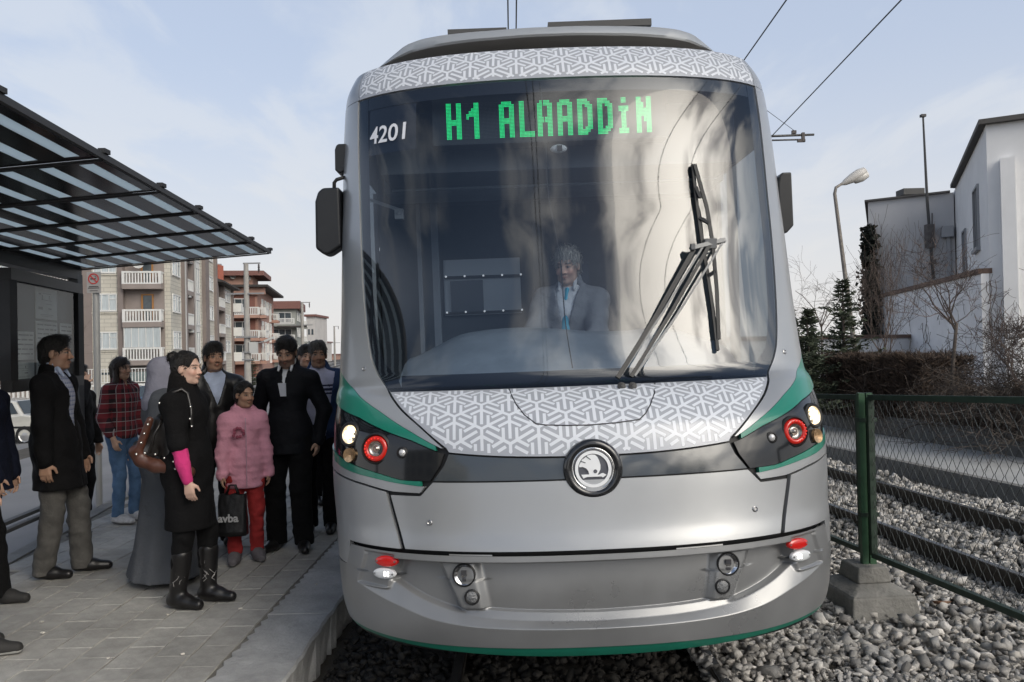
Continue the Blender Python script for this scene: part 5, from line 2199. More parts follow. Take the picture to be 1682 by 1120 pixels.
# street side
f2.part('stone_bay', M_CREAM, b1, (0.0, 3.8, -1.3, ZT, .01, .45))
f2.part('stone_bay', M_CREAM, b1, (14.7, 18.8, -1.3, ZT, .01, .45))
f2.part('stone_bay', M_CREAM, b1, (12.2, 12.9, -1.3, ZT, .01, .40))
for a0, a1, o1 in ((3.8, 4.9, .75), (7.9, 8.9, .6), (12.9, 14.7, .75), (18.8, 19.4, .75)):
    f2.part('pilaster', M_BROWN, b1, (a0, a1, -1.3, ZT, .01, o1))
for z in floors:
    f2.window(b1, .6, 3.3, z + .85, z + 2.25, .45, n=3)
    f2.window(b1, 15.2, 18.2, z + .85, z + 2.25, .45, n=3)
    f2.balcony(b1, 4.95, 7.85, z, .65)
    f2.window(b1, 5.3, 7.5, z + .2, z + 2.2, .02, n=3, transom=False)
    f2.window(b1, 9.0, 12.1, z + .15, z + 2.5, .30, n=4, transom=False)
    f2.part('panel_below', M_WHITE, b1, (8.9, 12.2, z - .45, z + .12, .01, .34))
f2.part('downpipe', mat('pale downpipe', (.42, .42, .42), rough=.5), b1, (3.74, 3.86, -1.2, ZT, .76, .86), (8.35, 8.47, -1.2, ZT, .61, .71))
mb = MB(off1)
ov = 1.0
q = [C1 + CD * 35 - RD * ov - CD * 0, C1 - CD * ov - RD * ov, C1 - CD * ov + RD * 20.2, C1 + CD * 35 + RD * 20.2]
rid = [C1 + CD * 34 + RD * 9.5, C1 + CD * 4 + RD * 9.5]
V = [(p[0], p[1], ZT + .003) for p in q] + [(p[0], p[1], ZT + .22) for p in q] + [(p[0], p[1], ZT + 3.0) for p in rid]
mb.add(V, [(3, 2, 1, 0), (0, 1, 5, 4), (1, 2, 6, 5), (2, 3, 7, 6), (3, 0, 4, 7), (4, 5, 9, 8), (5, 6, 9), (6, 7, 8, 9), (7, 4, 8)])
mb.build('roof', M_ROOFB, b1)
# dishes, air conditioners and washing on the houses
M_DISH = mat('dish pale', (.5, .5, .48), rough=.5)
M_AC = mat('air conditioner', (.55, .55, .53), rough=.5)
rr_h = random.Random(12)


def dish(face, a, z, out, parent, off):
    c = face.p(a, z, out)
    ax_ = np.array([.5, -.75, .45])
    mb = MB(off)
    mb.lathe(c, ax_, [(.05, 0), (.25, .05), (.42, .16)], 12)
    mb.tube([c, c + ax_ * .5 + np.array([0, 0, -.1])], .02, 4)
    return mb.build('satellite_dish', M_DISH, parent, smooth=True)


for a, z, out in ((1.7, 8.9, .9), (2.3, 11.8, .9), (10.8, 6.0, .9)):
    dish(f1, a, z, out, b1, off1)
for a, z in ((6.2, 6.9), (6.8, 9.9), (7.2, 3.9)):
    f2.part('air_conditioner', M_AC, b1, (a, a + .8, z, z + .55, .3, .62))
for a in (2.2, 5.0, 7.4):
    mb = MB(off1)
    c_ = C1 + CD * a + RD * 1.5
    mb.tube([(c_[0], c_[1], ZT + .4), (c_[0], c_[1], ZT + 2.0)], .04, 5)
    mb.build('aerial', M_GALV, b1)
# ground floor shop front and awning
f1.part('shop_awning', mat('awning grey green', (.16, .20, .20), rough=.7), b1, (-.2, 3.1, -.05, .72, .63, 1.5))

# ---- second cream house with dark eaves
C2 = np.array([-27 - .19 * 20.6 - .15, 82.6, -1.3])
b2 = thing('apartment_house', 'lower cream house with dark overhanging eaves next to the brick-red house', 'house', tuple(C2))
off2 = tuple(C2)
house_body(b2, off2, C2, 22, 10.6, -1.3, 9.6, M_LOGGIA)
f1b, f2b = Face(C2, CD, -RD, off2), Face(C2, RD, -CD, off2)
f2b.part('stone_bay', M_CREAM, b2, (4.6, 10.0, -1.3, 9.6, .01, .40))
for a0 in (0, 4.0, 10.0):
    f2b.part('pilaster', M_BROWN, b2, (a0, a0 + .6, -1.3, 9.6, .01, .6))
for z in (1.3, 4.2, 7.0):
    f2b.balcony(b2, .65, 3.95, z, .7)
    f2b.window(b2, 1.2, 3.4, z + .2, z + 2.1, .02, n=2, glass=M_DGL)
    f2b.window(b2, 5.6, 8.8, z + .85, z + 2.2, .40, n=3)
    f2b.part('side_balcony', M_WHITE, b2, (10.1, 11.6, z - .1, z + .9, .3, 1.5))
mb = MB(off2)
q = [C2 + CD * 22 - RD * .6, C2 - CD * 1.3 - RD * .6, C2 - CD * 1.3 + RD * 11.4, C2 + CD * 22 + RD * 11.4]
rid = [C2 + CD * 22 + RD * 5, C2 + CD * 4.5 + RD * 5]
V = [(p[0], p[1], 9.45) for p in q] + [(p[0], p[1], 9.62) for p in q] + [(p[0], p[1], 11.9) for p in rid]
mb.add(V, [(3, 2, 1, 0), (0, 1, 5, 4), (1, 2, 6, 5), (2, 3, 7, 6), (3, 0, 4, 7), (4, 5, 9, 8), (5, 6, 9), (6, 7, 8, 9), (7, 4, 8)])
rf = mb.build('roof', M_ROOFB, b2)
ch = at(352, 446, 88)
mb = MB(off2)
mb.box((ch[0], 88, ch[2] - .9), (1.5, 1.5, 3.2))
mb.build('chimney', mat('orange brick', (.45, .14, .09), rough=.9, var=.15), rf)

# ---- brick-red house
C3 = np.array([(424 - 841) / FPX * 101, 101.0, -1.35])
b3 = thing('apartment_house', 'brick-red apartment house with flat overhanging roof and rounded white balconies', 'house', tuple(C3))
off3 = tuple(C3)
Z3 = 10.4
house_body(b3, off3, C3, 14, 19, -1.35, Z3, M_RBRICK)
f1c, f2c = Face(C3, CD, -RD, off3), Face(C3, RD, -CD, off3)
mb = MB(off3)
q = [C3 + CD * 15 - RD * 1.2, C3 - CD * 1.4 - RD * 1.2, C3 - CD * 1.4 + RD * 20, C3 + CD * 15 + RD * 20]
mb.hexa([(p[0], p[1], Z3 + .003) for p in q] + [(p[0], p[1], Z3 + .30) for p in q])
mb.build('roof', M_ROOFB, b3)
f1c.part('roof_storey', M_PINK, b3, (.6, 14, Z3 + .31, Z3 + 1.5, -6, -.4))
f1c.part('roof_fascia', M_MAROON, b3, (-.9, 14.6, Z3 + 1.5, Z3 + 2.1, -8, .6))
f1c.part('rear_gable', M_PINK, b3, (-1.0, 3.2, Z3 - .9, Z3 + .0, .01, .5))
for k, z in enumerate((1.1, 4.0, 6.9)):
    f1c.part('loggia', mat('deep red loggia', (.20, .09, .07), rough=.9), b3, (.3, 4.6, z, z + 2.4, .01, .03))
    s_ = f1c.balcony(b3, -.3, 4.9, z, 1.2, slabm=M_PINK)
    f2c.balcony(b3, .1, 3.0, z, 1.0, slabm=M_PINK)
    f1c.window(b3, 1.0, 3.6, z + .3, z + 2.1, .04, n=3, glass=M_DGL, transom=False)
    for a in (3.9, 7.2, 10.6, 13.6):
        f2c.window(b3, a, a + 1.9, z + .7, z + 2.3, .02, n=2, frame=M_WHITE)
    f2c.part('corner_strip', M_WHITE, b3, (3.3, 3.6, z - .2, z + 1.6, .01, .3), (9.4, 9.7, z + .4, z + 2.2, .01, .3), (12.8, 13.1, z - .4, z + 1.3, .01, .3))
    f2c.balcony(b3, 15.9, 18.6, z, .9, slabm=M_PINK)
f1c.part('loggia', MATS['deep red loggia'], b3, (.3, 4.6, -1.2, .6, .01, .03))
for (du_, y_, h_, r_) in ((1.8, 4.0, 3.5, .42),):
    mb = MB(off3)
    p_ = C3 + CD * 4.6 - RD * .9
    mb.tube([(p_[0], p_[1], Z3 + .3), (p_[0], p_[1], Z3 + 2.9)], .5, 14)
    mb.build('water_tank', M_GALV, b3, smooth=True, auto=40)
f1c.part('solar_panel', mat('solar blue', (.06, .09, .13), rough=.2), b3, (3.4, 7.5, Z3 - 1.9, Z3 - .2, .8, 1.0))

dish(f1c, 1.2, Z3 + 1.2, -.2, b3, off3)
dish(f1c, 3.0, Z3 + 1.4, -.2, b3, off3)
f1c.part('air_conditioner', M_AC, b3, (4.0, 4.8, 5.4, 5.95, .04, .4), (4.0, 4.8, 2.5, 3.05, .04, .4))

# ---- grey-green house
C4 = np.array([(487 - 841) / FPX * 136, 136.0, -1.4])
b4 = thing('apartment_house', 'grey-green house with maroon roof edge, last big one of the row', 'house', tuple(C4))
off4 = tuple(C4)
Z4 = 9.6
house_body(b4, off4, C4, 16, 16, -1.4, Z4, M_GREYG)
f1d, f2d = Face(C4, CD, -RD, off4), Face(C4, RD, -CD, off4)
f1d.part('roof', M_MAROON, b4, (-.8, 15, Z4 + .003, Z4 + 1.3, -12, .8))
f1d.part('eaves', M_ROOFB, b4, (-1.8, 3.0, Z4 - 3.2, Z4 - 2.9, .01, 1.9))
for z in (1.2, 4.2, 7.0):
    f1d.balcony(b4, .2, 4.6, z, 1.2, slabm=M_GREYG)
    f1d.window(b4, .8, 3.9, z + .3, z + 2.0, .02, n=3, glass=M_DGL, transom=False)
    for a in (2, 6, 10):
        f2d.window(b4, a, a + 2.2, z + .7, z + 2.2, .02, n=2)
    f2d.balcony(b4, 12.6, 15.4, z, .9, slabm=M_GREYG)
# ---- far small blocks down the street
M_FAR1 = mat('far pale wall', (.52, .50, .48), rough=.9, var=.1, vscale=.3)
for (u0, u1, vt, y, lab, mm) in ((503, 517, 520, 185, 'narrow pale house just beyond the grey-green house', M_FAR1), (518, 534, 563, 330, 'small distant pale block down the street', M_FAR1), (536, 552, 583, 420, 'low distant reddish block beside the tram edge', M_PINK)):
    a, b = at(u0, vt, y), at(u1, vt, y)
    o = thing('distant_house', lab, 'house', (a[0], y, -1.4))
    mb = MB((a[0], y, -1.4))
    mb.box(((a[0] + b[0]) / 2, y + 6, (a[2] - 1.4) / 2), (b[0] - a[0], 12, a[2] + 1.4))
    mb.build('wall', mm, o)
    mb = MB((a[0], y, -1.4))
    mb.box(((a[0] + b[0]) / 2, y + 6, a[2] + .25), (b[0] - a[0] + .8, 13, .5))
    mb.build('roof', M_MAROON, o)
    nwin = 3
    for i in range(nwin):
        zz = .6 + 2.8 * i
        if zz + 1.5 < a[2]:
            mb = MB((a[0], y, -1.4))
            w_ = (b[0] - a[0])
            mb.box((a[0] + w_ * .3, y - .03, zz + .8), (w_ * .22, .06, 1.3))
            mb.box((a[0] + w_ * .7, y - .03, zz + .8), (w_ * .22, .06, 1.3))
            wd = mb.build('window', M_DGL, o)
            wd['kind'] = 'stuff'

# ---- garden fence with bars and a low white balustrade in front of the cream house
gf = thing('garden_fence', 'white balustrade wall topped with thin upright bars in front of the cream house', 'fence', (-27, 58, -1.3))
go = (-27, 58, -1.3)
ff = Face(np.array([-25.6, 58.4, -1.3]), CD, -RD, go)
bars, bal_, lowb = [], [], []
k = 0
while k < 13:
    bars.append((k, k + .045, .02, 1.05, 0, .05))
    k += .21
for z_ in (.02, 1.0):
    bars.append((0, 13, z_, z_ + .05, -.001, .06))
ff.part('bars', M_WHITE, gf, *bars)
k = 0
while k < 13:
    bal_.append((k, k + .14, -.95, -.25, 0, .14))
    k += .30
ff.part('balustrade', M_WHITE, gf, *bal_)
ff.part('coping', M_WHITE, gf, (-.1, 13.1, -.25, -.08, -.05, .2), (-.1, 13.1, -1.3, -.95, -.05, .2))

# ---- parked cars
M_TYRE = mat('tyre', (.015, .015, .015), rough=.85)
M_CGL = mat('car glass', (.03, .04, .045), rough=.06, coat=.6)


def car(pos, heading, col, label, length=4.3, scale=1.0):
    paint = mat('car paint ' + label[:14], col, rough=.25, coat=.7, metal=.1, var=.03)
    o = thing('parked_car', label, 'car', pos, heading, 'cars parked across the street')
    # side profile x forward, z up; three-box saloon
    prof = [(-2.12, .34), (-2.16, .55), (-2.10, .84), (-1.55, .92), (-1.25, .95), (-.85, 1.36), (-.3, 1.42), (.35, 1.40), (1.0, .98), (1.9, .84), (2.12, .70), (2.16, .45), (2.1, .30), (1.75, .26), (-1.75, .26)]
    hw = lambda z: .82 - .03 * abs(z - .6) if z < .97 else .82 - .55 * (z - .97)
    V, n = [], len(prof)
    for s in (-1, 1):
        for (x_, z_) in prof:
            V.append((x_ * scale, s * hw(z_) * scale, z_ * scale))
    Fq = [tuple(range(n)), tuple(range(2 * n - 1, n - 1, -1))] + [(i, n + i, n + (i + 1) % n, (i + 1) % n) for i in range(n)]
    b_ = obj('body', mesh_data('body', V, Fq, paint), o)
    bv_ = b_.modifiers.new('round', 'BEVEL')
    bv_.width = .05
    bv_.segments = 2
    for s in (-1, 1):
        for pts in ([(-1.12, .98), (-.80, 1.31), (-.32, 1.36), (-.30, .98)], [(-.24, .98), (-.26, 1.36), (.30, 1.345), (.86, .99)]):
            V = [(x_ * scale, s * (hw(z_) + .004) * scale, z_ * scale) for x_, z_ in pts]
            obj('side_window', mesh_data('side_window', V, [(0, 1, 2, 3) if s > 0 else (3, 2, 1, 0)], M_CGL), o)
    for (xa, za, xb, zb_, nm) in ((1.0, .99, .38, 1.385, 'windscreen'), (-1.24, .965, -.87, 1.345, 'rear_window')):
        sgn = 1 if xa > 0 else -1
        V = [((xa + sgn * .02) * scale, -hw(za) * .9 * scale, za * scale), ((xa + sgn * .02) * scale, hw(za) * .9 * scale, za * scale), ((xb + sgn * .03) * scale, hw(zb_) * .88 * scale, (zb_ + .012) * scale), ((xb + sgn * .03) * scale, -hw(zb_) * .88 * scale, (zb_ + .012) * scale)]
        obj(nm, mesh_data(nm, V, [(0, 1, 2, 3) if sgn > 0 else (3, 2, 1, 0)], M_CGL), o)
    for x_ in (-1.32, 1.36):
        for s in (-1, 1):
            mb = MB()
            mb.lathe((x_ * scale, s * .74 * scale, .30 * scale), (0, s, 0), [(.2 * scale, -.1 * scale), (.30 * scale, -.1 * scale), (.30 * scale, .075 * scale), (.20 * scale, .085 * scale)], 20)
            w = mb.build('wheel', M_TYRE, o, smooth=True, auto=40)
            mb = MB()
            mb.lathe((x_ * scale, s * .74 * scale, .30 * scale), (0, s, 0), [(.20 * scale, .085 * scale), (.17 * scale, .06 * scale), (.05 * scale, .08 * scale), (.001, .085 * scale)], 12)
            mb.build('rim', mat('alloy rim', (.5, .5, .5), rough=.35, metal=.7), w)
    for s in (-1, 1):
        mb = MB()
        mb.box((2.13 * scale, s * .58 * scale, .66 * scale), (.08 * scale, .34 * scale, .13 * scale))
        mb.build('headlight', mat('car headlight', (.6, .6, .6), rough=.15, coat=.6), o)
        mb = MB()
        mb.box((-2.13 * scale, s * .62 * scale, .70 * scale), (.08 * scale, .26 * scale, .18 * scale))
        mb.build('tail_light', mat('car tail light', (.35, .02, .02), rough=.2, coat=.5), o)
    for x_, w_ in ((2.15, .1), (-2.15, .1)):
        mb = MB()
        mb.box((x_ * scale, 0, .42 * scale), (w_ * scale, 1.5 * scale, .13 * scale))
        mb.build('bumper', mat('car bumper', (.09, .09, .09), rough=.5), o)
    for s in (-1, 1):
        mb = MB()
        mb.box((0, s * .815 * scale, .56 * scale), (3.0 * scale, .03 * scale, .06 * scale))
        mb.build('side_trim', M_BLACK, o)
    return o


def put_car(u, y, heading, col, label, dz=0):
    x = (u - 841) / FPX * y
    car((x, y, zs_at(x, y) + .015 + dz), heading, col, label)


put_car(2, 25.5, R(176), (.60, .59, .54), 'white saloon car parked behind the man in the dark navy coat')
put_car(132, 28.5, R(8), (.50, .52, .53), 'silver car whose front wheel shows beside the shelter post')
put_car(196, 33.5, R(172), (.05, .09, .16), 'dark blue car behind the silver car and the girl in the plaid shirt')

# =================================================================== WHITE BUILDING ON THE RIGHT
M_RW = mat('white render', (.82, .82, .82), rough=.9, var=.06, vscale=.5, bump=.1)
M_RW_SHADE = mat('shaded white render', (.50, .50, .51), rough=.9, var=.10, vscale=.4)  # white render greyed in its colour for the shadow in the recess
M_COP = mat('brown coping', (.14, .09, .07), rough=.8, var=.2)
A3, B3, C3_, = np.array([17.6, 39.0]), np.array([20.7, 36.9]), np.array([15.6, 25.9])
HW = 8.80
D3 = C3_ + np.array([9.5, -5.2])
rb = thing('white_building', 'white two-storey building with shade-greyed recess and projecting wing on the right', 'building', (15.6, 25.9, .2))
RO = (15.6, 25.9, .2)


def block(mb, pts, z0, z1):
    n = len(pts)
    V = [(p[0], p[1], z0) for p in pts] + [(p[0], p[1], z1) for p in pts]
    mb.add(V, [tuple(range(n - 1, -1, -1)), tuple(range(n, 2 * n))] + [(i, (i + 1) % n, n + (i + 1) % n, n + i) for i in range(n)])
    return mb


dW = (B3 - C3_) / np.linalg.norm(B3 - C3_)
nW = np.array([dW[1], -dW[0]])          # into the building (to the right)
if nW[0] < 0:
    nW = -nW
fr = (D3 - C3_) / np.linalg.norm(D3 - C3_)
E3 = B3 + dW * 4
mb = MB(RO)
block(mb, [C3_, D3, D3 + dW * 22, C3_ + dW * 22][::1], 0.1, HW)
wing = mb.build('wing_wall', M_RW, rb)
mb = MB(RO)
back = A3 + dW * 9
block(mb, [A3, B3 - fr * .05, B3 + dW * 9, back], 0.1, HW - .12)
mb.build('recessed_wall', M_RW_SHADE, rb)
mb = MB(RO)
g_ = .22
block(mb, [C3_ - fr * g_ - dW * g_, D3 - dW * g_, D3 + dW * 22, C3_ - fr * g_ + dW * 11.6], HW + .003, HW + .16)
mb.build('roof', mat('roof edge dark', (.10, .095, .09), rough=.8), rb)
mb = MB(RO)
block(mb, [A3 - fr * .15 - dW * .15, B3 - fr * .2 - dW * .15, B3 + dW * 9, back - fr * .15], HW - .117, HW - .03)
mb.build('lower_roof', MATS['roof edge dark'], rb)
# windows in the wing's side
fw = Face(np.array([*C3_, 0]), np.array([*dW, 0]), np.array([*(-nW), 0]), RO)
for (a0, a1, z0, z1) in ((2.55, 4.0, 5.1, 7.25), (7.3, 8.6, 4.2, 6.3)):
    w_ = fw.part('window', M_DGL, rb, (a0, a1, z0, z1, -.0, .012))
    fw.part('window_frame', mat('grey window frame', (.30, .31, .33), rough=.5), w_, (a0 - .09, a0, z0 - .06, z1 + .08, 0, .07), (a1, a1 + .09, z0 - .06, z1 + .08, 0, .07), (a0, a1, z1, z1 + .08, 0, .07), (a0 - .14, a1 + .14, z0 - .12, z0, 0, .14), ((a0 + a1) / 2 - .03, (a0 + a1) / 2 + .03, z0, z1, .012, .05))
# down pipe in the corner and box, buttress on the front
fg = Face(np.array([*B3, 0]), np.array([*(A3 - B3), 0]) / np.linalg.norm(A3 - B3), np.array([*(-dW), 0]), RO)
fg.part('downpipe', mat('pipe grey', (.30, .31, .33), rough=.5), rb, (.25, .40, 1.0, 6.6, .02, .16))
fg.part('rain_head', MATS['pipe grey'], rb, (.12, .62, 6.6, 7.1, .02, .4))
ffr = Face(np.array([*C3_, 0]), np.array([*fr, 0]), np.array([fr[1], -fr[0], 0]), RO)
ffr.part('buttress', M_RW, rb, (.35, .75, .1, 7.6, .01, .35))
for a0 in (3.2, 6.2):
    w_ = ffr.part('window', M_DGL, rb, (a0, a0 + 1.6, 4.8, 6.6, 0, .012))
# antenna mast on the roof and the pipe on the wall
ma0 = at(1533, 458, 37.2)
ma1 = at(1516, 188, 37.2)
mst = thing('antenna_mast', 'thin dark antenna mast rising from the roof of the white building', 'antenna', tuple(ma0))
mb = MB(tuple(ma0))
mb.tube([ma0, at(1523, 330, 37.2), ma1], [.07, .065, .04], 6)
mb.box(at(1516, 190, 37.2), (.22, .2, .12))
mb.build('pole', mat('mast dark', (.06, .06, .06), rough=.6), mst)
mb = MB(tuple(ma0))
mb.box(at(1527, 388, 37.2), (.35, .3, 1.1))
mb.box(at(1533, 430, 37.2), (.2, .2, .2))
mb.tube([at(1531, 350, 37.25), at(1531, 460, 37.25)], .03, 5)
mb.build('cable_box', mat('weathered box', (.13, .12, .115), rough=.8, var=.3), mst)
q0, q1 = at(1478, 318, 39), at(1512, 315, 39)
o = thing('roof_antenna', 'flat dark unit lying on the lower roof beside the mast', 'roof unit', tuple(q0))
mb = MB(tuple(q0))
mb.box((q0 + q1) / 2, (q1[0] - q0[0], .8, .3))
mb.build('cover', mat('mast dark', (.06, .06, .06)), o)
# courtyard wall with coping
wa, wb_ = np.array([15.55, 25.85]), np.array([18.3, 39.0])
dv = (wb_ - wa) / np.linalg.norm(wb_ - wa)
yw = thing('courtyard_wall', 'white courtyard wall with brown coping covered by bare creepers', 'wall', (wa[0], wa[1], .2))
YO = (wa[0], wa[1], .2)
nl = np.array([-dv[1], dv[0]])
mb = MB(YO)
block(mb, [wa, wb_, wb_ + nl * .25, wa + nl * .25], .1, 3.95)
mb.build('wall', mat('courtyard render', (.80, .80, .81), rough=.9, var=.10, vscale=.8), yw)
mb = MB(YO)
block(mb, [wa - dv * .02 - nl * .08, wb_ + dv * .1 - nl * .08, wb_ + dv * .1 + nl * .33, wa + nl * .33], 3.955, 4.12)
mb.build('coping', M_COP, yw)
mb = MB(YO)
block(mb, [wb_ + dv * .02 - nl * .05, wb_ + dv * .5, wb_ + dv * .5 + nl * .5, wb_ + dv * .02 + nl * .5], .1, 3.9)
mb.build('brick_pier', mat('brick pier', (.17, .10, .085), rough=.9, var=.2), yw)
# pale garden wall further left
gw0, gw1 = at(1338, 566, 30), at(1438, 552, 34)
gw = thing('garden_wall', 'pale garden wall behind the conifers', 'wall', (gw0[0], 30, .2))
mb = MB((gw0[0], 30, .2))
block(mb, [(gw0[0] - 6, 27.5), (gw1[0] + 1.5, 34), (gw1[0] + 1.3, 34.3), (gw0[0] - 6.2, 27.8)], 0, 1.95)
mb.build('wall', M_RW, gw)
mb = MB((gw0[0], 30, .2))
block(mb, [(gw0[0] - 6, 27.4), (gw1[0] + 1.6, 33.95), (gw1[0] + 1.3, 34.4), (gw0[0] - 6.2, 27.9)], 1.953, 2.10)
mb.build('coping', M_COP, gw)

# =================================================================== PLANTS
M_BARK = mat('bare bark', (.085, .07, .06), rough=.95, var=.25, vscale=10)
M_TWIG = mat('winter twigs', (.115, .088, .075), rough=.95, var=.2, vscale=5)
M_NEEDLE = mat('conifer needles', (.055, .068, .042), rough=.9, island=.45, var=.2, vscale=3)
M_HEDGE = mat('winter hedge', (.085, .060, .045), rough=.95, island=.5, var=.25, vscale=3)


def branch(mb, p, d, L, r, depth, rr, up=.12, split=(2, 4), spread=.6, kink=.18, n=5, minr=.004, droop=0.0):
    pts, rs = [p], [r]
    dd = d / np.linalg.norm(d)
    for i in range(n):
        dd = dd + np.array([rr.gauss(0, kink), rr.gauss(0, kink), rr.gauss(0, kink * .7) + up * .3 - droop])
        dd /= np.linalg.norm(dd)
        pts.append(pts[-1] + dd * L / n)
        rs.append(max(minr, r * (1 - .55 * (i + 1) / n)))
    mb.tube(pts, rs, 6 if r > .03 else (4 if r > .012 else 3), caps=False)
    if depth <= 0:
        return
    for _ in range(rr.randint(*split)):
        k = rr.randint(max(1, n // 2 - 1), n)
        nd = dd + np.array([rr.gauss(0, spread), rr.gauss(0, spread), rr.gauss(0, spread * .7) + up])
        branch(mb, pts[k], nd, L * rr.uniform(.55, .85), max(minr, rs[k] * .65), depth - 1, rr, up, split, spread, kink, n, minr, droop)


def bare_tree(base, h, r, label, seed, trunk=.35, depth=4, lean=(0, 0), name='bare_tree', group=None, spread=.6, split=(3, 5), up=.12, droop=0.0, minr=.0035):
    rr = random.Random(seed)
    base = np.array(base, float)
    o = thing(name, label, 'tree', tuple(base), 0, group)
    mb = MB(tuple(base))
    top = base + np.array([lean[0], lean[1], h * trunk])
    mid = (base + top) / 2 + np.array([rr.gauss(0, .03), rr.gauss(0, .03), 0])
    mb.tube([base, mid, top], [r, r * .85, r * .72], 8)
    mb.build('trunk', M_BARK, o, smooth=True)
    mb = MB(tuple(base))
    for k in range(rr.randint(3, 5)):
        a = rr.uniform(0, 6.28)
        branch(mb, top - np.array([0, 0, rr.uniform(0, h * .08)]), np.array([math.cos(a) * .7, math.sin(a) * .7, rr.uniform(.5, 1.2)]), h * .30, r * .5, depth, rr, up, split, spread, droop=droop, minr=minr)
    mb.build('crown', M_TWIG, o)
    return o


def conifer(base, h, rad, label, seed, tiers=26):
    rr = random.Random(seed)
    base = np.array(base, float)
    o = thing('conifer', label, 'tree', tuple(base), 0, None)
    mb = MB(tuple(base))
    mb.tube([base, base + [0, 0, h * .5], base + [rr.gauss(0, .03), 0, h]], [h * .02, h * .013, .008], 7)
    mb.build('trunk', M_BARK, o, smooth=True)
    V, Fq = [], []
    for t in range(tiers):
        f = (t + .3) / tiers
        z = h * (.07 + .93 * f)
        L0 = rad * (1 - f) ** .75 * (1.0 + .25 * math.sin(t * 2.1))
        nb_ = max(4, int(9 - 4 * f))
        for k in range(nb_):
            if rr.random() < .12:
                continue
            a = rr.uniform(0, 6.28)
            L_ = max(.10, L0 * rr.uniform(.55, 1.2))
            dr = np.array([math.cos(a), math.sin(a), 0])
            sd_ = np.array([-dr[1], dr[0], 0])
            nseg = max(3, int(L_ / .07))
            for i in range(nseg):
                g = (i + .5) / nseg
                c = base + np.array([0, 0, z]) + dr * L_ * g + np.array([0, 0, L_ * (.30 * g * g - .16 * g)])
                for q in range(5):
                    s_ = rr.choice((-1, 1))
                    nl_ = rr.uniform(.07, .15) * (1.15 - .5 * g)
                    d = sd_ * s_ * rr.uniform(.5, 1) + dr * rr.uniform(.1, 1.0) + np.array([0, 0, rr.uniform(-.25, .6)])
                    d /= np.linalg.norm(d)
                    w = np.cross(d, (rr.gauss(0, 1), rr.gauss(0, 1), rr.gauss(0, 1)))
                    w = w / np.linalg.norm(w) * .018
                    c2 = c + np.array([rr.gauss(0, .02), rr.gauss(0, .02), rr.gauss(0, .02)])
                    b = len(V)
                    V += [c2 - w, c2 + w, c2 + d * nl_ + w * .3, c2 + d * nl_ - w * .3]
                    Fq.append((b, b + 1, b + 2, b + 3))
    V = [tuple(np.array(v) - base) for v in V]
    obj('crown', mesh_data('crown', V, Fq, M_NEEDLE), o)
    return o


cb = at(1388, 640, 17)
conifer((cb[0], 17, .4), 2.75, .95, 'bushy dark conifer in front of the lamp post', 4)
cb2 = at(1330, 640, 15.2)
conifer((cb2[0], 15.2, .4), 2.05, .75, 'smaller dark conifer right beside the tram pillar', 9)
cb3 = at(1300, 640, 19)
conifer((cb3[0], 19, .35), 2.3, .8, 'dark conifer half hidden behind the tram pillar', 14)


def twig_mass(name, label, cat, boxf, n, ln, w, mt, seed, base, kind=None):
    """hedge: many short crossing twigs and dead leaves filling a clipped shape"""
    rg_ = np.random.default_rng(seed)
    P = boxf(rg_, n)
    d = rg_.normal(0, 1, (n, 3))
    d[:, 2] = np.abs(d[:, 2]) * .9 + .15
    d /= np.linalg.norm(d, axis=1, keepdims=True)
    L_ = rg_.uniform(.4, 1.3, n)[:, None] * ln
    s = np.cross(d, rg_.normal(0, 1, (n, 3)))
    s = s / np.linalg.norm(s, axis=1, keepdims=True) * w * rg_.uniform(.5, 1.5, n)[:, None]
    V = np.stack([P - s, P + s, P + d * L_ + s * .3, P + d * L_ - s * .3], 1).reshape(-1, 3) - np.array(base)
    Fq = np.arange(4 * n).reshape(n, 4)
    o = thing(name, label, cat, base)
    obj('foliage', mesh_data('foliage', V, Fq, mt), o)
    return o


def hedge_box(p0, p1, wid, z0, z1, rough=.05):
    p0, p1 = np.array(p0), np.array(p1)

    def f(rg_, n):
        a = rg_.uniform(0, 1, n)
        dirv = (p1 - p0)
        nn = np.array([-dirv[1], dirv[0]]) / np.linalg.norm(dirv)
        # most twigs near the skin
        b = rg_.beta(.5, .5, n) - .5
        z = rg_.beta(.9, .5, n)
        e = np.sin(a * 40) * .3 + np.sin(a * 17 + 1) * .5
        xy = p0 + dirv * a[:, None] + nn * (b * wid * (1 + .12 * e))[:, None]
        return np.stack([xy[:, 0], xy[:, 1], z0 + (z1 - z0 + rough * e) * z], -1)
    return f


ha, hb_ = at(1372, 690, 16.2), at(1562, 690, 13.9)
o = twig_mass('clipped_hedge', 'brown clipped winter hedge above the planter wall', 'hedge', hedge_box(ha[:2], hb_[:2], 1.3, .38, 1.48), 42000, .13, .008, M_HEDGE, 3, (float(ha[0]), 16.2, .4))
rr = random.Random(8)
mb = MB((float(ha[0]), 16.2, .4))
for k in range(60):
    t = rr.random()
    p = np.array([*(ha[:2] + (hb_[:2] - ha[:2]) * t), .38]) + np.array([rr.gauss(0, .2), rr.gauss(0, .25), 0])
    branch(mb, p, np.array([rr.gauss(0, .3), rr.gauss(0, .3), 1.0]), .75, .012, 1, rr, n=3)
mb.build('stem', M_BARK, o)
hc, hd = at(1575, 690, 13.2), at(1682 + 120, 690, 10.5)
o = twig_mass('ragged_shrubs', 'ragged bare shrubs right of the clipped hedge', 'shrub', hedge_box(hc[:2], hd[:2], 1.3, .38, 1.0, .35), 1500, .2, .006, M_HEDGE, 4, (float(hc[0]), 13.2, .4))
mb = MB((float(hc[0]), 13.2, .4))
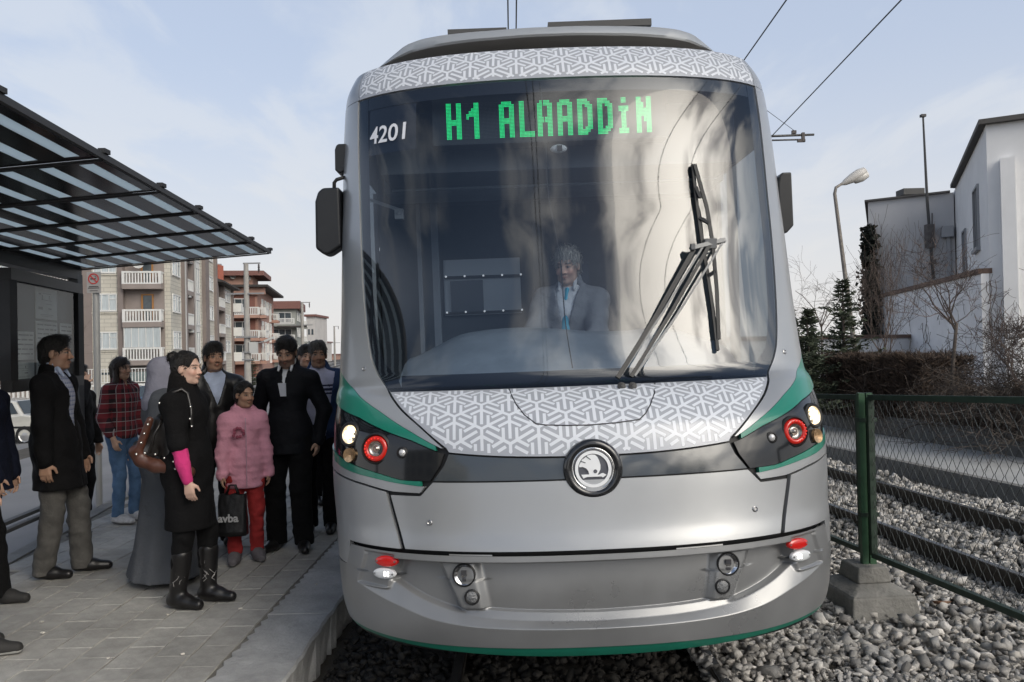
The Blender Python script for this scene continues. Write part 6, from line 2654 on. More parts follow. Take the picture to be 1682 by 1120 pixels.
for k in range(90):
    t = rr.random()
    p = np.array([*(hc[:2] + (hd[:2] - hc[:2]) * t), .38]) + np.array([rr.gauss(0, .3), rr.gauss(0, .4), 0])
    branch(mb, p, np.array([rr.gauss(0, .6), rr.gauss(0, .5), .8]), rr.uniform(.5, 1.2), rr.uniform(.008, .026), 3, rr, n=5, kink=.34, up=.02, minr=.0035)
mb.build('stem', M_BARK, o)
# fallen twigs and leaves on the planter edge
def edge_box(rg_, n):
    a = rg_.uniform(0, 1, n)
    p = np.stack([pf[0] + .1 + dirR[0] * (a * 12 - 3), pf[1] + (a * 12 - 3), .43 + 0 * a], -1)
    p[:, 0] += rg_.normal(.15, .12, n)
    return p


o = twig_mass('dead_leaves', None, None, edge_box, 2500, .06, .012, M_HEDGE, 12, (7.0, 11, .4))
tag(o, kind='stuff')
for c_ in o.children:
    c_['kind'] = 'stuff'
# bare trees on the right
tb = at(1566, 690, 13.6)
bare_tree((tb[0], 13.6, .38), 3.1, .038, 'slender bare tree with forked trunk in front of the white courtyard wall', 17, trunk=.55, depth=4, lean=(.10, 0), spread=.75, split=(2, 4), minr=.003)
tb = at(1672, 700, 11.0)
bare_tree((tb[0], 11.0, .38), 2.6, .05, 'crooked dark bare tree at the right edge above the planter', 23, trunk=.30, depth=4, spread=.9, lean=(.1, 0))
tb = at(1458, 640, 19)
bare_tree((tb[0], 19, .38), 5.2, .035, 'tall thin whippy bare tree rising in front of the shade-greyed recessed wall', 31, trunk=.2, depth=3, spread=.35, up=.5)
tb = at(1352, 640, 27)
bare_tree((tb[0], 27, .2), 5.5, .04, 'faint bare willow with drooping twigs behind the conifers', 37, trunk=.4, depth=3, spread=.6, droop=.10)
# bare creepers on the courtyard wall
rr = random.Random(77)
mb = MB()
for k in range(120):
    t = rr.random() ** .8
    p = np.array([*(wa + (wb_ - wa) * t), .3 + rr.random() * .8]) + np.array([*(-nl * -.03), 0])
    out = np.array([*(nl * rr.uniform(.03, .12)), 0])
    pts = [p + out]
    a = rr.gauss(0, .5)
    zt_ = rr.uniform(1.6, 3.9)
    while pts[-1][2] < zt_:
        a = a * .8 + rr.gauss(0, .5)
        l_ = .28
        pts.append(pts[-1] + np.array([*(dv * math.sin(a) * l_), math.cos(a) * l_]) + np.array([*(nl * rr.gauss(0, .03)), 0]))
        if len(pts) > 16:
            break
        if rr.random() < .75:
            q = pts[-1]
            b_ = a + rr.choice((-1, 1)) * rr.uniform(.7, 1.9)
            s_ = [q]
            for _ in range(rr.randint(2, 5)):
                b_ += rr.gauss(0, .55)
                s_.append(s_[-1] + np.array([*(dv * math.sin(b_) * .18), math.cos(b_) * .18]) + np.array([*(nl * rr.uniform(-.02, .04)), 0]))
            mb.tube(s_, .007, 3, caps=False)
    mb.tube(pts, .012, 3, caps=False)
cr = mb.build('creeper', M_TWIG)
tag(cr, 'net of bare creeper stems on the white courtyard wall', 'creeper')
# dark ivy on the building's left corner
rg_ = np.random.default_rng(6)
n = 2600
z = rg_.uniform(1.2, 7.4, n)
P = np.stack([A3[0] - .15 + rg_.normal(0, .17, n) * (1.1 - .06 * z), A3[1] - .3 + rg_.normal(0, .25, n), z], -1)
d = rg_.normal(0, 1, (n, 3))
d /= np.linalg.norm(d, axis=1, keepdims=True)
s = np.cross(d, rg_.normal(0, 1, (n, 3)))
s /= np.linalg.norm(s, axis=1, keepdims=True)
V = np.stack([P - s * .07, P + s * .07, P + d * .2 + s * .05, P + d * .2 - s * .05], 1).reshape(-1, 3)
iv = obj('ivy', mesh_data('ivy', V, np.arange(4 * n).reshape(n, 4), mat('dark ivy', (.022, .026, .018), rough=.9, island=.4)))
tag(iv, 'column of dark ivy on the left corner of the white building', 'ivy')

# behind the camera: bare trees and a house that the windscreen mirrors
for i, (x, y, h, lb) in enumerate(((6.0, -7.5, 6.5, 'bare street tree behind the photographer, mirrored low in the windscreen'), (8.2, -9.5, 7.5, 'tallest bare tree behind the photographer, farthest from the track'), (5.2, -12.0, 7.0, 'bare tree behind the photographer, last of the three along the track'))):
    bare_tree((x, y, -.1), h, .11, lb, 51 + i, trunk=.35, depth=4, group='bare trees behind the photographer', spread=.55)
bq = np.array([-24.0, -16.0, -1.0])
mh = thing('mirrored_house', 'cream block behind the photographer, mirrored at the left of the windscreen', 'house', tuple(bq))
mb = MB(tuple(bq))
mb.box((-24, -22, 5.0), (14, 12, 12))
mb.build('wall', M_CREAM, mh)
for i in range(4):
    for j in range(4):
        mb = MB(tuple(bq))
        mb.box((-16.97, -26 + 2.7 * i, .8 + 2.8 * j), (.08, 1.6, 1.5))
        mb.build('window', M_DGL, mh)
        mb = MB(tuple(bq))
        mb.box((-29 + 3.2 * i, -15.97, .8 + 2.8 * j), (1.7, .08, 1.5))
        mb.build('window', M_DGL, mh)

# bare tree between the cream house and the shelter, seen over the notice case
bt = at(60, 470, 40)
bare_tree((bt[0], 40, -1.2), 8.5, .12, 'bare tree seen over the notice case in front of the cream house', 61, trunk=.35, depth=4, spread=.6)
sb_ = at(415, 606, 70)
o = conifer((sb_[0], 70, -1.0), 2.6, 1.0, 'small dark evergreen at the foot of the concrete pole', 71, tiers=14)

# =================================================================== PEOPLE
class Vol:
    """signed distance grid; bodies and clothes are blended volumes meshed as one continuous surface"""

    def __init__(self, lo, hi, h):
        self.h = h
        self.lo = np.array(lo, float)
        n = np.ceil((np.array(hi, float) - self.lo) / h).astype(int) + 1
        self.n = n
        self.ax = [self.lo[i] + h * np.arange(n[i]) for i in range(3)]
        self.v = np.full(n, .25, dtype=np.float32)

    def _sub(self, lo, hi):
        sl = []
        for i in range(3):
            a = int(max(0, math.floor((lo[i] - self.lo[i]) / self.h)))
            b = int(min(self.n[i], math.ceil((hi[i] - self.lo[i]) / self.h) + 1))
            if b <= a:
                return None
            sl.append(slice(a, b))
        P = np.stack(np.meshgrid(*[self.ax[i][sl[i]] for i in range(3)], indexing='ij'), -1)
        return tuple(sl), P

    def _mix(self, sl, d, k, mode):
        v = self.v[sl]
        if mode == 'add':
            if k > 0:
                hh = np.clip(.5 + .5 * (v - d) / k, 0, 1)
                self.v[sl] = v * (1 - hh) + d * hh - k * hh * (1 - hh)
            else:
                self.v[sl] = np.minimum(v, d)
        else:
            if k > 0:
                hh = np.clip(.5 - .5 * (v + d) / k, 0, 1)
                self.v[sl] = v * (1 - hh) - d * hh + k * hh * (1 - hh)
            else:
                self.v[sl] = np.maximum(v, -d)

    def cap(self, a, b, ra, rb, k=.02, sq=None, mode='add', fr=None):
        a, b = np.array(a, float), np.array(b, float)
        s = np.array(sq if sq is not None else (1, 1, 1), float)
        rm = max(ra, rb) * max(1, s.max()) + k + 3 * self.h
        if fr is not None:
            wa_, wb2 = fr[1] + fr[0] @ a, fr[1] + fr[0] @ b
        else:
            wa_, wb2 = a, b
        t_ = self._sub(np.minimum(wa_, wb2) - rm, np.maximum(wa_, wb2) + rm)
        if t_ is None:
            return
        sl, P = t_
        if fr is not None:
            P = (P - fr[1]) @ fr[0]
        P, a, b = P / s, a / s, b / s
        ab = b - a
        t = np.clip(((P - a) @ ab) / max(ab @ ab, 1e-9), 0, 1)
        d = (np.linalg.norm(P - a - t[..., None] * ab, axis=-1) - (ra + (rb - ra) * t)) * s.min()
        self._mix(sl, d, k, mode)

    def ell(self, c, r, k=.02, mode='add', fr=None):
        c, r = np.array(c, float), np.array(r, float)
        w = c if fr is None else fr[1] + fr[0] @ c
        rm = r.max() + k + 3 * self.h
        t_ = self._sub(w - rm, w + rm)
        if t_ is None:
            return
        sl, P = t_
        if fr is not None:
            P = (P - fr[1]) @ fr[0]
        q = (P - c) / r
        k0 = np.linalg.norm(q, axis=-1)
        k1 = np.linalg.norm(q / r, axis=-1)
        d = k0 * (k0 - 1) / np.maximum(k1, 1e-6)
        self._mix(sl, d, k, mode)

    def grid(self):
        return np.stack(np.meshgrid(*self.ax, indexing='ij'), -1)

    def cut(self, nrm, c):
        """keep the side where nrm.p < c"""
        P = self.grid()
        self.v = np.maximum(self.v, (P @ np.array(nrm, float) - c).astype(np.float32))

    def folds(self, amp, freq, seed, zstretch=1.0):
        r_ = np.random.default_rng(seed)
        P = self.grid() * np.array([1, 1, zstretch])
        w = np.zeros(self.v.shape)
        for i in range(7):
            d = r_.normal(0, 1, 3)
            d /= np.linalg.norm(d)
            w += np.sin(P @ d * freq * r_.uniform(.6, 1.8) + r_.uniform(0, 6.28) + 1.5 * np.sin(P @ r_.normal(0, 1, 3) * freq * .4))
        self.v = self.v + (amp * w / 3).astype(np.float32)

    def mesh(self):
        v = self.v
        v = np.pad(v, 1, constant_values=.2)
        n = np.array(v.shape)
        ins = v < 0
        cs = ins[:-1, :-1, :-1].astype(np.int8)
        tot = np.zeros(n - 1, np.int8)
        for dx in (0, 1):
            for dy in (0, 1):
                for dz in (0, 1):
                    tot += ins[dx:n[0] - 1 + dx, dy:n[1] - 1 + dy, dz:n[2] - 1 + dz]
        act = (tot > 0) & (tot < 8)
        idx = np.full(act.shape, -1, np.int64)
        ai = np.argwhere(act)
        idx[act] = np.arange(len(ai))
        acc = np.zeros((len(ai), 3))
        cnt = np.zeros(len(ai))
        corners = [(0, 0, 0), (1, 0, 0), (0, 1, 0), (1, 1, 0), (0, 0, 1), (1, 0, 1), (0, 1, 1), (1, 1, 1)]
        vals = [v[ai[:, 0] + c[0], ai[:, 1] + c[1], ai[:, 2] + c[2]] for c in corners]
        for (i, j) in ((0, 1), (2, 3), (4, 5), (6, 7), (0, 2), (1, 3), (4, 6), (5, 7), (0, 4), (1, 5), (2, 6), (3, 7)):
            a, b = vals[i], vals[j]
            m_ = (a < 0) != (b < 0)
            t = np.where(m_, a / np.where(m_, a - b, 1), 0)
            p = np.array(corners[i]) + t[:, None] * (np.array(corners[j]) - np.array(corners[i]))
            acc += p * m_[:, None]
            cnt += m_
        V = (ai + acc / np.maximum(cnt, 1)[:, None] - 1) * self.h + self.lo
        Q = []
        for ax_ in range(3):
            o1, o2 = [a for a in range(3) if a != ax_]
            sl0 = [slice(1, -1)] * 3
            sl1 = [slice(1, -1)] * 3
            sl0[ax_] = slice(0, -1)
            sl1[ax_] = slice(1, None)
            a, b = ins[tuple(sl0)], ins[tuple(sl1)]
            cr_ = np.argwhere(a != b)
            if not len(cr_):
                continue
            base = cr_.copy()
            base[:, o1] += 1
            base[:, o2] += 1
            inside_first = a[a != b]

            def cell(d1, d2):
                c = base.copy()
                c[:, o1] -= d1
                c[:, o2] -= d2
                return idx[c[:, 0], c[:, 1], c[:, 2]]
            q = np.stack([cell(1, 1), cell(0, 1), cell(0, 0), cell(1, 0)], -1)
            flip = inside_first if ax_ != 1 else ~inside_first
            q[~flip] = q[~flip][:, ::-1]
            Q.append(q)
        Q = np.concatenate(Q)
        Q = Q[(Q >= 0).all(1)]
        return V, Q


def smooth_mesh(V, Q, it=2, lam=.5):
    n = len(V)
    A = np.concatenate([Q[:, 0], Q[:, 1], Q[:, 1], Q[:, 2], Q[:, 2], Q[:, 3], Q[:, 3], Q[:, 0]])
    B_ = np.concatenate([Q[:, 1], Q[:, 0], Q[:, 2], Q[:, 1], Q[:, 3], Q[:, 2], Q[:, 0], Q[:, 3]])
    c = np.maximum(np.bincount(A, minlength=n), 1)
    for _ in range(it):
        s = np.stack([np.bincount(A, weights=V[B_, i], minlength=n) for i in range(3)], -1)
        V = V * (1 - lam) + lam * s / c[:, None]
    return V


def ik(a, b, l1, l2, pole):
    a, b = np.array(a, float), np.array(b, float)
    d = b - a
    L_ = np.linalg.norm(d)
    if L_ > (l1 + l2) * .999:
        b = a + d / L_ * (l1 + l2) * .999
        d = b - a
        L_ = np.linalg.norm(d)
    x = (l1**2 - l2**2 + L_**2) / (2 * L_)
    hgt_ = math.sqrt(max(l1**2 - x**2, 0))
    u_ = d / L_
    p_ = np.array(pole, float)
    p_ = p_ - u_ * p_.dot(u_)
    p_ /= max(np.linalg.norm(p_), 1e-9)
    return a + u_ * x + p_ * hgt_, b


TONES = {'light': (.64, .42, .33), 'mid': (.50, .31, .22), 'tan': (.42, .25, .17)}


def skin_mat():
    if 'skin' in MATS:
        return MATS['skin']
    m = mat('skin', (.4, .25, .18), rough=.48, spec=.4, bump=.08, bscale=300, bdist=.002)
    nt = m.node_tree
    at_ = nt.nodes.new('ShaderNodeAttribute')
    at_.attribute_name = 'tint'
    nt.links.new(at_.outputs['Color'], nt.nodes['Principled BSDF'].inputs['Base Color'])
    return m


def cloth(name, col, **kw):
    d = dict(rough=.9, var=.18, vscale=7, bump=.55, bscale=38, sheen=0, bdist=.012, spec=.2)
    d.update(kw)
    return mat(name, col, **d)


def person(label, pos, face, H=1.75, tone='mid', h=.0085, female=False, fat=1.0, head_yaw=0, head_pitch=0, rhand=None, lhand=None, rfoot=(.10, .0), lfoot=(-.10, .0),
           rtoe=0, ltoe=0, beard=0, moustache=False, hair='short', hairmat=None, tops=(), bottom=None, shoes=None, boot=0, seated=False, seed=1, rpole=None, lpole=None, lean=0.0, group=None, extra=None, fingers=True, rknee=None, lknee=None):
    k = H / 1.75
    J = {}
    sw = (.158 if female else .180) * k
    hw = .092 * k
    ln_ = np.array([0, lean, 0])
    J['pelvis'] = np.array([0, -.01, .95]) * k
    J['chest'] = np.array([0, 0, 1.29]) * k + ln_ * .7
    J['neck'] = np.array([0, -.012, 1.49]) * k + ln_
    kh = k if H > 1.5 else k * 1.12
    J['head'] = np.array([0, .022, 0]) + J['neck'] + np.array([0, 0, .135 * kh])
    for s, nm, hand, foot, pole in ((1, 'R', rhand, rfoot, rpole), (-1, 'L', lhand, lfoot, lpole)):
        sh = np.array([s * sw, -.012 * k, 1.392 * k]) + ln_ * .9
        hd = np.array(hand, float) if hand is not None else np.array([s * (sw + .075), .06 * k, .84 * k])
        el, wr = ik(sh, hd, .285 * k, .255 * k, pole if pole is not None else (s * .5, -1, -.1))
        hip = np.array([s * hw, -.005, .92 * k])
        kp = rknee if s > 0 else lknee
        fz = foot[2] if len(foot) > 2 else 0
        an = np.array([foot[0], foot[1], fz + .085 * k])
        dl = np.linalg.norm(hip - an)
        kn, an = ik(hip, an, *((.44 * k, .425 * k) if seated else (.513 * dl, .492 * dl)), kp if kp is not None else (s * .1, 1, 0))
        J['sh' + nm], J['el' + nm], J['wr' + nm], J['hip' + nm], J['kn' + nm], J['an' + nm] = sh, el, wr, hip, kn, an
    allp = np.array(list(J.values()))
    lo, hi = allp.min(0) - [.25, .25, .2], allp.max(0) + [.25, .25, .27]
    lo[2] = max(lo[2], -.02)
    root = None
    # ---- head frame
    ya, pa = R(head_yaw), R(-head_pitch)
    Rz_ = np.array([[math.cos(ya), -math.sin(ya), 0], [math.sin(ya), math.cos(ya), 0], [0, 0, 1]])
    Rx_ = np.array([[1, 0, 0], [0, math.cos(pa), -math.sin(pa)], [0, math.sin(pa), math.cos(pa)]])
    RH = Rz_ @ Rx_
    pivot = J['neck'] + np.array([0, 0, .02 * k])
    HC = pivot + RH @ (J['head'] - pivot)
    fr = (RH * 1.0, HC)
    q = kh * (.95 if female else 1.0)       # head scale
    E = lambda c, r, kk=.012, mode='add': B.ell(np.array(c) * q, np.array(r) * q, kk * q, mode, fr)
    Cp = lambda a, b, ra, rb, kk=.012, mode='add': B.cap(np.array(a) * q, np.array(b) * q, ra * q, rb * q, kk * q, None, mode, fr)
    B = Vol(lo, hi, h)
    # torso, limbs
    B.ell(J['chest'] + [0, .0, .0], np.array([.138, .092, .168]) * k * np.array([fat, fat, 1]), .0)
    B.ell(np.array([0, .002, 1.08]) * k, np.array([.120, .088, .17]) * k * np.array([fat, fat, 1]), .05)
    B.ell(J['pelvis'], np.array([.138, .098, .12]) * k * np.array([fat, fat, 1]), .05)
    B.cap(J['shL'], J['shR'], .054 * k, .054 * k, .05)
    for nm in 'RL':
        B.cap(J['neck'] + [0, -.01, -.03 * k], J['sh' + nm], .054 * k, .046 * k, .03)
    B.cap(J['neck'] - [0, 0, .03 * k], HC + RH @ np.array([0, -.022, -.05]) * q, .058 * k, .052 * q, .03)
    for nm in 'RL':
        s = 1 if nm == 'R' else -1
        B.cap(J['sh' + nm], J['el' + nm], .047 * k, .038 * k, .02)
        B.cap(J['el' + nm], J['wr' + nm], .042 * k, .027 * k, .012)
        B.cap(J['hip' + nm], J['kn' + nm], .086 * k, .056 * k, .03)
        B.cap(J['kn' + nm], J['an' + nm], .056 * k, .038 * k, .015)
        toe = R(rtoe if nm == 'R' else ltoe)
        td = np.array([math.sin(toe), math.cos(toe), 0])
        B.cap(J['an' + nm] + [0, 0, -.03 * k], J['an' + nm] + td * .13 * k + [0, 0, -.055 * k], .036 * k, .025 * k, .02)
        # hand: palm, four unequal curled fingers and a thumb from the side of the palm
        w_ = J['wr' + nm]
        f_ = w_ - J['el' + nm]
        f_ = f_ / np.linalg.norm(f_)
        f_ = f_ * .7 + np.array([0, 0, -.55]) * (1 if f_[2] < .3 else -1)
        f_ /= np.linalg.norm(f_)
        sd = np.cross(f_, np.array([s * 1.0, 0, 0]))       # across the knuckles (front to back when the arm hangs)
        if np.linalg.norm(sd) < .1:
            sd = np.array([0, 1.0, 0])
        sd /= np.linalg.norm(sd)
        if sd[1] < 0:
            sd = -sd
        pn = np.cross(sd, f_)
        pn = pn * (1 if pn[0] * -s > 0 else -1)            # palm side faces the body
        hk = k * (.9 if female else 1.0)
        for j, (o_, l_) in enumerate(((.030, .072), (.010, .082), (-.010, .076), (-.029, .060))):
            b0 = w_ + f_ * .085 * hk + sd * o_ * hk
            B.cap(w_ + f_ * .02 * hk + sd * o_ * .6 * hk, b0, .017 * hk, .0135 * hk, .012)
            b1 = b0 + (f_ * .9 + pn * .25 + sd * o_ * 1.5) * l_ * .5 * hk
            b2 = b1 + (f_ * .65 + pn * .7) * l_ * .5 * hk
            B.cap(b0, b1, .0105 * hk, .0095 * hk, .002)
            B.cap(b1, b2, .0095 * hk, .008 * hk, .002)
        t0 = w_ + f_ * .025 * hk + sd * .022 * hk
        t1 = t0 + (f_ * .55 + sd * .75 + pn * .35) * .048 * hk
        B.cap(t0, t1, .015 * hk, .012 * hk, .008)
        B.cap(t1, t1 + (f_ * .9 + sd * .15 + pn * .4) * .036 * hk, .0115 * hk, .009 * hk, .002)
    # head
    E((0, -.018, .035), (.074, .096, .083), .0)
    E((0, .018, -.030), (.060, .072, .082), .03)
    Cp((-.03, .030, -.085), (.03, .030, -.085), .030, .030, .03)
    E((0, .066, -.100), (.026, .022, .020) if not female else (.021, .020, .018), .02)
    E((0, .078, .022), (.046, .016, .010), .015)
    for s in (-1, 1):
        E((s * .030, .100, .000), (.019, .018, .011), .012, 'sub')
        E((s * .030, .0775, -.002), (.0145, .0140, .0115), .002)
        E((s * .036, .064, -.035), (.022, .020, .020), .02)
        E((s * .0745, -.008, -.012), (.010, .021, .032), .006)
    Cp((0, .088, .002), (0, .106, -.036), .0085, .0125, .008)
    for s in (-1, 1):
        E((s * .0135, .097, -.040), (.0095, .011, .0085), .006)
    E((0, .0855, -.062), (.0225, .0125, .0065), .006)
    E((0, .0845, -.0735), (.0200, .0125, .0075), .004)
    V, Q = B.mesh()
    V = smooth_mesh(V, Q, 2, .45)
    L_ = ((V - HC) @ RH) / q
    near = (np.linalg.norm(L_, axis=1) < .2).astype(float)
    x_, y_, z_ = np.abs(L_[:, 0]), L_[:, 1], L_[:, 2]
    base = np.array(TONES[tone])
    C_ = np.tile(base, (len(V), 1)) * (1 + .06 * np.sin(V[:, :1] * 61 + V[:, 2:] * 47) * np.sin(V[:, 1:2] * 53))

    def blend(mask, col, amt=1.0):
        nonlocal C_
        m_ = np.clip(mask, 0, 1)[:, None] * near[:, None] * amt
        C_ = C_ * (1 - m_) + np.array(col) * m_
    bump_ = lambda v, w: np.clip(1.6 - 1.6 * np.abs(v) / w, 0, 1)
    blend(np.clip(1.3 - np.hypot(x_ - .042, z_ + .035) / .022, 0, 1) * (y_ > .03), base * np.array([1.08, .82, .80]), .6)
    blend(np.clip(1.4 - np.hypot(x_, (z_ + .037)) / .018, 0, 1) * (y_ > .09), base * np.array([1.05, .85, .82]), .5)
    dark = np.array([.016, .012, .010])
    st = base * np.array([.42, .42, .46])
    if beard or not female:
        jaw = sstep(z_, -.040, -.055) * sstep(y_, -.01, .02) * (1 - sstep(-z_, .118, .13))
        side = sstep(x_, .046, .054) * sstep(y_, -.002, .012) * (1 - sstep(y_, .04, .05)) * sstep(-z_, -.01, .01) * (1 - sstep(-z_, .1, .12))
        blend(np.maximum(jaw, side), st, .85 if beard else .22)
    if moustache or beard:
        blend(bump_(z_ + .0525, .0085) * (1 - sstep(x_, .022, .034)) * (y_ > .06), dark if moustache else st, .95 if moustache else .7)
    blend(np.clip(1.5 - 1.5 * np.hypot(x_ / .024, (z_ + .068) / .0115), 0, 1) * (y_ > .075), base * np.array([.80, .50, .50]), .9)
    blend(bump_(z_ + .0685, .0028) * (x_ < .021) * (y_ > .075), base * .25, .7)
    blend(bump_(z_ - (.0225 - .09 * np.abs(x_ - .03)), .0075 if not female else .0055) * sstep(x_, .009, .015) * (1 - sstep(x_, .044, .054)) * (y_ > .05), dark, .9)
    blend(np.clip(1.8 - 1.8 * np.hypot((x_ - .030) / .019, (z_ + .001) / .0105), 0, 1) * (y_ > .06), base * .45, .55)
    blend(np.clip(2.2 - 2.2 * np.hypot((x_ - .030) / .0155, (z_ + .002) / .0068), 0, 1) * (y_ > .07), (.42, .40, .38), .9)
    blend(np.clip(2.2 - 2.0 * np.hypot((x_ - .030) / .0080, (z_ + .0015) / .0080), 0, 1) * (y_ > .07), (.020, .013, .010), 1)
    blend(bump_(z_ - .0052 + 1.2 * (x_ - .03) ** 2 / .05, .0048) * (1 - sstep(np.abs(x_ - .030), .013, .018)) * (y_ > .07), dark, .8)
    blend(np.clip(1.6 - np.hypot(x_ - .0125, z_ + .0445) / .005, 0, 1) * (y_ > .085), base * .3, .6)
    th = math.atan2(-face[0], face[1])
    me = mesh_data('person', V, Q, skin_mat(), smooth=True)
    ca = me.attributes.new('tint', 'FLOAT_COLOR', 'POINT')
    ca.data.foreach_set('color', np.concatenate([C_, np.ones((len(V), 1))], 1).astype(np.float32).ravel())
    root = obj('person', me)
    root.location = pos
    root.rotation_euler = (0, 0, th)
    tag(root, label, 'person', group)

    def finish(G, name, mats, sm=1, paint=None, lam=.45):
        V, Q = G.mesh()
        if sm:
            V = smooth_mesh(V, Q, sm, lam)
        ix = paint(V[Q].mean(1)) if paint else None
        return obj(name, mesh_data(name, V, Q, mats, smooth=True, idx=ix), root)

    # ---- bottoms
    if bottom:
        G = Vol(lo, hi, max(h * 1.15, .0085))
        t_ = bottom.get('thick', .014)
        G.ell(J['pelvis'], np.array([.152, .112, .125]) * k * np.array([fat, fat, 1]) + t_, 0)
        if bottom.get('skirt'):
            z0 = bottom['skirt']
            wb = bottom.get('w', .26)
            c0 = np.array([0, .0, 1.0 * k])
            mid = (J['anR'] + J['anL']) / 2
            G.cap(c0, np.array([mid[0], mid[1], z0 - .05]), .155 * k, wb, .04, (1, .80, 1))
            G.folds(.010, 26, seed, .12)
            G.cut((0, 0, -1), -z0)
        else:
            for nm in 'RL':
                lo_r = bottom.get('cuff', .058)
                G.cap(J['hip' + nm], J['kn' + nm], .088 * k + t_, bottom.get('knee', .060) * k + t_, .03)
                G.cap(J['kn' + nm], J['an' + nm] + [0, -.012, -.035 * k], bottom.get('knee', .060) * k + t_, lo_r, .02)
            G.folds(bottom.get('fold', .005), 42, seed + 3)
            G.cut((0, 0, 1), 1.06 * k)
            if not seated:
                G.cut((0, 0, -1), -bottom.get('hem', .045))
        finish(G, bottom.get('name', 'trousers'), bottom['mat'])
    # ---- shoes
    if shoes:
        for nm in 'RL':
            an = J['an' + nm]
            toe = R(rtoe if nm == 'R' else ltoe)
            td = np.array([math.sin(toe), math.cos(toe), 0])
            zf = an[2] - .085 * k
            G = Vol(an - [.2, .3, .12], an + [.2, .3, max(.06, boot + .04)], .0075)
            G.cap(an * [1, 1, 0] + td * -.045 + [0, 0, zf + .045], an * [1, 1, 0] + td * .06 + [0, 0, zf + .045], .040, .046, .0)
            G.cap(an * [1, 1, 0] + td * .05 + [0, 0, zf + .040], an * [1, 1, 0] + td * .165 * k + [0, 0, zf + .030], .046, .034, .03)
            kn_ = J['kn' + nm]
            up_ = an + (kn_ - an) * ((.10 + boot + zf - an[2]) / max(kn_[2] - an[2], .1)) if boot else an * [1, 1, 0] + td * -.02 + [0, 0, zf + .10]
            G.cap(an * [1, 1, 0] + td * (-.03 if not boot else -.008) + [0, 0, zf + .06], up_, .040 if not boot else .050, .043 + boot * .09, .03)
            G.cut((0, 0, -1), -(zf + .004))
            P = finish(G, 'boot' if boot else 'shoe', shoes, 1, (lambda c: ((c[:, 2] - zf) < .022).astype(np.int32)) if isinstance(shoes, (list, tuple)) else None)
    # ---- tops, inside to outside
    for gi, T_ in enumerate(tops):
        G = Vol(lo, hi, max(h * 1.1, .008))
        t_ = T_.get('thick', .016)
        ft = np.array([fat, fat, 1])
        G.ell(J['chest'], np.array([.152, .108, .178]) * k * ft + t_, 0)
        G.ell(np.array([0, .002, 1.08]) * k, np.array([.138, .104, .17]) * k * ft + t_, .06)
        G.cap(J['shL'] - [0, 0, .004], J['shR'] - [0, 0, .004], .055 * k + t_, .055 * k + t_, .05)
        for nm in 'RL':
            G.cap(J['neck'] + [0, -.01, -.035 * k], J['sh' + nm] + [0, 0, -.002], .060 * k + t_ * .6, .050 * k + t_ * .8, .03)
        hem = T_.get('hem', .86 * k)
        G.ell(J['pelvis'] + [0, 0, .0], np.array([.158, .118, .14]) * k * ft + t_ + (.014 if hem < .84 * k else 0), .06)
        if hem < .84 * k:
            cx_ = (J['knR'] + J['knL']) / 2
            fl_ = T_.get('flare', .19)
            bot = np.array([cx_[0] * .6, cx_[1] * .4, hem - .03])
            G.cap(np.array([0, 0, .98 * k]), bot, .150 * k * fat + t_, fl_, .05, (1, .78, 1))
        sl_ = T_.get('sleeve', 1.0)
        if sl_ > 0:
            for nm in 'RL':
                sh, el, wr = J['sh' + nm], J['el' + nm], J['wr' + nm]
                r0 = .054 * k + t_
                G.cap(sh, el, r0, .046 * k + t_, .03)
                if sl_ > .5:
                    f = (sl_ - .5) * 2
                    G.cap(el, el + (wr - el) * f, .046 * k + t_, (.033 * k + t_) if f > .9 else .040 * k + t_, .02)
        if T_.get('collar', True):
            nk = J['neck']
            G.cap(nk + [0, -.012, -.03], nk + [0, -.016, T_.get('chigh', .028)], .070 * k + t_, .062 * k + t_ * .8, .03)
        if T_.get('hood'):
            G.ell(J['neck'] + [0, -.085, .0], np.array([.115, .07, .055]) * k, .03)
            G.cap(J['neck'] + [-.085 * k, .0, -.01], J['neck'] + [0, -.09, .03], .035, .05, .03)
            G.cap(J['neck'] + [.085 * k, .0, -.01], J['neck'] + [0, -.09, .03], .035, .05, .03)
        G.folds(min(T_.get('fold', .006), t_ * .28), T_.get('freq', 30), seed * 7 + gi, T_.get('zs', 1.0))
        if T_.get('quilt'):
            P = G.grid()
            G.v = G.v + (.0045 * np.abs(np.sin(P[..., 2] * math.pi / .055))).astype(np.float32) - .002
        # neck hole and open front
        nk = J['neck']
        G.cap(nk + [0, -.01, -.02], HC + RH @ np.array([0, -.02, 0]), .058 * k, .075 * q, .004, None, 'sub')
        ov = T_.get('open', 0)
        if ov:
            zb_ = T_.get('open_to', 1.15 * k)
            P = G.grid()
            hw_ = np.clip((P[..., 2] - zb_) / max(J['neck'][2] - zb_, .01), 0, 1.2) * ov + T_.get('slit', 0.0)
            m_ = (P[..., 1] > 0.02) & (np.abs(P[..., 0] - T_.get('openx', 0)) < hw_)
            G.v = np.where(m_, np.maximum(G.v, np.minimum(hw_ - np.abs(P[..., 0] - T_.get('openx', 0)), .03).astype(np.float32)), G.v)
        G.cut((0, 0, -1), -hem)
        finish(G, T_.get('name', 'jacket'), T_['mat'], 2, T_.get('paint'))
    # ---- hair
    hm = hairmat or mat('black hair', (.012, .010, .009), rough=.45, var=.3, vscale=40, bump=.9, bscale=120, stretch=(1, 1, .25))
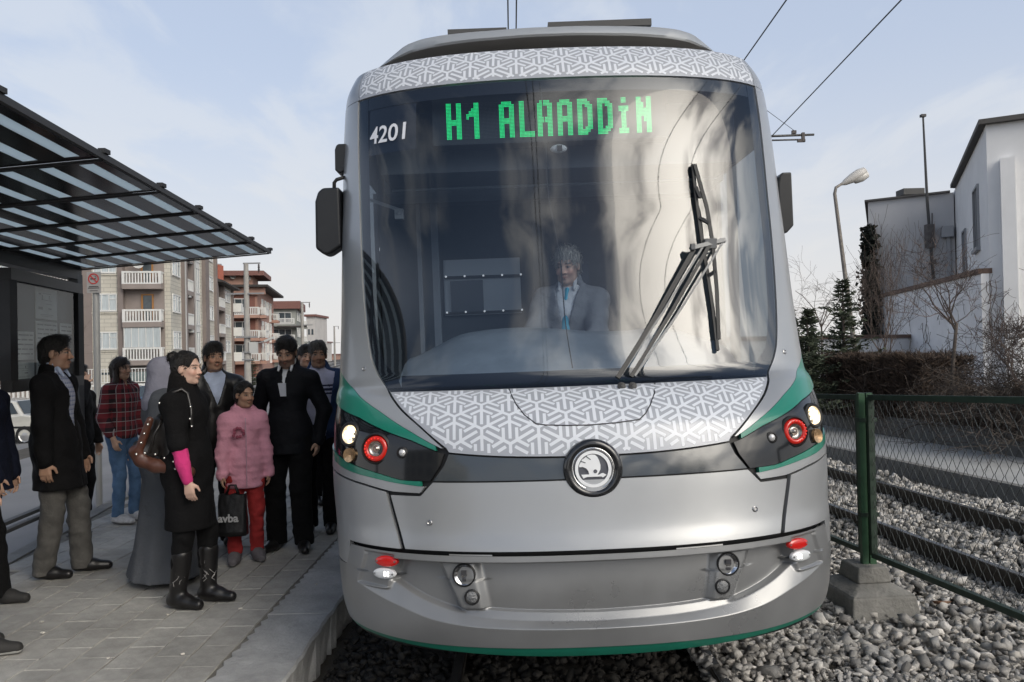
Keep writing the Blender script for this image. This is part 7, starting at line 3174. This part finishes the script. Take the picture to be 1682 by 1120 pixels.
    if hair:
        hl_ = HC - .36 if hair == 'long' else HC - .2
        G = Vol(HC - [.2, .22, .42 if hair == 'long' else .2], HC + [.2, .2, .2], min(h, .007))
        EH = lambda c, r, kk=.01, mode='add': G.ell(np.array(c) * q, np.array(r) * q, kk, mode, fr)
        CH = lambda a, b, ra, rb, kk=.012, mode='add': G.cap(np.array(a) * q, np.array(b) * q, ra * q, rb * q, kk, None, mode, fr)
        EH((0, -.020, .040), (.083, .105, .090), 0)
        if hair in ('short', 'grey', 'crew'):
            EH((0, -.055, -.03), (.072, .065, .075), .03)
            if hair == 'short':
                EH((0, .035, .105), (.060, .055, .030), .03)
        if hair == 'long':
            EH((0, -.05, -.04), (.083, .075, .10), .03)
            for s in (-1, 1):
                CH((s * .066, -.02, .02), (s * .083, .0, -.16), .032, .034, .03)
                CH((s * .083, .0, -.16), (s * .072, .035, -.30), .034, .022, .02)
            CH((0, -.085, .0), (0, -.09, -.26), .07, .055, .03)
        if hair == 'bun':
            EH((0, -.05, -.02), (.076, .068, .075), .03)
            EH((0, -.112, .085), (.045, .043, .043), .012)
        if hair == 'ponytail':
            EH((0, -.05, -.02), (.078, .07, .08), .03)
            EH((0, -.125, .03), (.035, .035, .04), .01)
        G.folds(.0035, 90, seed + 5, .5)
        # open the face and the ears
        EH((0, .110, -.045), (.064, .085, .098), .008, 'sub')
        if hair in ('bun', 'ponytail'):
            EH((0, .105, .035), (.055, .050, .050), .01, 'sub')
        if hair not in ('long',):
            for s in (-1, 1):
                EH((s * .080, .012, -.022), (.024, .030, .045), .006, 'sub')
            EH((0, .0, -.155), (.14, .14, .06), .01, 'sub')
        hv, hq = G.mesh()
        hv = smooth_mesh(hv, hq, 1, .45)
        rs_ = np.random.default_rng(seed + 40)
        npk = min(len(hv), 1500 if hair == 'long' else 1100)
        ii = rs_.choice(len(hv), npk, replace=False)
        p_ = hv[ii]
        up3 = RH @ np.array([0, -.015, .03]) * q + HC
        nrm_ = p_ - up3
        nrm_[:, 2] *= (np.abs(nrm_[:, 2]) < .2)
        nrm_ /= np.maximum(np.linalg.norm(nrm_, axis=1, keepdims=True), 1e-6)
        flow = RH @ (np.array([0, -.9, -.25]) if hair in ('bun', 'ponytail') else np.array([0, .25, -.9]))
        dr_ = flow + rs_.normal(0, .38, (npk, 3))
        dr_ -= nrm_ * (dr_ * nrm_).sum(1, keepdims=True)
        dr_ /= np.maximum(np.linalg.norm(dr_, axis=1, keepdims=True), 1e-6)
        L3 = rs_.uniform(.018, .050, (npk, 1)) * (1.6 if hair == 'long' else (.7 if hair in ('bun', 'ponytail') else 1))
        sd_ = np.cross(dr_, nrm_) * .0016
        lift = rs_.uniform(.001, .006, (npk, 1)) * (.5 if hair in ('bun', 'ponytail') else (4 if hair == 'grey' else 1))
        A0, A1, A2 = p_ + nrm_ * .0005, p_ + dr_ * L3 * .5 + nrm_ * lift, p_ + dr_ * L3 + nrm_ * lift * .4
        SV = np.stack([A0 - sd_, A0 + sd_, A1 - sd_, A1 + sd_, A2 - sd_ * .3, A2 + sd_ * .3], 1).reshape(-1, 3)
        b6 = len(hv) + 6 * np.arange(npk)[:, None]
        SQ = np.concatenate([b6 + np.array([[0, 1, 3, 2]]), b6 + np.array([[2, 3, 5, 4]])])
        obj('hair', mesh_data('hair', np.concatenate([hv, SV]), np.concatenate([hq, SQ]), hm, smooth=True), root)
    if extra:
        extra(root, J, HC, RH, q, finish, lo, hi, k, h)
    return root


def plaid(name, c1, c2, c3, s=26):
    m = bpy.data.materials.new(name)
    m.use_nodes = True
    nt = m.node_tree
    L = nt.links.new
    co = nt.nodes.new('ShaderNodeTexCoord')
    sp = nt.nodes.new('ShaderNodeSeparateXYZ')
    L(co.outputs['Object'], sp.inputs[0])

    def band(src, sc, w):
        a = nt.nodes.new('ShaderNodeMath')
        a.operation = 'MULTIPLY'
        a.inputs[1].default_value = sc
        L(src, a.inputs[0])
        f = nt.nodes.new('ShaderNodeMath')
        f.operation = 'FRACT'
        L(a.outputs[0], f.inputs[0])
        g = nt.nodes.new('ShaderNodeMath')
        g.operation = 'LESS_THAN'
        g.inputs[1].default_value = w
        L(f.outputs[0], g.inputs[0])
        return g.outputs[0]
    an_ = nt.nodes.new('ShaderNodeMath')
    an_.operation = 'ARCTAN2'
    L(sp.outputs[0], an_.inputs[0])
    L(sp.outputs[1], an_.inputs[1])
    ad = nt.nodes.new('ShaderNodeMath')
    ad.operation = 'MULTIPLY'
    ad.inputs[1].default_value = .16
    L(an_.outputs[0], ad.inputs[0])
    h1, v1 = band(sp.outputs[2], s * .5, .5), band(ad.outputs[0], s * .5, .5)
    h2, v2 = band(sp.outputs[2], s * .5, .07), band(ad.outputs[0], s * .5, .07)
    av = nt.nodes.new('ShaderNodeMath')
    av.operation = 'ADD'
    L(h1, av.inputs[0])
    L(v1, av.inputs[1])
    hf = nt.nodes.new('ShaderNodeMath')
    hf.operation = 'MULTIPLY'
    hf.inputs[1].default_value = .5
    L(av.outputs[0], hf.inputs[0])
    m1 = nt.nodes.new('ShaderNodeMix')
    m1.data_type = 'RGBA'
    L(hf.outputs[0], m1.inputs[0])
    m1.inputs[6].default_value = (*c1, 1)
    m1.inputs[7].default_value = (*c2, 1)
    mxx = nt.nodes.new('ShaderNodeMath')
    mxx.operation = 'MAXIMUM'
    L(h2, mxx.inputs[0])
    L(v2, mxx.inputs[1])
    m2 = nt.nodes.new('ShaderNodeMix')
    m2.data_type = 'RGBA'
    L(mxx.outputs[0], m2.inputs[0])
    L(m1.outputs[2], m2.inputs[6])
    m2.inputs[7].default_value = (*c3, 1)
    p = nt.nodes['Principled BSDF']
    p.inputs['Roughness'].default_value = .9
    L(m2.outputs[2], p.inputs['Base Color'])
    return m


W_BLACK = cloth('black wool coat', (.0065, .0063, .007))
W_BLACK2 = cloth('black suit cloth', (.006, .0065, .009), rough=.7)
W_TROU = cloth('black trousers', (.006, .006, .0065))
W_GREYT = cloth('grey flannel trousers', (.10, .096, .09), var=.2, vscale=9)
W_NAVY = cloth('dark navy coat', (.007, .009, .020))
W_LEATH = mat('black leather', (.008, .0075, .0075), rough=.42, bump=.5, bscale=40, bdist=.006, var=.2, vscale=9)
W_SHIRT = cloth('pale blue shirt', (.40, .46, .60), sheen=0)
W_WSHIRT = cloth('white shirt', (.66, .67, .70), sheen=0)
W_SHOE = mat('black shoe leather', (.012, .011, .011), rough=.35, var=.3, vscale=12)
W_SUEDE = mat('dusty black shoe', (.022, .021, .02), rough=.75, var=.3, vscale=12)
W_PLB = plaid('blue check shirt', (.42, .44, .52), (.16, .19, .33), (.55, .56, .62), 60)
W_PLR = plaid('red check shirt', (.20, .022, .03), (.022, .012, .016), (.30, .27, .27), 22)
W_JEANS = cloth('blue jeans', (.085, .155, .27), var=.3, vscale=6, sheen=0)
W_GREY = cloth('grey long coat', (.105, .112, .125), var=.08)
W_HIJAB = cloth('lilac grey headscarf', (.27, .27, .33), var=.08)
W_PINKS = cloth('magenta sleeve', (.62, .045, .20), var=.06, sheen=.05)
W_PINKJ = cloth('pink quilted jacket', (.62, .29, .37), var=.12, vscale=10)
W_RED = cloth('red trousers', (.36, .035, .035), var=.12)
W_SNEAK = [mat('grey sneaker', (.13, .12, .13), rough=.8, var=.2, vscale=20), mat('sneaker sole', (.20, .19, .19), rough=.8)]
W_SNEAKW = [mat('white sneaker', (.45, .45, .46), rough=.8, var=.25, vscale=25), mat('sneaker sole', (.2, .2, .2))]
W_BLUEJ = cloth('blue padded jacket', (.030, .055, .13), rough=.6)
W_TRACK = [cloth('lilac white track top', (.50, .51, .66), sheen=0), mat('navy stripe', (.02, .022, .06), rough=.8)]
W_GSUIT = cloth('grey suit', (.20, .21, .23), var=.06)
W_HBROWN = mat('dark brown hair', (.030, .018, .013), rough=.45, var=.3, vscale=40, bump=.9, bscale=120, stretch=(1, 1, .25))
W_HGREY = mat('greying hair', (.10, .095, .09), rough=.6, var=.5, vscale=60, bump=.9, bscale=120, stretch=(1, 1, .25))
W_HWHITE = mat('white hair', (.42, .40, .37), rough=.7, var=.3, vscale=60, bump=.9, bscale=120, stretch=(1, 1, .25))


def gp(u, v):
    q = ground(u, v, PZ)
    return (q[0], q[1], PZ)


# man in the black coat, grey trousers, facing the tram
def tie_extra(col, top=.0):
    def f(root, J, HC, RH, q, finish, lo, hi, k, h):
        G = Vol(J['chest'] - [.1, -.02, .25], J['chest'] + [.1, .25, .3], .0065)
        n_ = J['neck']
        G.cap(n_ + [0, .072, -.035], n_ + [0, .105, -.10], .016, .012, .01)
        G.cap(n_ + [0, .105, -.10], n_ + [0, .135, -.30], .014, .030, .01, (1, .55, 1))
        finish(G, 'tie', col, 1)
    return f


def collar_extra(m_, more=None):
    def f(root, J, HC, RH, q, finish, lo, hi, k, h):
        n_ = J['neck']
        G = Vol(n_ - [.16, .16, .16], n_ + [.16, .18, .12], .0065)
        G.cap(n_ + [0, -.012, -.02], n_ + [0, -.004, .045], .073 * k, .066 * k, .0)
        for s in (-1, 1):
            G.cap(n_ + [s * .05 * k, .050 * k, .025], n_ + [s * .052 * k, .088 * k, -.035], .016, .010, .008)
        G.cap(n_ + [0, -.012, -.05], n_ + [0, .008, .10], .060 * k, .060 * k, .004, None, 'sub')
        finish(G, 'shirt_collar', m_, 1)
        if more:
            more(root, J, HC, RH, q, finish, lo, hi, k, h)
    return f


b0 = gp(96, 945)
person('man with moustache in long black coat and grey trousers by the shelter post', b0, (1, .12), 1.80, 'tan', .0062,
       rfoot=(.08, -.06), lfoot=(-.10, .14), rtoe=5, ltoe=-12, moustache=True, hair='short', shoes=W_SHOE, seed=3, rhand=(.24, .02, .84), lhand=(-.24, .10, .86),
       bottom=dict(mat=W_GREYT, cuff=.076, knee=.064, thick=.014, hem=.03, fold=.005), head_yaw=2,
       tops=(dict(name='shirt', mat=W_PLB, thick=.006, hem=1.02, sleeve=0, collar=False, fold=.002),
             dict(name='coat', mat=W_BLACK, thick=.022, hem=.66, flare=.225, open=.085, open_to=.95, slit=.006, fold=.006, chigh=.02)),
       extra=collar_extra(W_SHIRT), fat=1.05)
# figure cut by the left edge of the frame
a0 = gp(-26, 985)
person('figure in dark navy coat walking at the left edge with one hand hanging forward', a0, (1, .05), 1.68, 'mid', .009, seed=5,
       rfoot=(.09, .16), lfoot=(-.09, -.16), rhand=(.21, .21, .83), rpole=(.5, -1, 0), hair='short', shoes=W_SUEDE,
       bottom=dict(mat=W_TROU, cuff=.075), tops=(dict(name='coat', mat=W_NAVY, thick=.030, hem=.74, flare=.215),))
a1 = gp(-62, 1072)
person('person in dark jeans and dark sneakers beyond the left edge, only a shoe tip showing', a1, (1, .25), 1.72, 'mid', .011, seed=6,
       rfoot=(.10, .14), lfoot=(-.10, -.02), hair='short', shoes=[W_SUEDE, mat('pale sole', (.4, .4, .38), rough=.8)], bottom=dict(mat=cloth('dark jeans', (.03, .04, .07))), tops=(dict(name='jacket', mat=W_TROU, thick=.03),))
# man on the phone behind the shelter post
c0 = at(129, 700, 8.7)
person('man in dark jacket holding a hand to his face behind the shelter post', (c0[0], 8.7, .0), (1, -.1), 1.72, 'mid', .010, seed=8,
       rhand=(.13, .17, 1.50), rpole=(.7, .35, -.6), hair='short', shoes=W_SHOE, bottom=dict(mat=W_TROU), tops=(dict(name='jacket', mat=W_BLACK, thick=.026, hem=.84),))
# girl in the red check shirt
d0 = gp(203, 857)
person('young woman with long dark hair, red check shirt and blue jeans beyond the platform', d0, (.96, -.28), 1.64, 'mid', .0070, True, seed=9,
       rfoot=(.085, .02), lfoot=(-.085, .06), rhand=(.20, .08, .84), hair='long', hairmat=W_HBROWN, shoes=W_SNEAKW, head_yaw=-4,
       bottom=dict(name='jeans', mat=W_JEANS, cuff=.050, knee=.055, thick=.008, hem=.07), tops=(dict(name='shirt', mat=W_PLR, thick=.016, hem=.83, sleeve=.86, open=.025, open_to=1.34 * 1.64 / 1.75, collar=True, chigh=.01),))


# woman in grey with headscarf
def hijab(root, J, HC, RH, q, finish, lo, hi, k, h):
    G = Vol(HC - [.28, .30, .40], HC + [.26, .26, .18], .0085)
    fr = (RH, HC)
    G.ell(np.array([0, -.02, .03]) * q, np.array([.098, .122, .105]) * q, 0, 'add', fr)
    G.cap(np.array([0, -.03, -.02]) * q, np.array([0, -.045, -.14]) * q, .098 * q, .105 * q, .03, None, 'add', fr)
    G.cap(J['neck'] + [0, -.01, .0], J['neck'] + [0, -.012, -.08], .11, .165, .05, (1, .8, 1))
    G.folds(.006, 34, 4)
    G.ell(np.array([0, .125, -.03]) * q, np.array([.055, .085, .085]) * q, .01, 'sub', fr)
    finish(G, 'headscarf', W_HIJAB, 2)


e0 = gp(252, 966)
person('woman in grey headscarf and ankle length grey coat behind the woman with the handbag', (e0[0], e0[1] + .22, PZ), (.9, .42), 1.63, 'mid', .0095, True, seed=12,
       hair=None, shoes=W_SHOE, rhand=(.22, .12, .90), fat=1.1, bottom=dict(name='long_skirt', mat=W_GREY, skirt=.045, w=.34), tops=(dict(name='coat', mat=W_GREY, thick=.036, hem=.50, flare=.25, fold=.007),), extra=hijab)
# woman with the bun, pink sleeve, black coat
f0 = gp(312, 990)
FPOS = f0


def pink_sleeve(root, J, HC, RH, q, finish, lo, hi, k, h):
    G = Vol(lo, hi, .007)
    el, wr = J['elR'], J['wrR']
    G.cap(el, el + (wr - el) * .97, .052, .036, .0)
    G.folds(.004, 60, 4)
    finish(G, 'pink_sleeve', W_PINKS, 1)
    r_e = random.Random(4)
    for nm in 'RL':
        mb = MB()
        an, kn_ = J['an' + nm], J['kn' + nm]
        for i in range(9):
            a0_ = r_e.uniform(-1.6, 1.6)
            f0_ = r_e.uniform(.10, .62)
            pts = []
            for j in range(4):
                c_ = an + (kn_ - an) * (f0_ + .05 * j)
                a_ = a0_ + .35 * math.sin(j * 1.6 + i)
                pts.append(c_ + np.array([math.cos(a_), math.sin(a_) * .95, 0]) * (.0535 + .012 * f0_))
            mb.tube(pts, .0024, 4)
        mb.build('embroidery', mat('pale stitching', (.30, .29, .28), rough=.8), root)
    G = Vol(lo, hi, .0085)
    # high soft collar
    n_ = J['neck']
    G.cap(n_ + [0, -.02, -.05], n_ + [0, -.015, .055], .098, .086, 0)
    G.cap(n_ + [0, -.01, .0], n_ + [0, .03, .2], .060, .075, .004, None, 'sub')
    finish(G, 'fur_collar', cloth('black fur', (.012, .011, .011), bump=1, bscale=160, rough=1), 1)


person('woman with black hair bun, black coat, bright pink sleeve and studded handbag, in profile', f0, (.985, -.17), 1.665, 'light', .0062, True, seed=15,
       rfoot=(.10, -.02), lfoot=(-.07, .10), rtoe=8, rhand=(.205, .135, .80), rpole=(.35, -1, -.2), lhand=(-.19, -.02, .85), hair='bun', shoes=W_SHOE, boot=.24, head_yaw=-3, fat=1.04,
       bottom=dict(name='trousers', mat=W_TROU, cuff=.050, knee=.056, thick=.010, hem=.22), tops=(dict(name='coat', mat=W_BLACK, thick=.018, hem=.50, flare=.185, sleeve=.5, fold=.007),), extra=pink_sleeve)
# leather-jacket man behind
g0 = gp(352, 900)
person('young man in black leather jacket and blue shirt behind the woman with the bun', (g0[0], g0[1] + .05, PZ), (.55, -.83), 1.74, 'tan', .0070, seed=18,
       rhand=(.22, .14, .86), hair='short', shoes=W_SHOE, bottom=dict(mat=W_TROU, cuff=.07), head_yaw=4, beard=0,
       tops=(dict(name='shirt', mat=W_SHIRT, thick=.010, hem=.9, sleeve=0), dict(name='leather_jacket', mat=W_LEATH, thick=.028, hem=.84, open=.10, open_to=1.20, fold=.008)))
# girl in pink
h0 = gp(404, 919)
HPOS = h0


def flower(root, J, HC, RH, q, finish, lo, hi, k, h):
    mb = MB()
    for i in range(9):
        a = i * .7
        c_ = J['chest'] + np.array([.055 + .028 * math.cos(a) * (1 + .3 * (i % 3)), .108 + .018, -.01 + .035 * math.sin(a)])
        mb.lathe(c_, (0, 1, 0), [(.014, 0), (.010, .006), (.001, .007)], 7)
    mb.build('flower_applique', mat('dark pink print', (.28, .06, .10), rough=.8), root)
    mb = MB()
    z_ = J['neck'][2] - .06
    mb.beam((0, .118, z_), (0, .145, z_ - .14), .007, .005, up=(0, 1, 0))
    mb.beam((0, .145, z_ - .14), (0, .150, .74 * k), .007, .005, up=(0, 1, 0))
    mb.build('zip', mat('pale zip', (.45, .26, .32), rough=.5), root)


person('girl in pink quilted hooded jacket and red trousers carrying a black shopping bag', h0, (.42, -.9), 1.40, 'tan', .0062, True, seed=21,
       rfoot=(.085, .05), lfoot=(-.085, .01), rtoe=14, ltoe=-8, rhand=(.185, .12, .62), lhand=(-.185, .03, .64), hair='ponytail', shoes=W_SNEAK, head_yaw=22, head_pitch=2, fat=.98,
       bottom=dict(mat=W_RED, cuff=.050, knee=.058, thick=.012, hem=.065, fold=.007), tops=(dict(name='jacket', mat=W_PINKJ, thick=.020, hem=.58, flare=.150, quilt=True, hood=True, fold=.006, freq=36),), extra=flower)
# man in the black suit, head bowed
i0 = gp(478, 900)


def suit_extra(root, J, HC, RH, q, finish, lo, hi, k, h):
    mb = MB()
    c_ = J['chest'] + np.array([0.0, .152, .015])
    mb.prism([c_ + np.array([a * .06, b * .02 - .0, b * .11]) for a, b in ((-.5, -.5), (.3, -.5), (.5, .5), (-.6, .5))], (0, -.008, 0))
    mb.build('white_paper', mat('white paper', (.62, .64, .70), rough=.8), root)


person('bearded man in black suit with white collar, head bowed, standing behind the girl in pink', i0, (-.06, -1), 1.79, 'mid', .0064, seed=24, beard=1,
       rfoot=(.115, .02), lfoot=(-.125, .05), rtoe=14, ltoe=-22, rhand=(.235, -.04, .90), lhand=(-.235, -.04, .90), rpole=(1, -.5, 0), lpole=(-1, -.5, 0), head_pitch=20, head_yaw=6, hair='short', shoes=W_SHOE, fat=1.0,
       bottom=dict(mat=W_TROU, cuff=.080, knee=.072), tops=(dict(name='shirt', mat=W_WSHIRT, thick=.009, hem=.95, sleeve=0, collar=False), dict(name='suit_jacket', mat=W_BLACK2, thick=.018, hem=.80, flare=.185, open=.030, open_to=1.34)),
       extra=collar_extra(W_WSHIRT, suit_extra))
# man at the back, only his head shows
j0 = at(502, 600, 8.6)
person('dark haired man mostly hidden between the bearded man and the man in the track top', (j0[0], 8.6, PZ), (.5, -.85), 1.72, 'mid', .010, seed=27, hair='short', shoes=W_SHOE, bottom=dict(mat=W_TROU), tops=(dict(mat=W_BLACK, thick=.026),))


# man in the track top and blue jacket
def stripes(c):
    z = c[:, 2]
    return ((((np.abs(z - 1.335) < .010) | (np.abs(z - 1.300) < .010) | (np.abs(z - 1.265) < .010)) & (np.abs(c[:, 0]) > .035) & (c[:, 1] > 0))).astype(np.int32)


k0 = gp(527, 872)
person('grey haired man in striped white track top and open blue jacket beside the tram', (k0[0], k0[1], PZ), (.10, -1), 1.74, 'tan', .0066, seed=30, hair='short', hairmat=W_HGREY, head_yaw=12,
       shoes=W_SHOE, rhand=(.24, .06, .86), lhand=(-.24, .06, .86), fat=1.1, bottom=dict(mat=W_TROU, cuff=.078),
       tops=(dict(name='track_top', mat=W_TRACK, thick=.016, hem=.88, sleeve=0, paint=stripes, chigh=.035), dict(name='blue_jacket', mat=W_BLUEJ, thick=.034, hem=.84, open=.135, open_to=.55, slit=.03)))

# driver in the cab
dp = _Rt @ tl_at(934, 444, 1.92) + np.array([TX, TY, 0])
Hd = 1.74
person('white haired tram driver in grey suit and turquoise tie seated behind the windscreen', (dp[0], dp[1] - .02, dp[2] - (1.49 + .135) * Hd / 1.75 + .035), (-.30, -.95), Hd, 'light', .0070, seed=33, hair='grey', hairmat=W_HWHITE, head_pitch=12, head_yaw=-4, beard=0,
       rfoot=(.12, .55, .45), lfoot=(-.12, .55, .45), rhand=(.17, .36, 1.02), lhand=(-.17, .36, 1.02), seated=True, shoes=W_SHOE, bottom=dict(mat=W_GSUIT),
       tops=(dict(name='shirt', mat=W_WSHIRT, thick=.008, hem=.95, sleeve=0, collar=False), dict(name='suit_jacket', mat=W_GSUIT, thick=.026, hem=.86, open=.085, open_to=1.12)), extra=collar_extra(W_WSHIRT, tie_extra(mat('turquoise tie', (.03, .36, .52), rough=.5))), fat=1.05)

# ---- bags
# handbag behind the woman's right side
M_BAGB = mat('black bag leather', (.020, .018, .017), rough=.35, var=.25, vscale=10, coat=.2)
M_BAGR = mat('brown bag leather', (.085, .032, .020), rough=.4, var=.25, vscale=10, coat=.2)
M_STUD = mat('bright stud', (.75, .74, .70), rough=.2, metal=.9)
BD = f0[1] - .10
bc = at(262, 716, BD)
bag = thing('handbag', 'black and brown handbag with bright studs hanging from the woman with the bun', 'handbag', tuple(bc))
BO_ = np.array(bc)
T = lambda u, v, dy=0.0: at(u, v, BD + dy)
G = Vol((-.30, -.16, -.28), (.30, .16, .30), .008)
# body: slouchy bag, outline from shoulder side to the fat lower rim
for (a, b, ra, rb) in (((292, 672), (283, 748), .055, .085), ((275, 690), (240, 738), .05, .08), ((268, 700), (300, 755), .05, .075)):
    G.cap(T(*a) - BO_, T(*b) - BO_, ra, rb, .03, (1, .75, 1))
G.folds(.007, 34, 9)
V, Q = G.mesh()
obj('bag_body', mesh_data('bag_body', smooth_mesh(V, Q, 2), Q, M_BAGB, smooth=True), bag)
G = Vol((-.32, -.18, -.30), (.30, .16, .20), .008)
rim = [(222, 742), (232, 756), (255, 765), (283, 768), (310, 775)]
for a, b in zip(rim[:-1], rim[1:]):
    G.cap(T(*a, -.05) - BO_, T(*b, -.05) - BO_, .042, .042, .02, (1, .8, 1))
for a, b in (((228, 740), (246, 690)),):
    G.cap(T(*a, -.06) - BO_, T(*b, -.055) - BO_, .028, .024, .02)
V, Q = G.mesh()
obj('leather_trim', mesh_data('leather_trim', smooth_mesh(V, Q, 1), Q, M_BAGR, smooth=True), bag)
mb = MB(BO_)
for (u, v) in ((224, 746), (238, 744), (255, 746), (270, 752), (285, 758), (232, 727), (237, 712), (243, 697), (288, 770), (262, 662), (268, 672), (313, 668), (312, 688), (315, 700)):
    mb.lathe(T(u, v, -.105), (0, -1, 0), [(.009, 0), (.007, .006), (.001, .009)], 8)
o_ = mb.build('stud', M_STUD, bag, smooth=True)
o_['kind'] = 'stuff'
mb = MB(BO_)
mb.tube([T(265, 690, -.06), T(272, 660, -.06), T(284, 645, -.05), T(298, 639, -.02), T(308, 646, .0), T(314, 672, -.02), T(315, 700, -.06)], .011, 6)
mb.tube([T(246, 745, -.08), T(254, 712, -.085), T(266, 690, -.06)], .008, 6)
mb.build('strap', M_BAGB, bag, smooth=True)
# shopping bag with its lettering
SB = h0[1] - .16
s0, s1 = at(359, 812, SB), at(406, 878, SB)
sc_ = np.array([(s0[0] + s1[0]) / 2, SB, s1[2]])
bag2 = thing('shopping_bag', 'black shopping bag with pale lettering in the hand of the girl in pink', 'bag', tuple(sc_))
w_, h_ = (s1[0] - s0[0]), s0[2] - s1[2]
V, Fq = [], []
nx_, nz_ = 8, 8
for side, dy in ((0, -.045), (1, .045)):
    for j in range(nz_ + 1):
        for i in range(nx_ + 1):
            fx, fz = i / nx_ - .5, j / nz_
            bul = (1 - (2 * fx) ** 2) * (1 - .6 * fz) * .02 + .006 * math.sin(i * 2.1 + j * 1.3)
            V.append((fx * w_ * (1.0 - .05 * fz), dy * (1 - .6 * fz) + (-bul if side == 0 else bul), fz * h_ + .006 * math.sin(i * 1.7) * fz))
m_ = (nx_ + 1) * (nz_ + 1)
for j in range(nz_):
    for i in range(nx_):
        a = j * (nx_ + 1) + i
        Fq.append((a, a + 1, a + nx_ + 2, a + nx_ + 1))
        Fq.append((m_ + a, m_ + a + nx_ + 1, m_ + a + nx_ + 2, m_ + a + 1))
for j in range(nz_):
    for i, fl_ in ((0, False), (nx_, True)):
        a, b = j * (nx_ + 1) + i, (j + 1) * (nx_ + 1) + i
        q4 = (a, b, m_ + b, m_ + a)
        Fq.append(q4[::-1] if fl_ else q4)
for i in range(nx_):
    Fq.append((i, m_ + i, m_ + i + 1, i + 1))
obj('bag_body', mesh_data('bag_body', V, Fq, mat('black paper bag', (.012, .012, .013), rough=.4, bump=.3, bscale=20), smooth=True), bag2)
mb = MB()
for dy in (-.015, .015):
    mb.tube([(-w_ * .22, dy, h_), (-w_ * .10, dy, h_ + .07), (w_ * .10, dy, h_ + .07), (w_ * .22, dy, h_)], .006, 6)
mb.build('handle', M_BLACK, bag2, smooth=True)
V, Fq = text_mesh('avba', .03)
V3 = [(-w_ * .40 + v[0] * w_ * .72, -.078 - .004 * math.cos(v[0] * 3 - 1), h_ * .36 + v[1] * h_ * .20) for v in V]
obj('lettering', mesh_data('lettering', V3, Fq, mat('bag lettering', (.45, .45, .46), rough=.6)), bag2)
